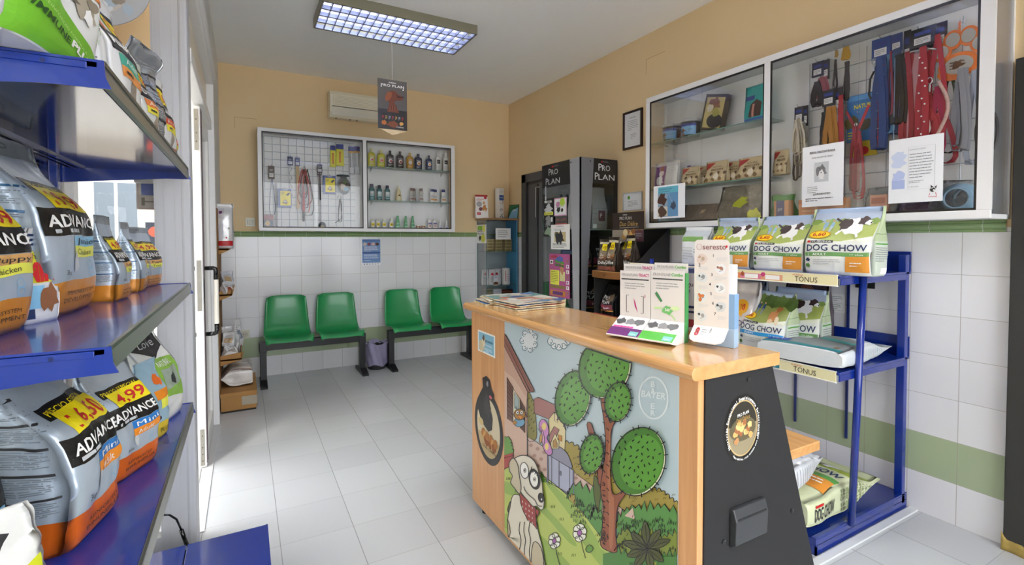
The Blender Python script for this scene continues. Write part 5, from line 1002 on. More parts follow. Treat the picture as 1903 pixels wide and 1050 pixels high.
A.text('P', .06, .110, .062, wh, layer=2); A.text('RO', .10, .110, .05, wh, .09, layer=2); A.text('P', .02, .030, .062, wh, layer=2); A.text('LAN', .06, .030, .05, wh, .18, layer=2); mb.build('sign', t)
dk = glass('f2f5f4', .5)
mb = MB(); mb.box((PX, PY0+.06, .12), (PX+.004, PY1, PZ-.215), dk); mb.build('side_pane', t)
mb = MB(); mb.box((PX+.01, PY0, .12), (-.045, PY0+.004, PZ-.215), glass('f2f5f4', .5)); mb.build('door_pane', t)
mb = MB(); mb.box((-.045, PY0-.003, 0), (-.012, PY0+.02, PZ-.02), bk2); mb.box((PX-.002, PY1-.0, 0), (PX+.03, PY1+.004, PZ), mat('5e6165', .4)); mb.build('edge_post', t)
pz = [at(1115, 426, 'Y', PY0).z, at(1115, 509, 'Y', PY0).z, .70]
for z in pz: mb = MB(); mb.box((PX+.02, PY0+.03, z-.008), (-.03, PY1-.02, z), glass('eef5f2', .6)); mb.box((PX+.02, PY0+.028, z-.008), (-.03, PY0+.03, z), mat('8aa39a', .3)); mb.build('glass_shelf', t)
def kib_bag(label, pos, rz, W, D, H, body, name='pet_food_bag', group='dark dog food bags in the tall cabinet', art=None, seed=0, cat='pet food bag', **kw):
    b = Bag(W, D, H, seed, **kw); mb = MB(); b.mesh(mb, [(.88, foil(body, .3, .2)), (1, foil(body, .3, .3))], nv=26); art and art(b.front(mb), b, W, H)
    return finish(mb, name, label, cat, group, pos, rz)
def a_sil(A, b, W, H):
    for k in range(4): A.rect(-W*.45, H*(.1+.13*k), W*.45, H*(.115+.13*k), K['grey'], 1)
    A.rect(-W*.1, H*.2, W*.3, H*.45, mat('5a3440', .4)); A.text('P', -W*.02, H*.28, H*.1, K['white']); A.rect(-W*.4, H*.03, -W*.2, H*.12, K['white'], 1)
kib_bag('silver grey bag on the upper shelf of the tall cabinet, next to the post', (-.34, -1.93, pz[0]), 0, .17, .1, .36, '9a9c9d', art=a_sil, seed=2); kib_bag('silver grey bag on the upper shelf of the tall cabinet, nearest its black edge', (-.145, -1.94, pz[0]), 0, .19, .1, .38, 'a6a8a9', art=a_sil, seed=3)
kib_bag('silver grey bag at the back of the upper shelf of the tall cabinet', (-.20, -1.75, pz[0]), 0, .22, .1, .42, '8f9192', art=a_sil, seed=4); kib_bag('grey bag behind the pink edged flyer in the tall cabinet', (-.24, -1.60, pz[0]), -pi/2, .2, .1, .40, '8f9192', art=a_sil, seed=5)
def a_bp(A, b, W, H):
    A.text('PRO', -W*.25, H*.58, H*.085, K['white'], W*.42); A.text('PLAN', -W*.25, H*.46, H*.085, K['white'], W*.52); A.rect(-W*.45, H*.26, W*.4, H*.42, mat('7a3044', .4)); A.text('Junior', -W*.05, H*.30, H*.06, K['white'], W*.35, layer=2); A.poly([(-W*.45, H*.17), (W*.45, H*.22), (W*.45, H*.25), (-W*.45, H*.20)], mat('d6953a', .4)); A.blob(W*.25, H*.6, W*.16, mat('6a5a48', .6), 1, 3)
kib_bag('black dog food bag on the middle shelf of the tall cabinet with white letters', (-.32, -1.93, pz[1]), 0, .19, .11, .30, '1b1b1d', art=a_bp, seed=6); kib_bag('black dog food bag on the middle shelf nearest the black edge of the tall cabinet', (-.13, -1.93, pz[1]), 0, .18, .11, .34, '202124', art=a_bp, seed=7)
kib_bag('crumpled black bag on the lower shelf of the tall cabinet', (-.22, -1.92, pz[2]), 0, .3, .12, .30, '1c1c1f', art=a_bp, seed=8, wr=.02)
kib_bag('black bag behind the pink poster in the tall cabinet', (-.22, -1.66, pz[1]), -pi/2, .26, .12, .32, '1c1d20', art=a_sil, seed=9); kib_bag('black bag low behind the pink poster in the tall cabinet', (-.22, -1.66, pz[2]), -pi/2, .26, .12, .32, '1e1f21', art=a_sil, seed=10)
# flyers on its left face
xf = PX-.007
def fl1(A, w, h):
    A.text('HECKER', w*.1, h*.88, h*.06, K['white'], w*.75, bold=.02); A.blob(w*.5, h*.72, w*.35, K['lgrey'], 1, 6, 18, .5, sy=.7); A.rect(w*.05, h*.56, w*.95, h*.64, K['lyel']); A.text('HELLDANCE', w*.1, h*.58, h*.035, K['ink'], w*.75); A.blob(w*.5, h*.42, w*.3, K['grey'], 1, 9, 16, .5); A.para(w*.1, h*.25, w*.7, h*.34, 3, K['grey'], 1, .4); A.blob(w*.5, h*.12, w*.35, mat('8aa088', .5), 1, 2, 14, .5, sy=.8); A.rect(w*.75, h*.38, w*.9, h*.5, K['white'])
on_x('taped_flyer', 'black concert flyer with a yellow band on the side of the tall cabinet', 1011, 370, 1029, 439, xf, fl1, '1a1a1c', 'flyer')
def fl2(A, w, h): A.line([(w*.03, h*.03), (w*.97, h*.03), (w*.97, h*.97), (w*.03, h*.97)], w*.05, mat('d68ac0', .5), 1, True); A.blob(w*.7, h*.75, w*.2, mat('b9d84a', .5), 2, 3); A.blob(w*.3, h*.6, w*.15, mat('c98ab0', .5), 2, 5, 14, .5); A.blob(w*.35, h*.3, w*.14, K['dgrey'], 2, 5, 14, .5); A.blob(w*.65, h*.3, w*.1, K['ink'], 2, 7); A.para(w*.15, h*.45, w*.85, h*.55, 2, K['grey'], 2, .4)
on_x('taped_flyer', 'white flyer with a pink edge beside the black concert flyer', 1030, 369, 1053, 400, xf, fl2, 'eef0ee', 'flyer')
on_x('taped_flyer', 'dark strip flyer with reddish lettering below the pink edged one', 1032, 402, 1054, 419, xf, lambda A, w, h: (A.text('REY LEAR', w*.1, h*.5, h*.25, mat('a86a6a', .5), w*.8), A.rect(0, 0, w, h*.25, mat('b0443a', .5))), '4a4a48', 'flyer')
def fl4(A, w, h): A.text('TIENDA', w*.3, h*.9, h*.05, mat('8a4a8a', .5), w*.4); A.para(w*.2, h*.74, w*.8, h*.84, 2, K['grey'], 1, .35); A.rect(w*.2, h*.3, w*.8, h*.70, mat('c9b88a', .5)); A.blob(w*.5, h*.45, w*.2, K['ink'], 2, 3, 14, .5); A.blob(w*.3, h*.58, w*.1, mat('6a6a4a', .5), 2, 5); A.para(w*.1, h*.06, w*.9, h*.26, 4, K['ink'], 1, .3)
on_x('taped_notice', 'white notice with a dog photo in the middle of the tall cabinet side', 1024, 418, 1059, 464, xf-.002, fl4)
def fl5(A, w, h):
    A.ell(w*.25, h*.93, w*.2, h*.03, mat('b03a4a', .5)); A.rect(w*.04, h*.76, w*.2, h*.85, K['white']); A.ell(w*.12, h*.805, w*.05, h*.025, K['ink'], 2); A.blob(w*.5, h*.87, w*.2, mat('5a6ab0', .5), 1, 7, 16, .5, sy=.5); A.text('fiesta', w*.3, h*.80, h*.06, K['green'], w*.45, bold=.05, rot=-.08); A.text('canina', w*.28, h*.73, h*.06, K['dgreen'], w*.45, bold=.05, rot=-.08)
    A.rect(w*.06, h*.28, w*.50, h*.62, K['lyel']); A.para(w*.1, h*.32, w*.46, h*.60, 7, mat('7a7a2a', .5), 2, .3); A.rect(w*.53, h*.38, w*.78, h*.60, mat('dcd89a', .5)); A.blob(w*.64, h*.68, w*.1, mat('c98a6a', .5), 2, 4, sy=1.6)
    A.rect(w*.06, h*.20, w*.78, h*.27, mat('8a7a4a', .5)); A.rect(w*.06, h*.03, w*.80, h*.15, mat('c8873a', .5), 2); A.rect(w*.18, h*.05, w*.68, h*.13, mat('6a3a7a', .5), 3)
    for k in range(7): A.rect(w*.84, h*(.08+.12*k), w*.97, h*(.16+.12*k), K['white'] if k % 3 else mat('8a7a8a', .5), 2); A.blob(w*.9, h*(.12+.12*k), w*.035, mat(('c05a4a', 'b09a8a', 'b05a9a')[k % 3], .5), 3, k)
on_x('wall_poster', 'pink and yellow fiesta poster on the side of the tall cabinet', 1021, 471, 1059, 556, xf, fl5, 'b5588f', 'poster')
mb = MB(); r_ = at(1015, 366, 'X', xf); 
for k in range(5): mb.tube([(0, -.004+.004*cos(a), -.02*k-.008+.011*sin(a)) for a in [j*pi/4 for j in range(9)]], .002, mat('c9ccd0', .3, .6), 5)
mb.cyl((0, -.004, -.09), (0, -.004, -.13), .006, mat('d5d8da', .3), 8); mb.lathe([(.001, 0), (.012, .005), (.012, .016), (.001, .02)], (0, -.006, -.155), mat('c5c8ca', .3), 10); hung(mb, 'hanging_charm', 'small silver bone charm hanging at the top left of the tall cabinet side', 'charm', None, (xf-.001, r_.y, at(1015, 347, 'X', xf).z), RZ)

# ---------------------------------------------------------------- dark cardboard floor display beside it
DX, DY0, DY1 = -.46, -2.70, -2.31
t = thing('floor_display', 'dark cardboard dog treat display with an angled tray beside the tall cabinet', 'display stand', (0, 0, 0)); cb = mat('262524', .55); cbi = mat('5a4028', .7); ctan = mat('a8713a', .6)
zt1 = 1.085
for y0_, y1_ in ((DY0, DY0+.006), (DY1-.006, DY1)):
    mb = MB(); mb.prism([(-.03, y0_, 0), (DX, y0_, 0), (DX, y0_, zt1+.03), (-.03, y0_, 1.452)], (0, .006, 0), cb); mb.build('side_panel', t)
mb = MB(); mb.box((-.03, DY0, 0), (-.022, DY1, 1.45), cb); mb.box((-.038, DY0+.006, 0), (-.03, DY1-.006, zt1), cbi); mb.build('back_panel', t)
hx = -.27
mb = MB(); mb.box((hx, DY0+.03, 1.35), (hx+.006, DY1, 1.585), mat('2d211b', .4)); A = Art(mb, plane_fn((hx, DY1, 1.35), (0, -1, 0), (0, 0, 1)), .0006, 0)
A.text('PRO PLAN', .09, .175, .026, mat('cfcac2', .5), .14); A.text('PURINA', .13, .21, .01, K['white'], .05); A.text('Duo Délice', .09, .125, .036, mat('b99a5a', .4, .3), .21, shear=.2, bold=.01); A.line([(.09, .11), (.31, .115)], .002, K['white'])
A.rect(.0, 0, .36, .095, mat('8f8677', .5)); 
for k in range(9): A.blob(.14+.022*k, .04+.02*(k % 3), .022, mat(('b98a4a', 'd6a85a', '8a5a2a')[k % 3], .6), 2, k, 10, .25)
A.ell(.16, .07, .03, .03, mat('c9b48a', .5), 3); A.ell(.16, .07, .022, .022, mat('d8c8a0', .5), 4); A.rect(.27, .0, .36, .09, mat('5a3438', .5), 3); A.para(.28, .02, .35, .07, 3, K['grey'], 4, .4); mb.build('header_card', t)
def tray(z, name):
    mb = MB(); mb.box((DX, DY0+.006, z-.012), (-.038, DY1-.006, z), cbi); mb.build('tray_floor', t)
tray(zt1, ''); tray(.745, '')
mb = MB(); n = 14; P0 = [(DX-.012-.045*sin(pi*i/n), DY1+.01-(DY1-DY0+.02)*i/n) for i in range(n+1)]
for i in range(n): (a, b), (c, d_) = P0[i], P0[i+1]; mb.add([(a, b, zt1-.02), (c, d_, zt1-.02), (c, d_, zt1+.032), (a, b, zt1+.032)], [(0, 1, 2, 3), (3, 2, 1, 0)], ctan); mb.add([(a, b, zt1+.032), (c, d_, zt1+.032), (DX, d_, zt1+.034), (DX, b, zt1+.034)], [(0, 1, 2, 3)], mat('c99a5a', .6)); mb.add([(a, b, zt1-.02), (c, d_, zt1-.02), (DX, d_, zt1-.02), (DX, b, zt1-.02)], [(3, 2, 1, 0)], ctan)
A = Art(mb, lambda u, v, l: Vector((DX-.0135-.045*sin(pi*u/.39)-l, DY1-u, zt1-.02+v)), .001, .02); A.blob(.2, .028, .014, mat('7a4a22', .6), 1, 3); A.line([(.2, .045), (.23, .03)], .006, mat('7a4a22', .6)); mb.build('curved_lip', t)
mb = MB(); mb.box((DX-.006, DY0+.006, .70), (DX, DY1-.006, .775), mat('7d2628', .5)); A = Art(mb, plane_fn((DX-.006, DY1-.006, .70), (0, -1, 0), (0, 0, 1)), .0006, 0); A.para(.05, .02, .3, .05, 1, K['white'], 1, .4); mb.build('red_lip', t)
def a_duo(A, b, W, H):
    A.rect(-W*.45, H*.86, W*.45, H*.92, mat('c9bfa8', .5), 1); A.blob(0, H*.62, W*.34, mat('8a7d68', .5), 1, 3, sy=1.2)
    for k in range(7): A.blob((-.25+.1*k)*W, H*(.42+.05*(k % 3)), W*.10, mat(('4a3424', '7a4a2c', '9a6a3c')[k % 3], .5), 2, k, 10, .3)
    A.rect(-W*.22, H*.68, W*.16, H*.86, K['yellow'], 4); A.text('4,92', -W*.17, H*.72, H*.085, mat('7a3a10', .5), W*.28, layer=5, bold=.03); A.text('Duo', -W*.25, H*.52, H*.07, K['white'], W*.25, layer=5); A.text('PLAN', -W*.3, H*.46, H*.04, K['white'], W*.3, layer=5)
    A.text('Délice', -W*.35, H*.3, H*.09, K['white'], W*.7, layer=4, bold=.01); A.rect(-W*.44, H*.13, W*.44, H*.24, mat('7a4030', .5), 2); A.para(-W*.3, H*.05, W*.3, H*.11, 1, K['lgrey'], 2, .5)
GD = 'treat bags in the dark floor display'
for k, (y, x, lab, sd, rz_) in enumerate(((-2.375, -.38, 'dark treat bag with a yellow price at the left of the display tray', 1, -80), (-2.50, -.405, 'dark treat bag with a yellow price in the middle of the display tray', 2, -92), (-2.61, -.33, 'dark treat bag with a yellow price at the right of the display tray', 3, -100))):
    kib_bag(lab, (x, y, zt1), rad(rz_), .135, .085, .285+.015*k, '33291f', art=a_duo, seed=sd, group=GD, cat='treat bag', lean=-.01, wr=.012, taper=.35)
kib_bag('dark treat bag standing behind the front bags of the display tray', (-.22, -2.45, zt1), rad(-95), .16, .08, .30, '2a231c', art=a_duo, seed=5, group=GD, cat='treat bag')
kib_bag('black and burgundy dog food bag in the lower compartment of the floor display', (-.37, -2.43, .745), rad(-95), .20, .12, .255, '18181a', art=a_bp, seed=4, group=GD, wr=.02, lean=.03)
kib_bag('plain black bag beside it in the lower compartment of the floor display', (-.34, -2.61, .745), rad(-88), .13, .10, .27, '1b1a1b', art=lambda A, b, W, H: (A.rect(-W*.2, H*.4, W*.2, H*.52, K['grey']),), seed=6, group=GD, wr=.015)

# ---------------------------------------------------------------- cardboard stand and box beyond the shop door
cd1 = mat('a77b45', .75, noise_=.12, nscale=8); cd2 = mat('8a6236', .8)
t = thing('cardboard_stand', 'brown cardboard stand with stepped trays behind the shop door', 'display stand', (0, 0, 0))
mb = MB(); mb.box((-3.145, -1.05, .16), (-3.138, -.42, 1.62), cd2); mb.build('back_board', t)
def bin_(z, dep, h, ya, yb, nm):
    mb = MB(); mb.box((-3.138, ya, z-.012), (-3.138+dep, yb, z), cd1); mb.box((-3.138+dep-.006, ya, z), (-3.138+dep, yb, z+h), cd1)
    for y in (ya, yb-.005): mb.prism([(-3.138, y, z-.05), (-3.138+dep, y, z-.012), (-3.138+dep+.015, y, z+h), (-3.138, y, z+h*.6)], (0, .005, 0), cd1)
    mb.build('tray', t)
bin_(.405, .15, .05, -.93, -.45, ''); bin_(.93, .09, .04, -.9, -.45, ''); bin_(1.30, .075, .0, -.9, -.5, '')
t = thing('cardboard_box', 'worn brown cardboard box on the floor behind the shop door', 'box', (-3.012, -.74, 0))
mb = MB(); mb.box((-.125, -.30, .015), (.125, .30, .155), cd1, .004); mb.box((-.128, -.302, .125), (.128, .302, .158), cd1, .003); mb.build('carton_body', t)
mb = MB(); mb.box((.02, -.3045, .05), (.129, -.302, .12), mat('c9c0ac', .15, alpha=.5)); mb.box((.128, -.3, .03), (.131, .25, .13), mat('b9a582', .3, alpha=.6)); mb.build('tape', t)
mb = MB(); mb.box((-.12, -.29, 0), (.12, .29, .015), mat('2a2620', .8)); mb.build('pallet_base', t)
GSB = 'white bags on the cardboard stand'
def a_wb(A, b, W, H):
    for k in range(4): A.rect(-W*.46+k*W*.25, H*.05, -W*.4+k*W*.25, H*.9, mat('a08a80', .5), 1)
    A.rect(-W*.4, H*.3, W*.4, H*.6, mat('d8cfc4', .5), 1); A.text('MIX', W*.2, H*.4, H*.1, K['ink'], W*.12, layer=3)
def lying(label, pos, rz, W, D, H, col, art, seed, name='pet_food_bag', group=None, roll=0., tilt=0., cat='pet food bag', zones=None, **kw):
    b = Bag(W, D, H, seed, taper=.62, belly=.15, **kw); mb = MB(); b.mesh(mb, zones or [(1, foil(col, .35, .05))]); 
    if art: art(b.front(mb), b, W, H)
    # lay the bag on its back: front (local -y) turns up
    R_ = Matrix.Rotation(rad(-90)+tilt, 4, 'X'); mb.v = [R_ @ v for v in mb.v]; zmin = min(v.z for v in mb.v); mb.v = [Vector((v.x, v.y-H/2, v.z-zmin)) for v in mb.v]
    return finish(mb, name, label, cat, group, pos, rz)
lying('white bag with brown stripes lying on the cardboard box', (-3.04, -.80, .158), rad(90), .20, .13, .26, 'dedad6', a_wb, 3, group=GSB)
lying('white striped bag lying behind the first on the cardboard box', (-3.04, -.55, .158), rad(85), .20, .12, .24, 'd6d3d0', a_wb, 4, group=GSB)
kib_bag('white bag with a red foot and round top on the cardboard stand', (-3.095, -.80, 1.30), 0, .13, .12, .37, 'e6e6e8', art=lambda A, b, W, H: (A.rect(-W*.46, H*.06, W*.46, H*.17, K['red']), A.rect(-W*.4, H*.66, W*.0, H*.9, mat('d5d3da', .4)), A.ell(-W*.2, H*.8, W*.1, W*.1, K['purple'], 2), A.rect(-W*.4, H*.2, -W*.05, H*.55, mat('dcdfe6', .4)), A.ell(W*.25, H*.45, W*.05, W*.05, mat('6a8a4a', .5)), A.ell(W*.1, H*.24, W*.05, W*.06, K['red'])), seed=3, group=GSB, taper=.75, n=3, wr=.006)
def crump(label, pos, w, h, seed, c='d9d9da', al=1):
    b = Bag(w, w*.7, h, seed, wr=.03, taper=.2, belly=.3); mb = MB(); b.mesh(mb, [(1, foil(c, .3, .05, .6))], nv=18); A = b.front(mb); A.rect(-w*.3, h*.3, w*.3, h*.6, mat(('8a8fa0', 'b9a07a', 'a0442c', '9a8a8c')[seed % 4], .5), 1); A.para(-w*.3, h*.6, w*.3, h*.8, 3, K['grey'], 1, .4); A.para(-w*.35, h*.1, w*.35, h*.28, 3, K['lgrey'], 1, .4); return finish(mb, 'snack_packet', label, 'packet', 'small white packets on the cardboard stand', pos, rad(25*(seed % 3)-10))
crump('white packet on top of the small upper tray by the door handle', (-3.085, -.82, 1.00), .09, .11, 1, 'c9ccd2'); crump('white packet low in the small upper tray', (-3.09, -.86, .93), .08, .10, 2); crump('crumpled packet leaning out behind the upper tray', (-3.09, -.70, .93), .09, .14, 3, 'cfd0d4')
for k, (x, y, z, w, h, lab) in enumerate(((-3.07, -.86, .405, .11, .11, 'striped packet at the front of the lower tray'), (-3.06, -.75, .41, .12, .16, 'tall white packet in the middle of the lower tray'), (-3.08, -.62, .41, .12, .22, 'white packet standing at the back of the lower tray'), (-3.02, -.60, .44, .07, .24, 'small printed packet sticking out highest of the lower tray'), (-3.075, -.84, .50, .10, .11, 'white packet lying on top of the striped one'))): crump(lab, (x, y, z), w, h, k+5)
lying('red and white printed bag lying at the bottom of the lower tray', (-3.075, -.88, .406), rad(90), .09, .05, .1, 'd9d4d2', lambda A, b, W, H: (A.ell(0, H*.5, W*.2, W*.2, K['red']),), 9, group=GSB)
# ---------------------------------------------------------------- blue shelving on the left
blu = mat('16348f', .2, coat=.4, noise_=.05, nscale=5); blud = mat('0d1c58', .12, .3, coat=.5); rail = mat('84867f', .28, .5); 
SY0, SY1 = -4.47, -3.125; XF, XB = -3.15, -3.545
t = thing('shelving_unit', 'blue metal shelving with silver price rails standing in front of the shop window', 'shelving unit', (0, 0, 0))
def lshelf(z, nm):
    mb = MB(); mb.box((XB, SY0, z-.012), (XF-.004, SY1, z), blu, .002); sh_ = mb.build('shelf', t)
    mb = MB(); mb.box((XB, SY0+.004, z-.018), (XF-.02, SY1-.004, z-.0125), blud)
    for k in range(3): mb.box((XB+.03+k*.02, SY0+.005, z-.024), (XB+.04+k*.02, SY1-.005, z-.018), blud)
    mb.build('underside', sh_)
    mb = MB(); mb.prism([(XF-.004, SY0+.006, z+.002), (XF+.000, SY0+.006, z+.002), (XF+.006, SY0+.006, z-.036), (XF-.0, SY0+.006, z-.040)], (0, SY1-SY0-.012, 0), rail)
    mb.box((XF-.002, SY0+.006, z-.004), (XF+.0035, SY1-.006, z+.003), mat('55584f', .3, .3)); mb.build('price_rail', sh_)
    for y in (SY0, SY1-.004):
        mb = MB(); mb.prism([(XB, y, z+.002), (XF+.003, y, z+.002), (XF+.005, y, z-.025), (XF+.012, y, z-.042), (XF-.07, y, z-.044), (XB, y, z-.075)], (0, .004, 0), blu)
        mb.box((XB+.1, y-.002, z-.014), (XF-.018, y+.0, z-.003), blu, .001); mb.cyl((XF-.07, y-.003, z-.010), (XF-.07, y-.001, z-.010), .0035, mat('14235c', .3), 8); mb.build('shelf_bracket', sh_)
SZ = (1.657, 1.198, .712)
for z in SZ: lshelf(z, '')
for y in (SY0+.02, SY1-.03): mb = MB(); mb.box((XB-.012, y-.015, 0), (XB+.012, y+.015, 1.95), blu, .002); mb.build('upright', t)
mb = MB()
for a, b in ((XB, -3.178), (-3.174, -2.887)): mb.box((a, -4.47, .138), (b, -3.155, .15), blu, .002)
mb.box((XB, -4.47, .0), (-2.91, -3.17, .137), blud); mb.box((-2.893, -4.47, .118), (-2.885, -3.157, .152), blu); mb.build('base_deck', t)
def span(px0, px1, pyt, X, z): a, b = at(px0, 500, 'X', X).y, at(px1, 500, 'X', X).y; return (a+b)/2, b-a, at(px1, pyt, 'X', X).z-z
LG = 'dry food bags on the blue shelves by the window'
def lbag(lab, px0, px1, pyt, X, z, D, H=None, W=None, **kw):
    y, w, h = span(px0, px1, pyt, X, z); return (X-D/2, y, z), W or w, H or h
z = SZ[1]
st1 = ('tan', 'lyel', 'Adult', 'Chicken')
p, w, h = lbag('', 92, 174, 240, -3.322, z, .19); adv_bag('largest silver and tan food bag on the middle blue shelf, priced 19,99', (p[0], p[1], z), rad(88), w, .2, .415, 'd98e33', '19,99', ('lblue', 'lyel', 'Junior', 'Chicken'), ('IMMUNESYSTEM', 'DEVELOPMENT'), 3, group=LG, lean=.03, wr=.012, txt='ADVANCE', taper=.55)
adv_bag('silver and tan food bag cut off by the left edge of the photo', (-3.425, -4.255, z), rad(82), .26, .15, .335, 'd98e33', '14,99', ('tan', 'lyel', 'Puppy', 'Chicken'), ('IMMUNESYSTEM', 'DEVELOPMENT'), 5, group=LG, lean=.0, wr=.01, taper=.5)
for k, (a, b, yt, X, lab, rz_) in enumerate(((196, 256, 385, -3.268, 'small silver and tan bag in front of its two twins on the middle shelf', 86), (259, 272, 390, -3.262, 'small silver and tan bag between its two twins on the middle shelf', 92), (271, 292, 400, -3.262, 'small silver and tan bag farthest back on the middle shelf', 80))):
    y, w, h = span(a, b, yt, X, z); adv_bag(lab, (X-.05, y+(.02 if k == 1 else .01), z), rad(rz_), max(w, .15) if k else .135, .10, (.245, .235, .222)[k], 'd98e33', '4,99', ('tan', 'lyel', 'Puppy', 'Toy'), ('IMMUNE', 'DEVELOP'), 11+k, '800g', group=LG, taper=.35, lean=-.0, wr=.008)
# slim mini bag leaning between the two large ones
b = Bag(.088, .035, .20, 21, taper=.1, wr=.006, flop=-.0, skew=.03); mb = MB(); b.mesh(mb, [(1, foil('e4e6ea', .25, .2, .6))], nv=24); A = b.front(mb)
A.rect(-.045, .085, .045, .15, mat('d8d836', .4)); A.text('MINI', -.04, .09, .036, K['red'], .08, bold=.06); A.text('Chicken', -.035, .135, .012, K['brown'], .06); A.rect(-.04, .03, .0, .08, K['lblue']); A.blob(.012, .05, .02, mat('8a5a3a', .5), 2, 3, sy=1.5); A.para(-.04, .16, .03, .19, 3, K['navy'], 2, .5); A.rect(-.046, .01, -.02, .03, K['navy'])
finish(mb, 'pet_food_bag', 'slim white and yellow mini bag squeezed between two large bags on the middle shelf', 'pet food bag', LG, (-3.35, -4.075, z), rad(64))
# upper shelf
z = SZ[0]+.003
b = Bag(.30, .16, .40, 31, taper=.6, wr=.009); mb = MB(); b.mesh(mb, [(.98, foil('eef0f0', .3, .02))]); A = Art(mb, lambda u, v, l: b.F(u, v*.5, l), .0009, .015); W_, H_ = .30, .40; gm = mat('6fb52c', .35)
A.poly([(-.142, .004), (.142, .004), (.142, .085), (.10, .10), (.0, .14), (-.06, .17), (-.142, .21)], gm, 1); A.text('IMMUNE', -.12, .095, .022, mat('1f4a1a', .4), .12, bold=.02, rot=-.30); A.text('PLUS', .0, .06, .024, K['white'], .09, bold=.04, rot=-.28); A.text('REINFORCED FORMULA', -.10, .125, .010, mat('bfe08a', .4), .17, rot=-.32)
for k in range(12): A.ell(.11+.018*cos(k*pi/6), .055+.018*sin(k*pi/6), .007, .004, K['white'], 2, 8, k*pi/6)
A.ell(-.10, .225, .012, .009, K['navy'], 2); A.blob(.05, .215, .036, mat('a9a08c', .6), 2, 3, sy=1.3); A.blob(.07, .25, .022, mat('8a7f6c', .6), 3, 5); A.blob(.055, .20, .018, K['white'], 3, 4, sy=1.6); A.poly([(.0, .21), (-.05, .235), (-.045, .245), (.03, .225)], mat('5e564a', .6), 2)
for k in range(4): A.ell(.115, .15+.03*k, .010, .004, gm, 2, 8, -.6)
A.rect(.02, .29, .14, .34, mat('e08a3a', .4)); A.text('Adult', .03, .30, .03, K['white'], .08); A.rect(.06, .34, .14, .38, mat('3fae8f', .4))
for sg in (1, -1):
    S = b.sideart(mb, sg); S.rect(-.06, .004, .06, .06, gm); S.rect(-.06, .235, .06, .245, K['ink'], 2)
    for k in range(3): S.para(-.06, .075+k*.055, .06, .12+k*.055, 5, K['grey'], 2, .5, k)
    S.para(-.06, .26, .06, .32, 6, K['grey'], 2, .5)
y, w, h = span(83, 187, 0, -3.20, z); finish(mb, 'pet_food_bag', 'large white and green cat food bag nearest the camera on the top blue shelf', 'pet food bag', LG, (-3.285, y+.0, z), rad(84))
def cat_small(label, pos, rz, W, D, H, seed, top, mid_, bot, price, body='eaecee', group=LG, word='ADVANCE', **kw):
    b = Bag(W, D, H, seed, wr=.009, **kw); mb = MB(); b.mesh(mb, [(.16, foil(bot, .3, .1)), (1, foil(body, .28, .12))], nv=28); A = b.front(mb)
    A.rect(-W*.4, H*.50, W*.42, H*.68, K['black']); A.text(word, -W*.37, H*.55, H*.08, K['white'], W*.74, layer=3, bold=.02); A.ell(-W*.28, H*.70, W*.07, W*.06, mat('c0623a', .5), 3)
    A.rect(-W*.05, H*.68, W*.42, H*.86, K['yellow'], 2); A.text(price, -W*.02, H*.71, H*.10, K['red'], W*.4, layer=4, bold=.02); A.rect(-W*.05, H*.86, W*.42, H*.90, K['black'], 2)
    A.rect(-W*.3, H*.40, W*.42, H*.49, mat(top, .4)); A.text('Adult', -W*.2, H*.42, H*.05, K['white'], W*.4); A.rect(-W*.3, H*.32, W*.42, H*.40, mat(mid_, .4)); A.para(-W*.2, H*.34, W*.3, H*.38, 1, K['ink'], 3, .5)
    A.blob(W*.05, H*.24, W*.12, mat('9a8f80', .5), 1, seed, sy=1.3); A.text('PLUS', -W*.05, H*.06, H*.05, K['white'], W*.35)
    for sg in (1, -1): S = b.sideart(mb, sg); [S.para(-D*.4, H*(.1+.18*k), D*.4, H*(.24+.18*k), 6, K['grey'], 2, .5, k) for k in range(4)]; S.rect(-D*.4, H*.6, D*.4, H*.61, K['ink'], 2)
    return finish(mb, 'pet_food_bag', label, 'pet food bag', group, pos, rz)
y, w, h = span(206, 250, 70, -3.20, z); cat_small('white and mint cat food bag second on the top blue shelf, priced 3,', (-3.26, -3.96, z), rad(84), .235, .12, .30, 41, '3fa890', 'e0924a', 'c8d8c8', '3,99', taper=.5)
cat_small('cream and yellow cat bag standing third on the top blue shelf', (-3.235, -3.685, z), rad(84), .19, .09, .24, 42, 'd97a34', 'e6dc4a', 'e6e2d2', '3,49', body='dde3e2', taper=.4)
b = Bag(.20, .09, .33, 43, wr=.02, taper=.3, flop=-.03); mb = MB(); b.mesh(mb, [(1, foil('b4bac2', .2, .6, .5))], nv=28); A = b.front(mb)
for k in range(5): A.rect(-.09, .05+k*.05, .09, .056+k*.05, K['ink'], 1); A.para(-.08, .06+k*.05, .08, .092+k*.05, 4, K['grey'], 1, .5, k)
finish(mb, 'pet_food_bag', 'crumpled silver bag turned backwards on the top blue shelf', 'pet food bag', LG, (-3.243, -3.515, z), rad(75))
cat_small('white and red cat food bag fifth on the top blue shelf', (-3.225, -3.345, z), rad(84), .19, .08, .29, 44, 'cf4a2a', 'e6dc3a', 'd8622a', '1,99', taper=.4)
cat_small('white and red cat food bag at the far end of the top blue shelf', (-3.21, -3.20, z), rad(84), .13, .05, .20, 45, 'd85a2a', 'e0d24a', 'c8582a', '1,49', taper=.4)
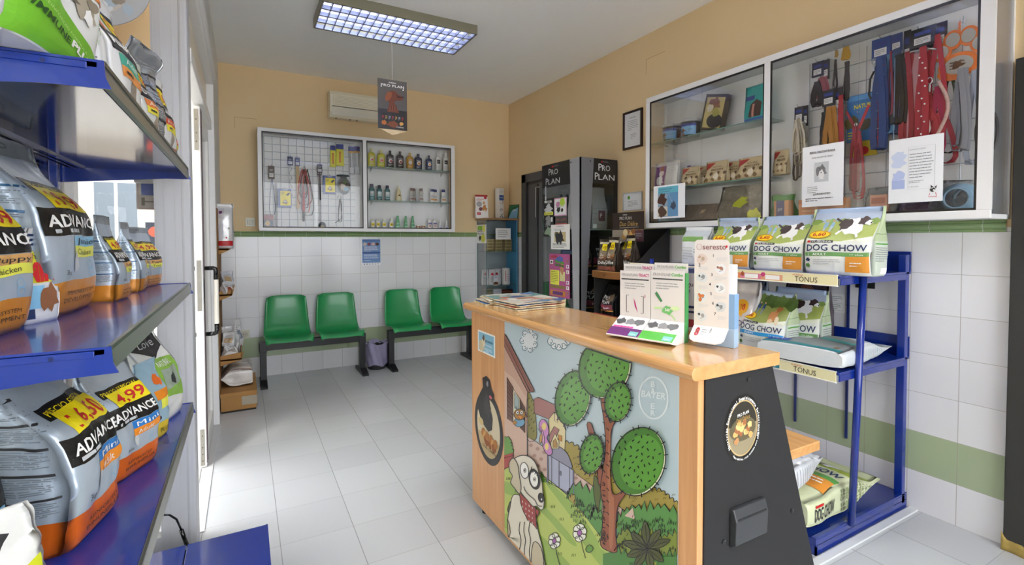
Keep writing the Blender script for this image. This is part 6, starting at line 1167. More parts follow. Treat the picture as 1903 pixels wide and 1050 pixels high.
# lower shelf
z = SZ[2]
adv_bag('largest silver and orange bag on the lower blue shelf, priced 16,50', (-3.37, -4.02, z), rad(80), .235, .23, .40, 'd8661c', '16,50', ('blue', 'orange', 'Mini', 'Adult'), ('REINFORCED', 'IMMUNEPLUS'), 51, '3kg', group=LG, wr=.016, lean=.045, taper=.55, skew=.03)
adv_bag('medium silver and orange bag leaning behind the largest on the lower shelf', (-3.29, -3.72, z), rad(66), .20, .13, .33, 'd8661c', '4,99', ('blue', 'orange', 'Mini', 'Adult'), ('REINFORCED', 'IMMUNEPLUS'), 52, '800g', group=LG, wr=.012, lean=.03, taper=.5)
adv_bag('dark blue bag standing at the left edge of the lower shelf', (-3.47, -4.27, z), rad(58), .24, .12, .36, '2a6a9a', '16,50', ('lblue', 'lblue', 'Light', 'Adult'), ('REINFORCED', 'FORMULA'), 53, '3kg', body=foil('16191f', .25, .2), group=LG, taper=.5)
b = Bag(.14, .08, .26, 54, wr=.01, taper=.5); mb = MB(); b.mesh(mb, [(.2, foil('e0c22c', .3, .1)), (1, foil('9fc0d4', .28, .2))], nv=26); A = b.front(mb); A.rect(-.02, .13, .06, .16, K['orange']); A.rect(.0, .10, .06, .13, K['lyel']); A.blob(.03, .19, .02, K['orange2'], 1, 2); A.ell(.0, .07, .008, .008, K['navy'], 1); A.text('PLUS', .0, .02, .014, K['ink'], .05)
finish(mb, 'pet_food_bag', 'pale blue bag with a yellow foot behind the medium one on the lower shelf', 'pet food bag', LG, (-3.25, -3.49, z), rad(72))
b = Bag(.22, .11, .36, 55, wr=.012, taper=.5, lean=.06, skew=-.03); mb = MB(); b.mesh(mb, [(1, foil('e6e8e6', .3, .05))], nv=28); A = b.front(mb); A.poly([(-.09, .33), (.09, .33), (.09, .26), (.0, .23), (-.09, .27)], K['ink'], 1); A.text('Love', -.05, .275, .03, K['lgrey'], .10, shear=.3, layer=3); A.poly([(-.06, .10), (.09, .07), (.09, .22), (-.06, .235)], mat('8ab84a', .4)); A.rect(-.04, .12, .07, .19, mat('9aa89a', .4), 2); A.text('NATURAL', -.04, .20, .018, K['white'], .1); A.blob(.02, .15, .02, K['dgrey'], 3, 4)
finish(mb, 'pet_food_bag', 'white bag with green labels leaning at the far end of the lower shelf', 'pet food bag', LG, (-3.255, -3.285, z), rad(72))
b = Bag(.20, .09, .28, 56, wr=.03, taper=.3); mb = MB(); b.mesh(mb, [(1, foil('2a2d33', .2, .4, .5))], nv=24); A = b.front(mb); A.rect(-.08, .1, .08, .15, K['orange2']); finish(mb, 'pet_food_bag', 'crumpled black bag between the orange ones on the lower shelf', 'pet food bag', LG, (-3.44, -3.80, z), rad(70))
b = Bag(.22, .10, .26, 57, wr=.02, taper=.3, lean=-.0); mb = MB(); b.mesh(mb, [(.3, foil('e2c82a', .3, .1)), (1, foil('e9eae6', .25, .05, .5))], nv=26); A = b.front(mb); A.poly([(-.10, .03), (.10, .03), (.10, .13), (-.10, .06)], mat('d6dc2a', .4), 1); A.text('FIESTA', -.06, .045, .035, mat('b8501c', .5), .16, layer=3, bold=.05, rot=.2); A.line([(-.05, .11), (.02, .17), (.06, .12)], .018, mat('d8742a', .5), 2); A.blob(-.06, .09, .02, mat('c99a6a', .5), 3, 3, sy=1.5); A.blob(.03, .20, .03, K['ink'], 2, 2)
o = finish(mb, 'pet_food_bag', 'white and yellow bag with fiesta lettering in the bottom left corner', 'pet food bag', LG, (-3.385, -4.345, z), rad(45)); o.scale = (1, 1, .72)
# disc mobile hanging above
c = at(178, -38, 'Y', -3.35); e = at(280, -20, 'Y', -3.35); R_ = abs(e.x-c.x); t = thing('hanging_disc', 'large grey round card hanging above the top shelf at the left', 'hanging disc', tuple(c), 0)
mb = MB(); mb.cyl((0, -.003, 0), (0, .003, 0), R_, mat('a9adb4', .4), 48); A = Art(mb, lambda u, v, l: Vector((u, -.003-l, v)), .0006, 0); A.ell(-R_*.1, 0, R_*.72, R_*.78, mat('b9b4ae', .5), 1, 40)
for k in range(9): A.blob(-R_*.2+R_*.12*k*.8, -R_*.55+R_*.1*(k % 4), R_*.13, mat(('8a8278', 'c9d0d8', '9fb0c0')[k % 3], .5), 2, k)
mb.build('disc', t); mb = MB(); mb.cyl((0, 0, R_-.002), (0, 0, H-c.z-.001), .001, K['white'], 6); mb.build('string', t)
# black cable with plug beside the base
mb = MB(); P = [at(300, 957, 'Y', -3.11), at(315, 957, 'Y', -3.10), at(328, 965, 'Y', -3.09), at(337, 985, 'Y', -3.08)]; mb.tube(P, .004, blk, 8); P2 = [at(337, 985, 'Y', -3.08), at(347, 1012, 'Y', -3.07)]; P2[1].z = max(P2[1].z, .06); mb.tube(P2, .008, blk, 10); mb.tube([P2[1], P2[1]+Vector((.02, .0, -.04)), P2[1]+Vector((.01, 0, P2[1].z*-1+.004)), Vector((-3.4, -3.08, .004))], .004, blk, 8)
mb.tube([P[0], P[0]+Vector((-.1, 0, -.02)), P[0]+Vector((-.16, 0, -P[0].z+.004))], .004, blk, 8); mb.build('power_cable', label='black power cable with a thick plug rising behind the blue base deck', cat='cable')
# ---------------------------------------------------------------- blue shelving on the right wall
bl2 = mat('102c84', .25, coat=.4, noise_=.05, nscale=5); NY, FY, RX = -4.285, -2.95, -.66
t = thing('shelving_unit', 'blue metal shelving with cream price rails against the right tiled wall', 'shelving unit', (0, 0, 0))
for z in (1.205, .775):
    mb = MB(); mb.box((RX+.01, NY, z-.012), (-.012, FY, z), bl2, .002); mb.box((RX+.012, NY, z-.04), (-.06, NY+.004, z-.012), bl2); mb.box((-.02, NY, z), (-.012, FY, z+.10), bl2); sh_ = mb.build('shelf', t)
    mb = MB(); mb.box((RX, NY+.01, z-.045), (RX+.004, FY, z+.004), mat('e9e2b4', .35)); mb.box((RX-.002, NY+.008, z-.046), (RX+.006, FY, z-.042), mat('f0f0ec', .3)); mb.box((RX-.002, NY+.008, z+.003), (RX+.006, FY, z+.006), mat('e8e6d8', .3))
    A = Art(mb, plane_fn((RX, FY, z-.045), (0, -1, 0), (0, 0, 1)), .0005, 0); L = FY-NY
    A.text('TONUS', L-.20, .010, .024, K['ink'], .105, layer=2); A.text('PURINA', L-.21, .037, .006, K['red'], .05, layer=2)
    if z > 1:
        for k in range(6): x = L-.95+k*.115; A.rect(x, .006, x+.115, .034, mat(('e58a5a', 'd87a9a', 'e0a07a')[k % 3], .5)); A.rect(x+.025, .009, x+.10, .031, K['white'], 2); A.blob(x+.012, .03, .012, mat(('a0502a', 'c03a7a')[k % 2], .5), 2, k)
    else: A.rect(L-.42, .004, L-.27, .040, mat('3a7f90', .5)); A.rect(L-.37, .010, L-.29, .036, mat('d8e0e2', .5), 2)
    mb.build('price_rail', sh_)
for y in (NY, FY-.05):
    mb = MB(); mb.box((-.062, y, .03), (-.03, y+.036, 1.29), bl2, .003); mb.build('rear_post', t)
for y in (NY-.012, FY-.03):
    mb = MB(); a, b = Vector((-.555, y, .07)), Vector((-.487, y, 1.235)); mb.tube([a, b], .0155, bl2, 14); mb.build('front_tube', t)
for px in (1573, 1477): y = at(px, 600, 'X', -.02).y; mb = MB(); mb.box((-.012, y-.008, .25), (-.004, y+.004, 1.2), mat('1a2a66', .3)); mb.build('rear_strut', t)
mb = MB(); mb.box((-.81, NY, .04), (-.012, FY, .07), bl2, .002); mb.box((-.81, NY, 0), (-.80, FY, .04), bl2); mb.box((-.81, NY, 0), (-.012, NY+.006, .045), bl2); mb.box((-.81, NY-.0, .07), (-.012, NY+.018, .078), bl2); mb.build('base_deck', t)
mb = MB(); mb.box((-.95, -4.33, 0), (-.0, -4.295, .008), mat('dfe2e2', .4)); mb.build('trim_6', kind='structure')
DG = 'dog food bags on the right blue shelves'
def chow(label, pos, rz, W, D, H, seed, kind='adult', price='6,60', **kw):
    b = Bag(W, D, H, seed, wr=.007, n=5, **kw); mb = MB(); b.mesh(mb, [(.93, foil('dfe3dc', .3, .02, .25)), (1, foil('a3b8d4', .3, .05))], [(.5, foil('c9d2c4', .35, .02)), (1, foil('b9c8a0', .3, .02))]); A = b.front(mb); p = kind == 'puppy'
    A.rect(-W*.46, H*.50, W*.46, H*.80, mat('a6b45e' if not p else '97a254', .4)); A.rect(-W*.46, H*.78, W*.46, H*.93, mat('a9b6cc' if not p else '6c7a48', .4)); A.poly([(-W*.46, H*.5), (W*.46, H*.5), (W*.46, H*.57), (0, H*.49), (-W*.46, H*.55)], mat('e6ead8', .4), 2)
    A.rect(-W*.46, H*.005, W*.46, H*.50, mat('e4e8e2', .4), 1)
    if p: [A.blob((-.35+.2*k)*W, H*.84, W*.13, mat(('4f6a2e', '5e7a38')[k % 2], .5), 2, k) for k in range(5)]
    else: [A.blob((-.4+.2*k)*W, H*.80, W*.08, mat(('7f9a4a', '8fb06a')[k % 2], .5), 2, k, sy=.5) for k in range(5)]
    for k in range(2): x = (-.24+.09*k+(.1 if p else 0))*W; A.blob(x, H*.74, W*.032, mat(('8fb0c8', '3a5a8a')[p], .5), 3, k+3, sy=1.8); A.line([(x, H*.72), (x-W*.01, H*.63)], W*.03, mat('b9c4cc' if not p else '8a94a0', .5), 3); A.ell(x, H*.80, W*.018, W*.018, mat('c9a080', .5), 4, 8)
    if p: A.blob(W*.22, H*.62, W*.08, mat('c98a54', .5), 3, 3, sy=1.3); A.blob(W*.27, H*.72, W*.055, mat('b0703c', .5), 4, 5); A.blob(W*.18, H*.54, W*.05, mat('e0c8a0', .5), 3, 7); A.blob(W*.3, H*.56, W*.05, mat('e8d8b8', .5), 3, 8, sy=1.6)
    else:
        A.blob(W*.14, H*.72, W*.13, K['white'], 3, 3, 16, .2, sx=1.2); A.blob(W*.03, H*.74, W*.09, mat('3a2c28', .5), 4, 5); A.blob(W*.27, H*.80, W*.075, mat('463430', .5), 4, 7); A.blob(W*.34, H*.77, W*.04, K['white'], 5, 2); A.ell(W*.37, H*.77, W*.012, W*.012, K['black'], 6, 8)
        A.line([(W*.02, H*.68), (-W*.05, H*.60)], W*.035, K['white'], 3); A.line([(W*.2, H*.66), (W*.26, H*.56)], W*.035, K['white'], 3); A.line([(-W*.02, H*.78), (-W*.12, H*.84)], W*.03, mat('3a2c28', .5), 3)
    A.ell(-W*.27, H*.60, W*.15, H*.055, mat('f2d21c', .4), 5); A.ring(-W*.27, H*.60, W*.15, H*.055, W*.012, mat('c98a1c', .4), 6); A.text(price, -W*.27, H*.58, H*.052, K['red'], W*.19, 'c', layer=7, bold=.02)
    A.rect(-W*.36, H*.475, -W*.04, H*.51, K['ink'], 3); A.text('PURINA', -W*.34, H*.483, H*.02, K['white'], W*.28, layer=5); A.rect(-W*.42, H*.48, -W*.37, H*.51, K['red'], 3)
    A.text('DOG CHOW', -W*.42, H*.355, H*.095, K['navy'], W*.84, layer=3, bold=.012)
    A.rect(-W*.45, H*.275, W*.45, H*.335, mat('2f9ad8' if p else '6a9a5c', .4), 2); A.text('1' if p else '2', -W*.40, H*.285, H*.04, K['white'], layer=4); A.text('PUPPY' if p else 'ADULT', -W*.32, H*.287, H*.034, K['white'], W*.2, layer=4, bold=.01); A.text('1+ años', W*.2, H*.29, H*.026, K['white'], W*.18, layer=4)
    A.rect(W*.14, H*.05, W*.45, H*.275, mat('d58f34', .4), 3); A.para(W*.2, H*.12, W*.38, H*.2, 2, K['white'], 5, .3); A.para(-W*.32, H*.15, W*.1, H*.24, 3, K['lgrey'], 3, .4); A.blob(-W*.40, H*.22, W*.03, K['navy'], 3, 2); A.blob(-W*.40, H*.13, W*.035, mat('5a8a3a', .5), 3, 3)
    for sg in (1, -1): S = b.sideart(mb, sg); S.rect(-D*.38, H*.45, D*.38, H*.47, K['green'], 1); S.para(-D*.38, H*.2, D*.38, H*.42, 7, K['grey'], 1, .4); S.rect(-D*.1, H*.03, D*.3, H*.12, K['white'], 1); S.rect(-D*.36, H*.6, D*.36, H*.606, K['dgreen'], 1)
    return finish(mb, 'pet_food_bag', label, 'pet food bag', DG, pos, rz)
z = 1.205; f_ = -.575
def pos(a, b, X): return (at(a, 500, 'X', X).y+at(b, 500, 'X', X).y)/2, abs(at(a, 500, 'X', X).y-at(b, 500, 'X', X).y)
y, w = pos(1492, 1622, f_); chow('green and white dog food bag nearest the camera on the right unit top shelf', (f_+.07, y, z), rad(-88), w, .15, .31, 61, lean=.03, taper=.45)
y, w = pos(1398, 1490, f_); chow('green and white dog food bag in the middle of the right unit top shelf', (f_+.07, y, z), rad(-90), w+.02, .14, .285, 62, lean=.03, taper=.45)
y, w = pos(1318, 1390, f_); chow('green and white dog food bag farthest along the right unit top shelf', (f_+.07, y, z), rad(-90), w+.02, .14, .285, 63, lean=.03, taper=.45, flop=-.02)
chow('green and white dog food bag tucked behind the nearest one on the right unit', (-.30, -4.10, z), rad(-84), .27, .15, .32, 64, lean=.03, taper=.5)
b = Bag(.20, .1, .24, 65, taper=.7, wr=.008); mb = MB(); b.mesh(mb, [(1, foil('d9dde0', .35, .03))], nv=28); A = b.front(mb); A.rect(-.08, .15, .06, .18, mat('7aa85a', .4)); A.rect(-.09, .18, .09, .22, mat('c4ccd2', .4)); A.blob(.03, .12, .012, K['dgrey'], 1, 2, sx=1.5); A.para(.0, .08, .08, .11, 2, K['grey'], 1, .4); A.para(-.08, .03, .0, .12, 5, K['lgrey'], 1, .4)
y, w = pos(1274, 1312, -.5); finish(mb, 'pet_food_bag', 'white veterinary diet bag with a green tab behind the collar display', 'pet food bag', DG, (-.47, y, z), rad(-85))
z = .775
y, w = pos(1377, 1457, f_); chow('light blue banded puppy food bag on the middle shelf of the right unit', (f_+.06, y, z), rad(-90), w+.03, .13, .315, 66, 'puppy', '7,60', lean=.03, taper=.5)
chow('dark green adult food bag standing behind the puppy bag', (-.36, -3.93, z), rad(-84), .27, .14, .33, 67, price='7,10', lean=.02, taper=.5)
b = Bag(.26, .12, .36, 68, taper=.5, wr=.012); mb = MB(); b.mesh(mb, [(.97, foil('cfc9c6', .25, .1, .5))], nv=30); A = b.front(mb); W_, H_ = .26, .36
A.ell(.05, .22, .045, .04, mat('e0a41c', .4), 2); A.poly([(.03, .19), (.06, .165), (.07, .19)], mat('e0a41c', .4), 2); A.text('7,10', .05, .205, .032, K['red'], .06, 'c', layer=4, bold=.02); A.text('DOG CHOW', -.11, .12, .03, K['navy'], .22, layer=3); A.rect(-.12, .004, .12, .08, mat('7fae6a', .4)); A.ell(.05, .05, .03, .03, mat('c9d6c9', .4), 2); A.blob(.08, .085, .014, K['brown'], 3, 2); A.blob(-.04, .21, .04, mat('4a3a34', .5), 1, 4)
y, w = pos(1335, 1380, f_); finish(mb, 'pet_food_bag', 'pale bag with an orange price drop left of the puppy bag', 'pet food bag', DG, (f_+.06, y-.01, z), rad(-86))
kib_bag('grey blue bag behind the pale bag on the middle shelf', (-.36, -3.62, z), rad(-88), .26, .14, .37, '6a7482', art=lambda A, b, W, H: (A.rect(-W*.4, H*.8, W*.4, H*.9, mat('8a94a0', .4)),), seed=69, group=DG)
kib_bag('dark plum bag at the back of the middle shelf of the right unit', (-.20, -3.88, z), rad(-88), .24, .12, .38, '4a3f48', art=lambda A, b, W, H: (A.blob(0, H*.8, W*.2, mat('8a5a4a', .5), 1, 4),), seed=70, group=DG)
def a_lay(A, b, W, H):
    A.poly([(-W*.44, H*.14), (-W*.1, H*.30), (W*.05, H*.62), (W*.44, H*.5), (W*.44, H*.02), (-W*.44, H*.02)], mat('8d9394', .45), 1); A.poly([(-W*.44, H*.02), (W*.44, H*.02), (W*.44, H*.07), (-W*.44, H*.10)], mat('2b7f86', .4), 2)
    A.poly([(-W*.0, H*.38), (W*.42, H*.32), (W*.44, H*.38), (W*.04, H*.45)], mat('4aa8a4', .4), 3); A.text('PURINA', -W*.4, H*.10, H*.04, K['navy'], W*.18, layer=5); A.rect(-W*.42, H*.08, -W*.16, H*.16, mat('2a4aa8', .4), 4); A.text('VET', -W*.38, H*.10, H*.035, K['white'], W*.16, layer=6)
    S = b.sideart(A.mb, 1)
    for k in range(12): S.rect(-b.D*.34, H*(.3+.045*k), b.D*.34, H*(.3+.045*k)+.003, mat(('aab2b4', '4aa8a4')[k % 4 == 0], .5), 1)
    A.text('CLINIC', W*.0, H*.72, H*.07, mat('2b8a80', .4), W*.34, layer=4); A.blob(W*.36, H*.12, W*.03, mat('8a6a3a', .5), 4, 3)
o = lying('white and teal veterinary bag lying flat on the middle shelf of the right unit', (-.37, -4.065, z), rad(-84), .40, .078, .56, 'e3e6e6', a_lay, 71, group=DG, wr=.008, zones=[(1, foil('d3d8da', .35, .05))])
z = .078
def a_sack(A, b, W, H):
    A.rect(-W*.46, H*.60, W*.46, H*.88, mat('9cae3a', .4)); A.blob(-W*.05, H*.73, W*.19, mat('3c2f2a', .5), 2, 3, 16, .25); A.blob(W*.12, H*.70, W*.12, K['white'], 3, 4); A.text('DOG CHOW', -W*.42, H*.47, H*.075, K['navy'], W*.84, layer=3, bold=.02); A.rect(-W*.46, H*.37, W*.46, H*.44, mat('5a9a48', .4), 2); A.rect(-W*.15, H*.20, W*.46, H*.37, mat('d98f34', .4), 3); A.para(-W*.05, H*.23, W*.42, H*.35, 3, K['white'], 5, .35); A.text('14 kg', W*.1, H*.14, H*.03, K['navy'], layer=3)
    S = b.sideart(A.mb, 1); D = b.D
    for k in range(11): S.rect(-D*.36, H*(.42+.045*k), D*.36, H*(.422+.045*k)+.003, mat('f0f2da', .4), 1)
    S.rect(-D*.36, H*.40, D*.36, H*.86, mat('8f9a6a', .5), 0); S.text('DOG CHOW', D*.22, H*.06, D*.42, K['ink'], H*.25, layer=3, bold=.02, rot=pi/2); S.rect(-D*.30, H*.07, -D*.22, H*.16, K['red'], 2)
lying('green and cream adult dog food sack lying lowest on the base of the right unit', (-.50, -4.065, z), rad(-88), .37, .135, .66, 'd6dcb4', a_sack, 72, group=DG, wr=.010)
def a_wsack(A, b, W, H):
    A.para(-W*.3, H*.1, W*.3, H*.4, 6, K['lgrey'], 1, .4); A.rect(-W*.4, H*.55, W*.4, H*.58, mat('5a7ab0', .4)); S = b.sideart(A.mb, 1)
    for k in range(14): S.rect(-b.D*.36, H*(.1+.055*k), b.D*.36, H*(.1+.055*k)+.004, mat('9aa0a8', .5), 1)
lying('white sack lying on the green and cream sack under the desk top', (-.76, -4.03, z+.165), rad(-78), .34, .10, .44, 'e0e2e6', a_wsack, 73, group=DG, wr=.015)
# notices on the wall behind the unit
on_x('wall_notice', 'white notice with a boxed paragraph on the tiles behind the right unit', 1541, 545, 1570, 582, -.002, lambda A, w, h: (A.para(w*.1, h*.6, w*.9, h*.9, 3, K['grey'], 1, .3), A.line([(w*.1, h*.1), (w*.9, h*.1), (w*.9, h*.5), (w*.1, h*.5)], .0015, K['grey'], 1, True), A.para(w*.2, h*.15, w*.8, h*.45, 3, K['grey'], 1, .3)), cat='notice')
on_x('wall_notice', 'pale slip pinned to the tiles just above the right blue unit', 1612, 440, 1640, 478, -.002, lambda A, w, h: A.para(w*.1, h*.1, w*.9, h*.9, 6, K['lgrey'], 1, .3), 'cfcbc6')
on_x('wall_panel', 'small black panel on the tiles between the two right shelves', 1590, 520, 1626, 537, -.004, lambda A, w, h: A.ell(w*.5, h*.5, h*.3, h*.3, K['grey']), '1c1c1e', 'wall panel')
# ---------------------------------------------------------------- reception counter
CX, CN, CF_ = -1.947, -4.625, -3.205     # front plane, near end, far end
beech = wood('d9a570', 'c48d59', .32, 2, .3); beecht = wood('d4a36a', 'c08e57', .16, 1, .6); char = mat('2a2a2b', .65, noise_=.04, nscale=4, spec=.18)
t = thing('reception_counter', 'beech topped reception counter with a cartoon mural front and a charcoal end', 'counter', (0, 0, 0))
mb = MB(); mb.box((CX, CN+.005, .04), (CX+.022, CF_, 1.02), beech, .002); mb.box((CX+.022, CN+.03, .04), (-1.90, CF_-.03, .06), char); fb_ = mb.build('front_board', t)
mb = MB(); prof = []; n = 8; r = .018; z0, z1, xL, xR = 1.015, 1.051, -1.985, -1.63
for i in range(n+1): a = pi/2+pi*i/n; prof.append((xL+r+r*cos(a), (z0+z1)/2+r*sin(a)))
prof = [(xR, z1)]+prof+[(xR, z0)]
mb.prism([(x, CN-.008, z) for x, z in prof[::-1]], (0, CF_+.022-(CN-.008), 0), beecht); mb.build('worktop', t, .0015)
def endp(y, nm):
    mb = MB(); mb.prism([(-1.925, y, .02), (-1.925, y, 1.014), (-1.65, y, 1.014), (-1.312, y, .02)], (0, .02, 0), char); return mb.build(nm, t, .002)
ep_ = endp(CN, 'end_panel'); endp(CF_-.025, 'end_panel')
mb = MB(); mb.box((-1.86, CN+.02, .705), (-1.372, CF_-.03, .735), beecht, .003); mb.build('desk_top', t)
mb = MB(); mb.box((-1.90, CN+.02, .3), (-1.86, CF_-.03, 1.0), mat('d8d6d0', .5)); mb.build('inner_panel', t)
for x, y in ((-1.91, CN+.06), (-1.91, CF_-.08), (-1.40, CN+.06), (-1.40, CF_-.08)): mb = MB(); mb.cyl((x, y, 0), (x, y, .04), .018, blk, 12); mb.build('foot', t)
for px, py in ((1390, 705), (1471, 948), (1344, 1006)): mb = MB(); p = at(px, py, 'Y', CN); mb.cyl(p, p-Vector((0, .004, 0)), .006, mat('2e3032', .3), 12); mb.cyl(p-Vector((0, .004, 0)), p-Vector((0, .0045, 0)), .003, K['black'], 6); mb.build('screw', ep_)
p0, p1 = at(1356, 945, 'Y', CN), at(1414, 999, 'Y', CN); mb = MB(); w, h = p1.x-p0.x, .105
mb.T = Matrix.Translation((p0.x, CN, p0.z-h)); gm2 = mat('35373a', .35)
mb.prism([(0, 0, h), (0, -.012, h), (0, -.022, h*.72), (0, -.020, .012), (0, -.006, 0), (0, 0, 0)], (w, 0, 0), gm2); mb.box((.006, -.0225, h*.70), (w-.006, -.016, h*.78), mat('1b1c1e', .4)); mb.build('recessed_pull', ep_, .003)
# oval sticker on the end
c = at(1379.5, 795, 'Y', CN); mb = MB(); A = Art(mb, plane_fn((c.x, CN, c.z), (1, 0, 0), (0, 0, 1)), .0005, 0); rx, rz_ = .076, .093
A.ell(0, 0, rx, rz_, mat('1c1a18', .35), 1, 48); A.ring(0, 0, rx*.80, rz_*.80, .004, mat('b9a070', .35), 3, 48); A.ell(0, 0, rx*.78, rz_*.78, mat('8f8468', .4), 2, 48); A.ell(0, 0, rx*.78, rz_*.78, mat('2d2a22', .4), 3, 30, 0, .02, .48); A.ell(0, -rz_*.02, rx*.7, rz_*.35, mat('5e563f', .4), 4, 30)
for k in range(13): A.blob((-.42+.07*k)*rx, (-.12+.10*(k % 4)-(.12 if k > 8 else 0))*rz_, rx*.12, mat(('c9a060', '9a5f38', 'd8b878')[k % 3], .6), 5, k, 9, .3)
A.blob(-rx*.35, -rz_*.35, rx*.12, mat('b08050', .6), 5, 5, 9); A.text('PRO PLAN', 0, rz_*.38, rz_*.09, K['white'], rx*.62, 'c', 5, .01, rot=.12); A.text('Duo Délice', 0, rz_*.22, rz_*.13, mat('b08a4a', .4), rx*.75, 'c', 5, shear=.2, rot=.12)
def arc_text(A, s, R0, R1, a0, a1, h, m, layer=6, flip=False):
    for i, ch in enumerate(s):
        if ch == ' ': continue
        a = a0+(a1-a0)*(i+.5)/len(s); A.text(ch, R0*cos(a), R1*sin(a), h, m, None, 'c', layer, .02, rot=a+(pi/2 if flip else -pi/2))
arc_text(A, 'Nutrición Excepcional Exquisitamente Seleccionada', rx*.83, rz_*.84, rad(215), rad(-25), .0085, K['white']); arc_text(A, 'Para adultos, ricos cuidados para gatos', rx*.94, rz_*.93, rad(235), rad(345), .0055, K['white'], flip=True)
mb.build('oval_sticker', ep_)
# front stickers (u runs along -Y, v up)
FR = lambda u, v, l: Vector((CX-l, -u, v))
def FC(px, py): p = at(px, py, 'X', CX); return (-p.y, p.z)
mb = MB(); A = Art(mb, FR, .0005, 0); a = FC(888.3, 612); b_ = FC(920.5, 666); x0, x1, y1, y0 = a[0], b_[0], a[1], b_[1]+.0
A.rect(x0, y0, x1, y1, mat('e9eae6', .4), 1); A.rect(x0+.01, y0+.008, x1-.012, y1-.008, mat('7fb4cc', .4), 2); w, h = x1-x0, y1-y0; A.blob(x0+w*.25, y0+h*.3, w*.15, mat('c9bb98', .5), 3, 3, sy=1.1); A.blob(x0+w*.36, y0+h*.5, w*.10, mat('d8cdb0', .5), 4, 5, sy=1.5); A.blob(x0+w*.36, y0+h*.72, w*.07, mat('4a3a2c', .5), 5, 4); A.text('promo', x0+w*.44, y0+h*.56, h*.14, mat('2a5a7a', .4), w*.44, layer=4, bold=.02); A.text('FUNCIONAL', x0+w*.44, y0+h*.38, h*.08, K['white'], w*.4, layer=4); A.para(x0+w*.42, y0+h*.1, x1-w*.12, y0+h*.3, 3, mat('cfe6ee', .4), 4, .4); mb.build('promo_sticker', fb_)
mb = MB(); A = Art(mb, FR, .0005, 0); c = FC(907.5, 795); rx = abs(FC(934, 795)[0]-FC(881.5, 795)[0])/2; ry = abs(FC(907, 728)[1]-FC(907, 861)[1])/2; cx, cz = c
A.ell(cx, cz, rx, ry, mat('1d1b1b', .35), 1, 44); A.ell(cx, cz, rx*.80, ry*.82, mat('cfc3a4', .4), 2, 40); A.ell(cx, cz-ry*.0, rx*.80, ry*.82, mat('b79f72', .4), 3, 30, 0, .55, .95)
dogp = [(-.35, .05), (-.55, .35), (-.45, .8), (-.25, 1.05), (-.28, 1.3), (-.05, 1.42), (.15, 1.36), (.22, 1.15), (.38, 1.02), (.36, .9), (.12, .86), (.15, .6), (.3, .35), (.25, .02), (.05, -.1)]
A.poly([(cx+(a*1.25-.04)*rx, cz+b*ry) for a, b in dogp], mat('221f20', .35), 4); A.blob(cx-rx*.05, cz+ry*.6, rx*.2, mat('3a3638', .4), 5, 2, sy=2); A.ell(cx+rx*.2, cz+ry*.9, rx*.10, ry*.05, mat('c0606a', .4), 6, 12); A.blob(cx-rx*.02, cz+ry*1.22, rx*.08, mat('8a8688', .4), 5, 4)
for k in range(10): A.blob(cx+rx*(-.3+.09*k), cz-ry*(.22+.07*(k % 3)+.01*k), rx*.16, mat(('a9703a', 'c99a5a', '8a5028')[k % 3], .6), 5, k, 9, .3)
A.ell(cx-rx*.5, cz+ry*.05, rx*.2, ry*.1, mat('c9b27a', .4), 6, 16); A.text('Duo Délice', cx+rx*.1, cz-ry*.62, ry*.09, mat('6a4a20', .4), rx*1.0, 'c', 6, shear=.2)
arc_text(A, 'Nutrición Excepcional Exquisitamente Seleccionada', rx*.86, ry*.875, rad(172), rad(400), .009, K['white'], flip=True); mb.build('oval_sticker', fb_)

# ---- mural: drawn with coordinates measured on an enlarged view of the panel, mapped on to the front plane
def MUf(x, y, l): p = at(930+x/2.3324, 600-y/2.3333, 'X', CX); return Vector((CX-.0012-l, p.y, p.z))
mb = MB(); A = Art(mb, MUf, .00035, 0); mf = lambda h: mat(h, .22)
tl, tr = FC(938, 596), FC(1262.5, 700); PL, PR, ZB, ZT_ = tl[0], tr[0], .062, 1.012
mb.add([(CX-.001, -PL, ZB), (CX-.001, -PR, ZB), (CX-.001, -PR, ZT_), (CX-.001, -PL, ZT_)], [(0, 1, 2, 3)], mf('bacdd6')); mb.box((CX-.0009, -PL, ZB), (CX, -PR, ZT_), mf('bacdd6'))
INK = mf('2b2426')
def q(*p): return [(p[i], -p[i+1]) for i in range(0, len(p), 2)]
def shape(pts, col, L, ow=2.6, smooth=0):
    P = q(*pts) if not isinstance(pts[0], tuple) else pts
    if smooth: P = sm(P, smooth)
    A.poly(P, mf(col), L)
    if ow: A.line(P, ow, INK, L+1, True)
def sm(P, n=3, closed=True):
    out = []; m = len(P)
    for i in range(m if closed else m-1):
        p0, p1, p2, p3 = P[(i-1) % m], P[i], P[(i+1) % m], P[(i+2) % m]
        if not closed: p0 = P[max(i-1, 0)]; p3 = P[min(i+2, m-1)]
        for k in range(n): t = k/n; out.append(tuple(.5*(2*p1[c]+(-p0[c]+p2[c])*t+(2*p0[c]-5*p1[c]+4*p2[c]-p3[c])*t*t+(-p0[c]+3*p1[c]-3*p2[c]+p3[c])*t**3) for c in (0, 1)))
    if not closed: out.append(P[-1])
    return out
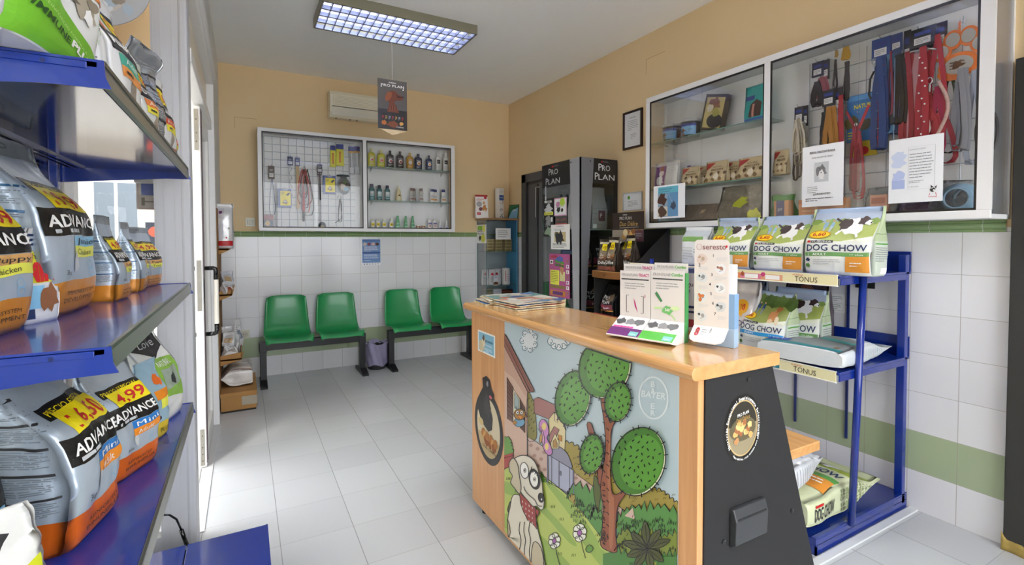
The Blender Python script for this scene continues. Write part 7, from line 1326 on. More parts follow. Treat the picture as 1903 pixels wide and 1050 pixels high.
def bumpy(top, base, col, L, amp=9, step=16, ow=2.2, spiky=False, seed=1):
    """hedge outline along the line top, closed along base"""
    r = random.Random(seed); P = []
    for i in range(len(top)-1):
        a, b = top[i], top[i+1]; n = max(1, int(math.dist(a, b)/step))
        for k in range(n):
            t = k/n; x, y = a[0]+(b[0]-a[0])*t, a[1]+(b[1]-a[1])*t; t2 = (k+.5)/n; xm, ym = a[0]+(b[0]-a[0])*t2, a[1]+(b[1]-a[1])*t2
            P.append((x, -y-r.uniform(0, 3)))
            if spiky: P.append((xm+r.uniform(-5, 5), -ym+amp*r.uniform(.8, 2.2)))
            else: P += [(xm-step*.3, -ym+amp*.8), (xm, -ym+amp*r.uniform(.9, 1.4)), (xm+step*.3, -ym+amp*.8)]
    P.append((top[-1][0], -top[-1][1])); E_ = len(P); P2 = P+[(x, -y) for x, y in base]; A.poly(P2, mf(col), L)
    if ow: A.line(P, ow, INK, L+1)
RT_ = 776
# far olive hedges and stone wall
bumpy([(278, 525), (300, 520), (345, 545), (420, 610), (500, 650), (560, 690), (640, 715), (700, 730), (774, 790)], [(774, 1010), (300, 800), (278, 640)], 'a3944a', 1, 10, 20, 3.4)
r = random.Random(5)
for k in range(60): x = r.uniform(285, 765); y = 560+(x-285)*.40+r.uniform(0, 110); A.line(q(x-7, y, x-2, y-9, x+4, y-3, x+8, y-9), 2, mf('5f5526'), 3)
shape([318, 645, 380, 690, 470, 760, 590, 850, 590, 900, 440, 830, 318, 740], 'cdb3a6', 3, 2.4)
for k in range(16): x = 330+k*15; y = 672+k*11+(k % 3)*22; A.ell(x, -y, 9, 7, mf('a9897c'), 5, 10)
# house 2
shape([118, 312, 130, 306, 140, 330, 150, 350, 156, 420, 158, 500, 118, 500], '87813f', 2, 2.2, 3)
for k in range(12): A.line(q(126+(k % 3)*9, 330+k*13, 131+(k % 3)*9, 322+k*13), 2, INK, 4)
shape([212, 417, 247, 366, 285, 466, 281, 560, 215, 560], 'dccf9e', 3, 2.4); shape([147, 330, 166, 322, 262, 366, 247, 372, 212, 417, 150, 392], 'a4706a', 4, 2.4); A.line(q(247, 366, 264, 372, 287, 466), 3.2, INK, 5)
shape([238, 392, 250, 400, 250, 432, 238, 424], 'e8dcae', 5, 2); shape([255, 484, 270, 490, 270, 514, 255, 506], 'c8883c', 5, 2)
shape([214, 490, 236, 448, 258, 462, 240, 510, 216, 530], 'a4706a', 5, 2.4); shape([222, 520, 240, 478, 258, 515, 256, 545, 222, 545], 'dccf9e', 6, 2.2); shape([232, 512, 242, 500, 250, 520, 250, 540, 232, 540], 'b08a50', 7, 1.8)
shape([118, 494, 150, 510, 216, 556, 216, 700, 118, 640], 'cdb3a6', 3, 2.4)
for k in range(9): A.ell(135+(k*29) % 72, -(530+k*15), 9, 8, mf('a9897c'), 5, 10)
# gate
shape([208, 570, 214, 548, 235, 534, 262, 538, 288, 560, 304, 590, 312, 632, 250, 610], '8f90a4', 5, 2.8, 3); shape([212, 572, 318, 636, 318, 748, 212, 690], 'a9aec6', 6, 2.8); A.line(q(258, 600, 258, 716), 2.4, INK, 8); A.line(q(226, 580, 226, 698), 1.8, INK, 8); A.line(q(304, 628, 304, 740), 1.8, INK, 8); shape([262, 640, 268, 643, 268, 662, 262, 658], '7d8298', 8, 1.6); A.line(q(208, 566, 208, 692), 4, mf('6d7088'), 8); A.line(q(321, 636, 321, 748), 4, mf('6d7088'), 8)
# big house on the left
shape([14, 44, 14, 620, 60, 630, 121, 580, 121, 296], 'd3b3a0', 3, 0); shape([14, 90, 118, 296, 118, 330, 60, 240, 14, 205], 'c7a391', 4, 0)
shape([14, 44, 26, 52, 150, 292, 148, 299, 122, 300, 14, 98], '97695f', 5, 3); A.line(q(14, 68, 132, 296), 2.6, INK, 7); A.line(q(14, 56, 142, 294), 1.6, mf('6e463e'), 7); A.line(q(121, 300, 121, 575), 2.6, INK, 7)
shape([58, 284, 88, 330, 90, 452, 58, 432], 'e6dcc0', 5, 2.4); shape([64, 300, 84, 332, 84, 380, 64, 370], '9fb0b0', 6, 1.6)
for pts in ([32, 236, 58, 280, 58, 432, 33, 414], [88, 330, 108, 366, 109, 476, 89, 454]):
    shape(pts, '6d4a3e', 6, 2.6)
    x0, x1 = pts[0], pts[2]
    for k in range(8): f0 = (k+1)/9; A.line(q(x0+2, pts[1]+(pts[7]-pts[1])*f0, x1-2, pts[3]+(pts[5]-pts[3])*f0), 1.8, INK, 8)
# small plain bird at the window
A.ell(86, -430, 24, 20, mf('6fa0c0'), 8, 18); A.ring(86, -430, 24, 20, 2.2, INK, 9, 18); A.ell(88, -396, 25, 24, mf('a5762e'), 10, 20); A.ring(88, -396, 25, 24, 2.4, INK, 11, 20)
for s in (-1, 1): A.ell(88+s*9, -388, 7, 8, mf('f2efe6'), 12, 12); A.ring(88+s*9, -388, 7, 8, 1.6, INK, 13, 12); A.ell(89+s*9, -388, 2.4, 3, INK, 14, 8)
shape([78, 400, 104, 404, 92, 420], 'd8872c', 12, 2); A.line(q(76, 376, 70, 362), 2.4, INK, 9); A.line(q(92, 374, 96, 360), 2.4, INK, 9); A.blob(68, -432, 9, mf('a5762e'), 12, 3); A.line(q(106, 400, 120, 408), 4, mf('8a5f28'), 12)
# butterfly
shape([196, 500, 178, 470, 172, 440, 182, 418, 200, 424, 212, 450, 214, 480, 206, 498, 222, 530, 230, 562, 216, 574, 200, 560, 188, 530], 'c98ac4', 10, 2.6, 3); A.ell(194, -448, 10, 16, mf('e8d080'), 12, 14); A.ell(206, -535, 8, 16, mf('e8d080'), 12, 14); shape([186, 462, 196, 500, 192, 530, 182, 500], 'd8a6c8', 11, 2.2, 3); A.ell(181, -500, 6, 22, mf('c9a05c'), 13, 14, -.1); A.ring(181, -500, 6, 22, 2, INK, 14, 14, -.1); A.line(q(178, 478, 168, 455), 1.8, INK, 12); A.line(q(183, 478, 180, 448), 1.8, INK, 12)
# hill
shape([14, 618, 60, 624, 120, 632, 180, 655, 240, 700, 300, 750, 360, 820, 420, 900, 480, 975, 520, 1010, RT_, 1060, RT_, 1700, 14, 905], 'b9c968', 6, 0)
A.line(q(14, 618, 60, 624, 120, 632, 180, 655, 240, 700, 300, 750, 360, 820, 420, 900, 470, 965), 2.8, INK, 7)
for pts in ([14, 690, 60, 700, 200, 800, 330, 950, 300, 950, 160, 800, 14, 730], [190, 680, 235, 706, 330, 800, 430, 950, 400, 960, 280, 800], [14, 820, 120, 870, 300, 1040, 380, 1190, 250, 1190, 120, 950, 14, 880], [330, 900, 420, 960, 560, 1080, 700, 1190, 560, 1190, 420, 1030]): shape(pts, '97b458', 7, 0, 3)
for k in range(26):
    x = 30+(k*97) % 440; y = 680+(k*61) % 400
    if y > 640+max(0, x-180)*.9: [A.line(q(x+d, y, x+d+2, y-12), 2, mf('3a4a24'), 9) for d in (0, 7, 14)]
# left pot with plant
bumpy([(14, 505), (30, 492), (46, 505), (60, 560)], [(60, 580), (14, 580)], '6b9a44', 7, 6, 12, 2.2); shape([14, 568, 60, 562, 56, 616, 14, 628], 'a8443a', 9, 2.6); A.line(q(14, 580, 59, 574), 2, INK, 11)
# green bushes
bumpy([(180, 650), (190, 668), (205, 690)], [(180, 690)], '5f8a3c', 8, 8, 10, 2)
bumpy([(292, 760), (305, 722), (330, 705), (360, 715), (392, 735), (415, 740), (440, 745)], [(450, 930), (420, 900), (360, 820)], '5c8f4c', 8, 18, 20, 4.4, True, 3)
bumpy([(300, 762), (318, 745), (330, 760)], [(330, 790)], 'a3944a', 10, 10, 12, 2); bumpy([(395, 850), (410, 820), (445, 825)], [(448, 950), (430, 900)], '5c8f4c', 10, 14, 14, 4.4, True, 5)
bumpy([(512, 860), (540, 820), (590, 800), (640, 815), (700, 800), (740, 815), (774, 825)], [(774, 1300), (505, 1100)], '5c8f4c', 8, 20, 24, 4.4, True, 7)
bumpy([(510, 930), (545, 900), (600, 920), (650, 905), (705, 930), (774, 915)], [(774, 1694), (505, 1410)], '7a8a3a', 10, 14, 20, 4.4, True, 9)
bumpy([(500, 985), (560, 1010), (640, 1000), (774, 1010)], [(774, 1694), (505, 1410), (450, 1350), (450, 1000)], '4f7f3e', 12, 18, 22, 4.4, True, 11)
r = random.Random(19)
for (x0, x1, y0, y1, c, n_) in ((310, 440, 760, 860, '3f6a34', 16), (520, 770, 850, 905, '3f6a34', 16), (520, 770, 945, 1000, '5c6a28', 16), (520, 770, 1050, 1300, '35592b', 24), (430, 480, 860, 940, '3f6a34', 5)):
    for k in range(n_):
        x, y = r.uniform(x0, x1), r.uniform(y0, y1); A.line([(x-12, -y-10), (x-7, -y+6), (x-2, -y-4), (x+3, -y+14), (x+7, -y-4), (x+13, -y+4), (x+15, -y-10)], 3.2, INK, 14)
for k in range(30):
    x = r.uniform(530, 765); y = r.uniform(1020, 1400); A.blob(x, -y, 12, mf(('8f9a3c', '6b9a4a', '3f6a34')[k % 3]), 14, k, 9, .5)
r = random.Random(9)
for k in range(40): x = r.uniform(530, 765); y = r.uniform(840, 1120); A.line(q(x, y, x+5, y-14), 2.2, mf('2c3a1e'), 14)
shape([545, 835, 580, 800, 590, 850], 'cdb3a6', 13, 0)
for ang, L in ((20, 105), (55, 100), (95, 120), (135, 100), (165, 110), (200, 95), (235, 100), (280, 95), (320, 90)):
    a = rad(ang); c, s = cos(a), sin(a); ox, oy = 645, -975; P = [(0, 0), (L*.3, 15), (L*.65, 19), (L, 0), (L*.65, -15), (L*.3, -12)]; PP = sm([(ox+x*c-y*s, oy+x*s+y*c) for x, y in P], 3); A.poly(PP, mf('4f5432'), 16); A.line(PP, 3, INK, 17, True); A.line([(ox, oy), (ox+L*.85*c, oy+L*.85*s)], 2, INK, 17)
shape([412, 660, 432, 690, 440, 740, 432, 800, 440, 850, 418, 790, 408, 720], '57622f', 9, 2.4, 3)
# tree trunk and branches
shape([380, 440, 398, 436, 412, 480, 430, 560, 448, 640, 452, 680, 432, 700, 424, 640, 402, 540], '8e5440', 11, 2.8, 3)
shape([440, 318, 466, 324, 470, 380, 480, 430, 496, 420, 510, 408, 514, 418, 494, 445, 484, 500, 482, 600, 484, 700, 498, 742, 530, 730, 552, 690, 566, 700, 546, 744, 518, 786, 508, 850, 506, 920, 512, 990, 470, 985, 440, 960, 446, 900, 452, 800, 440, 720, 450, 640, 462, 540, 456, 430], '94583f', 13, 3, 3)
shape([478, 470, 484, 500, 482, 640, 488, 740, 500, 770, 494, 960, 478, 960, 476, 800, 470, 640], 'a96c4c', 14, 0, 3)
for k in range(24): y = 350+k*26; x = 458 if k % 2 else 474; A.line(q(x-8, y, x, y+6, x+2, y+12), 3, INK, 16)
for k in range(12): y = 700+k*23; A.line(q(448+(k % 3), y, 460+(k % 3), y+4), 3, INK, 16)
# spiny round crowns
def crown(cx, cy, rx, ry, a, L, seed, clipy=None):
    r = random.Random(seed); A_ = -a
    pts = lambda k, sx=0, sy=0: [(cx+sx+rx*k*cos(t)*cos(A_)-ry*k*sin(t)*sin(A_), -(cy+sy)+rx*k*cos(t)*sin(A_)+ry*k*sin(t)*cos(A_)) for t in [2*pi*i/40 for i in range(40)]]
    cl = (lambda P: [(x, min(y, -(clipy+(x-330)*.32))) for x, y in P]) if clipy else (lambda P: P)
    A.poly(cl(pts(1)), mf('e9edcd'), L); A.poly(cl(pts(.985, -rx*.05, -ry*.02)), mf('4d7f33'), L+1); A.poly(cl([(x, y) for x, y in pts(.80, rx*.10, ry*.02)]), mf('5f9a3e'), L+2); A.line(cl(pts(1)), 4.2, INK, L+3, True)
    for i in range(17):
        t = 2*pi*i/17+r.uniform(-.1, .1); x, y = cx+rx*cos(t)*cos(A_)-ry*sin(t)*sin(A_), -cy+rx*cos(t)*sin(A_)+ry*sin(t)*cos(A_); dx, dy = (x-cx)/rx, (y+cy)/ry; d = math.hypot(dx, dy)
        if clipy and y > -(clipy+20): continue
        A.line([(x-dx/d*7, y-dy/d*7), (x+dx/d*11, y+dy/d*11)], 4.2, INK, L+4)
    n = int(rx*ry/420)+5
    for i in range(n):
        k = sqrt((i+.5)/n)*.82; t = i*2.4; x, y = cx+rx*k*cos(t), -cy+ry*k*sin(t)
        if clipy and y > -(clipy+(x-330)*.32+14): continue
        e = r.uniform(-.9, .9)+1.3; A.line([(x, y), (x+12*cos(e), y+12*sin(e))], 4.6, INK, L+4)
crown(322, 326, 76, 120, .16, 18, 1); crown(404, 567, 51, 86, .12, 18, 2); crown(464, 190, 112, 137, .25, 22, 3, 93); crown(522, 340, 57, 86, .15, 28, 4); crown(615, 597, 115, 150, .28, 34, 5)
# clouds
def cloud(cx, cy, rx, ry, n, k0=0, k1=1):
    A.ell(cx, -cy, rx*1.05, ry*1.05, mf('dfe6ea'), 3, 24, 0, k0, k1)
    for i in range(n):
        t = 2*pi*(k0+(k1-k0)*(i+.5)/n); x, y = cx+rx*.88*cos(t), -cy+ry*.88*sin(t); rr = rx*.34
        A.ell(x, y, rr, rr*1.15, mf('dfe6ea'), 4, 14); ph = t-1.6; A.ring(x, y, rr, rr*1.15, 3, mf('5d7d8c'), 5, 16, 0, ph/2/pi, ph/2/pi+.62); A.ring(x, y, rr*.45, rr*.5, 2.6, mf('5d7d8c'), 6, 10, 0, ph/2/pi+.3, ph/2/pi+.95)
    A.ell(cx, -cy, rx*.68, ry*.68, mf('dfe6ea'), 5, 20, 0, k0, k1)
cloud(126, 77, 32, 44, 7); cloud(257, 62, 44, 44, 5, .53, .97)
# round emblem
wl = mf('dfe9ee'); A.ring(666, -325, 62, 90, 6.5, wl, 3, 44, .06)
A.text('BAYER', 612, -318, 27, wl, 108, layer=4, bold=.025, rot=-.13)
for i, (ch, yy) in enumerate(zip('BAER', (277, 306, 372, 402))): A.text(ch, 664, -yy, 24, wl, 19, 'c', 4, .025)
# dog
fur, fur2 = 'e2dccb', 'c9bda2'
shape([62, 745, 48, 800, 38, 850, 44, 930, 40, 985, 46, 1030, 190, 1070, 196, 1020, 186, 960, 170, 900, 160, 850, 110, 760], fur, 16, 3, 3)
shape([38, 850, 50, 905, 40, 940, 66, 990, 60, 1040, 90, 1060, 70, 1120, 44, 1080, 36, 1000, 40, 930], fur2, 18, 3, 3); shape([150, 950, 176, 960, 192, 1010, 194, 1100, 150, 1110, 140, 1030], fur2, 18, 3, 3)
for x in (92, 112, 134): A.line(sm(q(x, 860, x-4, 900, x+4, 940, x-2, 985, x+3, 1040), 3, False), 3, INK, 19)
A.line(sm(q(48, 832, 38, 812, 42, 790, 50, 772), 3, False), 5, INK, 15)
shape([90, 735, 120, 760, 150, 790, 160, 800, 166, 892, 150, 870, 128, 855, 108, 815, 96, 780], 'a03c38', 22, 3)
for k in range(16): x = 104+(k % 4)*14; y = 768+(k//4)*22+(k % 4)*9; A.line(q(x, y, x+2, y+9), 3, mf('e0cfc6'), 24)
shape([158, 800, 176, 812, 170, 840, 162, 822], 'a03c38', 22, 2.6)
shape([62, 600, 84, 578, 112, 572, 140, 582, 162, 606, 178, 650, 190, 690, 194, 730, 200, 765, 196, 800, 184, 808, 168, 792, 150, 792, 126, 765, 104, 740, 92, 715, 84, 660], fur, 26, 3.4, 3)
shape([66, 584, 48, 604, 50, 640, 62, 662, 54, 690, 72, 715, 92, 738, 100, 712, 92, 660, 86, 615], fur2, 28, 3.2, 3)
A.ell(158, -675, 25, 46, mf('2f2a2b'), 29, 26, .2)
for x, y in ((115, 637), (157, 675)): A.ell(x, -y, 18, 35, mf('f3f2ee'), 30, 26, .12); A.ring(x, -y, 18, 35, 3, INK, 31, 26, .12); A.ring(x+2, -y, 5, 8, 2.4, INK, 31, 14); A.ell(x+2, -y, 2.4, 3.6, INK, 32, 8)
for k in range(5): A.line(q(142+k*9, 640+k*7, 148+k*9, 620+k*8), 3.4, INK, 31)
A.ell(187, -755, 13, 22, INK, 31, 20, .15); A.ell(190, -762, 3, 5, mf('f3f2ee'), 32, 8); A.line(sm(q(112, 706, 118, 724, 136, 745, 160, 765, 172, 788, 192, 792), 3, False), 3, INK, 31)
# daisies
for cx, cy, s in ((240, 943, 1.), (350, 908, 1.15), (388, 978, .0)):
    if s == 0: shape([376, 975, 392, 960, 408, 976, 396, 992, 380, 990], '6b9a44', 12, 2.6, 3); continue
    A.line(sm(q(cx+4, cy+20, cx+10, cy+60, cx+24, cy+110), 3, False), 2.6, INK, 12)
    for k in range(6): a = k*pi/3+.3; x, y = cx+17*s*cos(a)*.9, -cy+24*s*sin(a); A.ell(x, y, 11*s, 14*s, mf('eceee0'), 13, 14, a); A.ring(x, y, 11*s, 14*s, 3, INK, 14, 14, a)
    A.ell(cx, -cy, 9*s, 11*s, mf('a468a8'), 15, 14); A.ring(cx, -cy, 9*s, 11*s, 2.4, INK, 16, 14)
# keep the drawing inside the panel
for i, v in enumerate(mb.v):
    x, y, z = v; mb.v[i] = Vector((x, max(-PR, min(-PL, y)), max(ZB, min(ZT_, z))))
mb.build('mural_panel', fb_)
# ---------------------------------------------------------------- things on the counter
ZC = 1.0515; r = random.Random(4)
GM = 'magazines stacked on the counter'; pal = ('c0453c', '3f6fb5', 'd6d2c4', 'e6e2d8', '5f8a8a', 'c98a6a', '34508a', 'd8d4cc')
def magazine(label, x, y, z, rz, w, h, th, seed, group=GM):
    mb = MB(); rr = random.Random(seed); n = 10
    def fn(zz, curl=0): return lambda u, v: Vector(((u-.5)*w, (v-.5)*h, zz+.004*(1-abs(2*u-1))*.4+curl*max(0, u-.8)**2*1.2))
    mb.grid(fn(th, .12), n, 4, mat(pal[seed % 8], .28)); mb.grid(fn(0, 0), n, 4, mat('d8cfb4', .6), flip=True)
    for (a, b, c, d_) in ((0, 0, 1, 0), (1, 0, 1, 1), (1, 1, 0, 1), (0, 1, 0, 0)):
        for i in range(n):
            u0, v0, u1, v1 = a+(c-a)*i/n, b+(d_-b)*i/n, a+(c-a)*(i+1)/n, b+(d_-b)*(i+1)/n
            mb.add([fn(0)(u0, v0), fn(0)(u1, v1), fn(th, .12)(u1, v1), fn(th, .12)(u0, v0)], [(0, 1, 2, 3)], mat(('c9bf9c', 'd9d2b8', 'b5a884')[i % 3], .7))
    A = Art(mb, lambda u, v, l: fn(th, .12)(u/w+.5, v/h+.5)+Vector((0, 0, l)), .0003, .03)
    A.rect(-w*.46, h*.25, w*.4, h*.46, mat(pal[(seed+3) % 8], .3))
    for k in range(12): A.blob(rr.uniform(-w*.4, w*.4), rr.uniform(-h*.42, h*.42), rr.uniform(.012, .04), mat(pal[(seed+k) % 8], .3), 2+k % 3, k+seed, 12, .4)
    for k in range(4): x0 = rr.uniform(-w*.45, 0); y0 = rr.uniform(-h*.45, h*.3); A.rect(x0, y0, x0+w*.4, y0+h*.10, mat(pal[(seed+k*2+1) % 8], .3), 4); A.para(x0, y0, x0+w*.38, y0+h*.08, 3, K['ink'] if k % 2 else K['white'], 5, .5, k)
    o = mb.build('magazine', label=label, cat='magazine', group=group); o.location = (x, y, z); o.rotation_euler = (0, 0, rz); return o
nm = ('lowest', 'second from the bottom', 'third from the bottom', 'topmost')
zz = ZC
for k in range(4): th = (.006, .005, .005, .004)[k]; magazine('magazine in the stack at the far left corner of the counter, '+nm[k], -1.785+.012*k, -3.27-.006*k, zz, rad((-8, -4, -12, -6)[k]), .28, .20, th, k+1); zz += th+.0035
zz = ZC
for k in range(4): th = (.006, .006, .005, .004)[k]; magazine('magazine in the nearer spread stack on the counter, '+nm[k], -1.775+.004*k, -3.49+.004*k, zz, rad((6, 2, 8, 4)[k]), .275, .20, th, k+7); zz += th+.0035
# leaflet dispensers
def dispenser(label, org, rz, accent, word, wordc, art, tri, h=.215, w=.112):
    t = thing('leaflet_dispenser', label, 'leaflet dispenser', org, rz, 'antiparasitic leaflet dispensers'); wh_ = mat('dcd8d6', .35)
    mb = MB(); mb.box((-w/2, 0, 0), (w/2, .002, h), wh_); mb.box((-w/2, .022, .0), (w/2, .024, h+.022), wh_); A = Art(mb, plane_fn((-w/2, 0, 0), (1, 0, 0), (0, 0, 1)), .0005, 0)
    A.text('FRONTLINE', .008, h-.018, .009, K['grey'], w*.52, layer=2); A.text(word, w*.62, h-.018, .010, mat(wordc, .4), w*.33, layer=2, bold=.02); A.rect(.006, h-.030, w-.006, h-.026, K['dgrey'], 2); A.para(.018, h-.062, w-.014, h-.038, 3, K['grey'], 2, .28)
    art(A, w, h); B = Art(mb, plane_fn((-w/2, .022, h), (1, 0, 0), (0, 0, 1)), .0005, 0); B.text('FRONTLINE', .01, .006, .008, K['grey'], w*.5, layer=2); B.text(word, w*.62, .006, .009, mat(wordc, .4), w*.33, layer=2, bold=.02); mb.build('back_card', t)
    mb = MB(); a, b = Vector((0, 0, .062)), Vector((0, -.085, .012)); d_ = (b-a)
    mb.prism([(-w/2, a.y, a.z), (-w/2, b.y, b.z), (-w/2, b.y, b.z-.003), (-w/2, a.y, a.z-.003)], (w, 0, 0), mat('e9e8e6', .3)); mb.prism([(-w/2+.001, 0, 0), (-w/2+.001, a.y, a.z-.003), (-w/2+.001, b.y, b.z-.003), (-w/2+.001, -.05, 0)], (.0015, 0, 0), wh_); mb.prism([(w/2-.003, 0, 0), (w/2-.003, a.y, a.z-.003), (w/2-.003, b.y, b.z-.003), (w/2-.003, -.05, 0)], (.0015, 0, 0), wh_)
    mb.build('sloping_pocket', t)
    mb = MB(); nrm = Vector((1, 0, 0)).cross(a-b).normalized(); L = d_.length
    def f(u, v, l): return Vector((-w/2+u, b.y, b.z))+(a-b).normalized()*v+nrm*(l+.0008)
    A = Art(mb, f, .0005, 0); A.tris([(0, 0), (w, 0), (w, L), (0, L)], [(0, 1, 2, 3)], mat('e6e6e6', .25), 0, False); A.rect(0, 0, w, L*.40, mat(accent, .25), 1)
    for k in range(6): A.ell(.012+k*.012, L*.44, .007, .004, mat(tri, .3), 2, 10)
    for k in range(3): A.blob(w*(.2+.28*k), L*.72, .014, mat(('4a4a4c', '8a8a8c', '6a6a6c')[k], .5), 2, k+3, 12, .35, sx=1.2); 
    A.rect(w*.68, L*.05, w*.95, L*.26, mat('7ac0bc', .3), 2); A.text('MERIAL', w*.72, L*.1, .005, K['white'], w*.18, layer=3)
    A.line([(.0, .0), (w, 0)], .002, K['white'], 2); mb.build('leaflet', t)
    return t
def art_tri(A, w, h):
    A.line([(w*.30, h*.62), (w*.22, h*.62), (w*.22, h*.36), (w*.30, h*.36)], .002, K['ink'], 2); A.line([(w*.70, h*.62), (w*.78, h*.62), (w*.78, h*.36), (w*.70, h*.36)], .002, K['ink'], 2); A.poly([(w*.46, h*.58), (w*.52, h*.52), (w*.60, h*.36), (w*.50, h*.46)], mat('c02a7a', .4), 2); A.text('3', w*.80, h*.60, .010, mat('c02a7a', .4), layer=2)
    for k in range(3): A.rect(w*(.04+.32*k), h*.16, w*(.32+.32*k), h*.29, mat(('e0dde2', 'e6e0e6', 'ecdcd8')[k], .4), 1); A.para(w*(.06+.32*k), h*.20, w*(.30+.32*k), h*.28, 3, mat(('6a5a9a', '8a5a9a', 'c09a8a')[k], .5), 2, .35, k)
def art_combo(A, w, h):
    A.poly([(w*.12, h*.66), (w*.18, h*.69), (w*.36, h*.56), (w*.30, h*.54)], mat('3a7a4a', .4), 2); A.blob(w*.5, h*.43, w*.13, mat('6cb86a', .4), 3, 2); A.text('360', w*.44, h*.42, .009, K['white'], w*.14, layer=5, bold=.02); A.line([(w*.1, h*.45), (w*.35, h*.46)], .006, mat('b9dc9a', .4), 2); A.blob(w*.72, h*.46, w*.12, mat('cfe6b0', .4), 2, 5, 14, .5, sy=.6); A.line([(w*.62, h*.38), (w*.75, h*.30)], .004, mat('b9dc9a', .4), 2)
    A.rect(w*.02, h*.10, w*.40, h*.24, mat('5cb04a', .4), 2); A.rect(w*.46, h*.06, w*.98, h*.25, mat('5cb04a', .4), 2); A.para(w*.1, h*.12, w*.36, h*.22, 3, K['white'], 3, .35); A.para(w*.52, h*.09, w*.95, h*.23, 4, K['white'], 3, .35)
ud = Vector((.30, -.95, 0)).normalized(); rzd = math.atan2(ud.y, ud.x); c2 = Vector((-1.790, -4.365, ZC)); 
dispenser('leaflet dispenser with a purple footed leaflet, left of the green one', tuple(c2-ud*.114), rzd, '6a2a6e', 'TRI-ACT', 'c0307a', art_tri, 'd84a9a'); t = dispenser('leaflet dispenser with a green footed leaflet beside the tall collar display', tuple(c2), rzd, '4fae3a', 'Combo', '4fae3a', art_combo, 'd8ecc8', .222)
mb = MB(); mb.box((.0555, .0, 0), (.058, .024, .215), mat('3f8a4a', .4)); mb.build('green_side', t)
# product boxes behind
bx = at(1245, 500, 'Y', -4.20); mb = MB(); mb.box((-.085, -.035, 0), (.085, .035, .225), mat('d9d8dc', .4), .002); mb.box((-.0855, -.0355, .212), (.0855, .0355, .2255), mat('56608c', .4)); A = Art(mb, plane_fn((-.085, -.0356, 0), (1, 0, 0), (0, 0, 1)), .0005, 0); A.text('Tiagu', .11, .17, .014, K['ink'], .05, layer=2); A.text('lune', .11, .15, .014, K['ink'], .04, layer=2); A.rect(.1, .10, .17, .108, K['navy']); A.rect(.1, .085, .17, .092, K['navy']); A.rect(.1, .04, .17, .065, mat('a83a44', .4)); A.blob(.14, .02, .014, mat('c98a4a', .5), 1, 3)
o = mb.build('product_box', label='pale carton with a blue lid standing behind the leaflet dispensers', cat='box'); o.location = (-1.70, -4.315, ZC); o.rotation_euler = (0, 0, rzd)
# tall collar display
t = thing('collar_display', 'tall white numbered flea collar display with a blue box behind it', 'display stand', (-1.728, -4.478, ZC), math.atan2(-.96, .28)); W_, H_ = .104, .318; bd = mat('e0dad6', .3)
def rr_(w, h, r0, r1): return [(w/2-r1, 0)]+[] 
mb = MB(); out = [(-W_/2, .05), (W_/2, .05), (W_/2, H_-.012)]+[(W_/2-.012+.012*cos(a), H_-.012+.012*sin(a)) for a in [i*pi/12 for i in range(7)]]+[(-W_/2+.012+.012*cos(a), H_-.012+.012*sin(a)) for a in [pi/2+i*pi/12 for i in range(7)]]
mb.prism([(x, 0, z) for x, z in out], (0, .002, 0), bd); A = Art(mb, plane_fn((-W_/2, 0, 0), (1, 0, 0), (0, 0, 1)), .0005, 0)
A.ring(.015, H_-.022, .008, .009, .001, mat('b9808a', .5), 2, 20); A.text('seresto', .026, H_-.029, .016, mat('8a5a5e', .4), .070, layer=2, bold=.01); A.ell(.097, H_-.020, .003, .004, K['red'], 2, 10)
steps = [('1', .058, .262, 'r', ('d8c8c0', 'b9a08a')), ('2', .014, .233, 'r2', ('e4e6ea', 'a0705a')), ('3', .052, .205, 'l', ('d2d6da', '8a8e90')), ('4', .046, .176, 'r', ('dfe3e6', 'b9bcc0')), ('5', .050, .148, 'l', ('d8dfe4', 'c87840')), ('6', .056, .120, 'r', ('c9cfd4', '8a8e92')), ('7', .062, .088, 'l', ('d6d8da', '9a9a9c'))]
for i, (n_, x, y, sd_, cs) in enumerate(steps):
    left = sd_ in ('l',) or i == 0; px_ = .024 if left else .080; A.blob(px_, y-.002, .016, mat(cs[0], .5), 1, i, 14, .18); A.blob(px_+.003, y, .006, mat(cs[1], .5), 2, i+3, 8, .4); A.blob(px_-.008, y+.003, .004, K['dgrey'] if i in (2, 3, 5, 6) else mat(cs[1], .5), 2, i+5, 8, .4); A.line([(px_-.004, y-.010), (px_+.008, y-.004)], .0016, K['grey'], 3)
    A.text(n_, x, y+.004, .009, K['ink'], layer=3, bold=.01); xx = x+.010 if left else (x-.004 if i else x); A.para(x+.010 if left else .014, y-.008, .100 if left else .046, y+.004, 4, K['lgrey'], 2, .3, i)
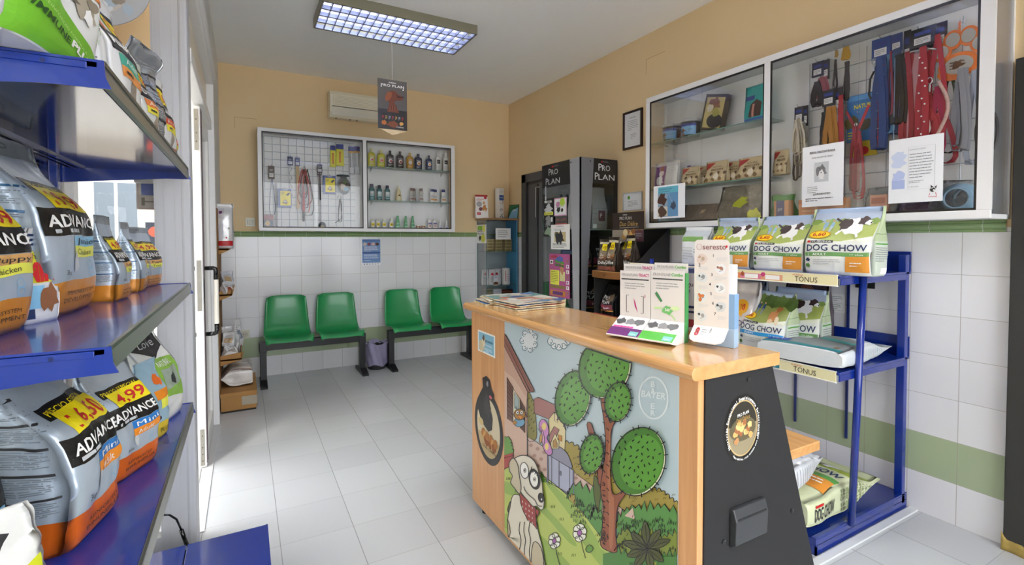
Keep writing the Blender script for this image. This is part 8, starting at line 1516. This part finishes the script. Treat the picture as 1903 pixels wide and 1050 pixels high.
A.ell(.02, .147, .005, .006, mat('c87038', .5), 4, 12); A.ell(.02, .136, .005, .006, mat('c87038', .5), 4, 12); mb.build('printed_board', t)
mb = MB(); tray_ = []; D_ = .048
def tf(u, v): return Vector(((u-.5)*W_, -D_*v, .056-.050*v+.010*(v*v)))
R0 = [(-W_/2, 0), (W_/2, 0), (W_/2, .66), (W_/2-.006, .86), (W_/2-.020, 1), (-W_/2+.020, 1), (-W_/2+.006, .86), (-W_/2, .66)]
A = Art(mb, lambda x, v, l: tf(x/W_+.5, v)+Vector((0, -l*.4, l)), .0006, 0)
P = [(x, v) for x, v in R0]; A.poly(P, mat('e9e8e8', .25), 0); A.poly(P, mat('e9e8e8', .25), -4)
for i in range(8): a, b = P[i], P[(i+1) % 8]; mb.add([tf(a[0]/W_+.5, a[1]), tf(b[0]/W_+.5, b[1]), tf(b[0]/W_+.5, b[1])+Vector((0, .001, -.0026)), tf(a[0]/W_+.5, a[1])+Vector((0, .001, -.0026))], [(0, 1, 2, 3)], bd)
B = Art(mb, lambda x, y, l: tf(x/W_+.5, .9-y)+Vector((0, -l*.4, l)), .0006, 0); A2 = B
A2.text('8', -.040, .30, .45, mat('a82a34', .4), .013, layer=3, bold=.05); A2.para(-.022, .35, -.004, .75, 3, K['grey'], 2, .3); A2.text('8', .002, .55, .25, K['ink'], .005, layer=2); A2.para(.012, .4, .045, .78, 4, K['lgrey'], 2, .3); A2.para(-.04, .08, .03, .14, 1, K['lgrey'], 2, .4); mb.build('foot_flap', t)
mb = MB(); mb.box((-W_/2+.012, .004, 0), (W_/2+.016, .036, .056), mat('9db8d4', .35), .001); mb.box((-W_/2+.012, .004, .056), (W_/2+.016, .036, .158), mat('7ea2c8', .35), .001); mb.box((-W_/2+.014, .006, .158), (W_/2+.012, .034, .245), mat('e2e6ec', .35), .001); mb.build('blue_box', t)
mb = MB(); mb.prism([(W_/2+.002, .036, 0), (W_/2+.002, .075, 0), (W_/2+.002, .036, .07)], (.002, 0, 0), mat('b9a68e', .6)); mb.build('easel_strut', t)
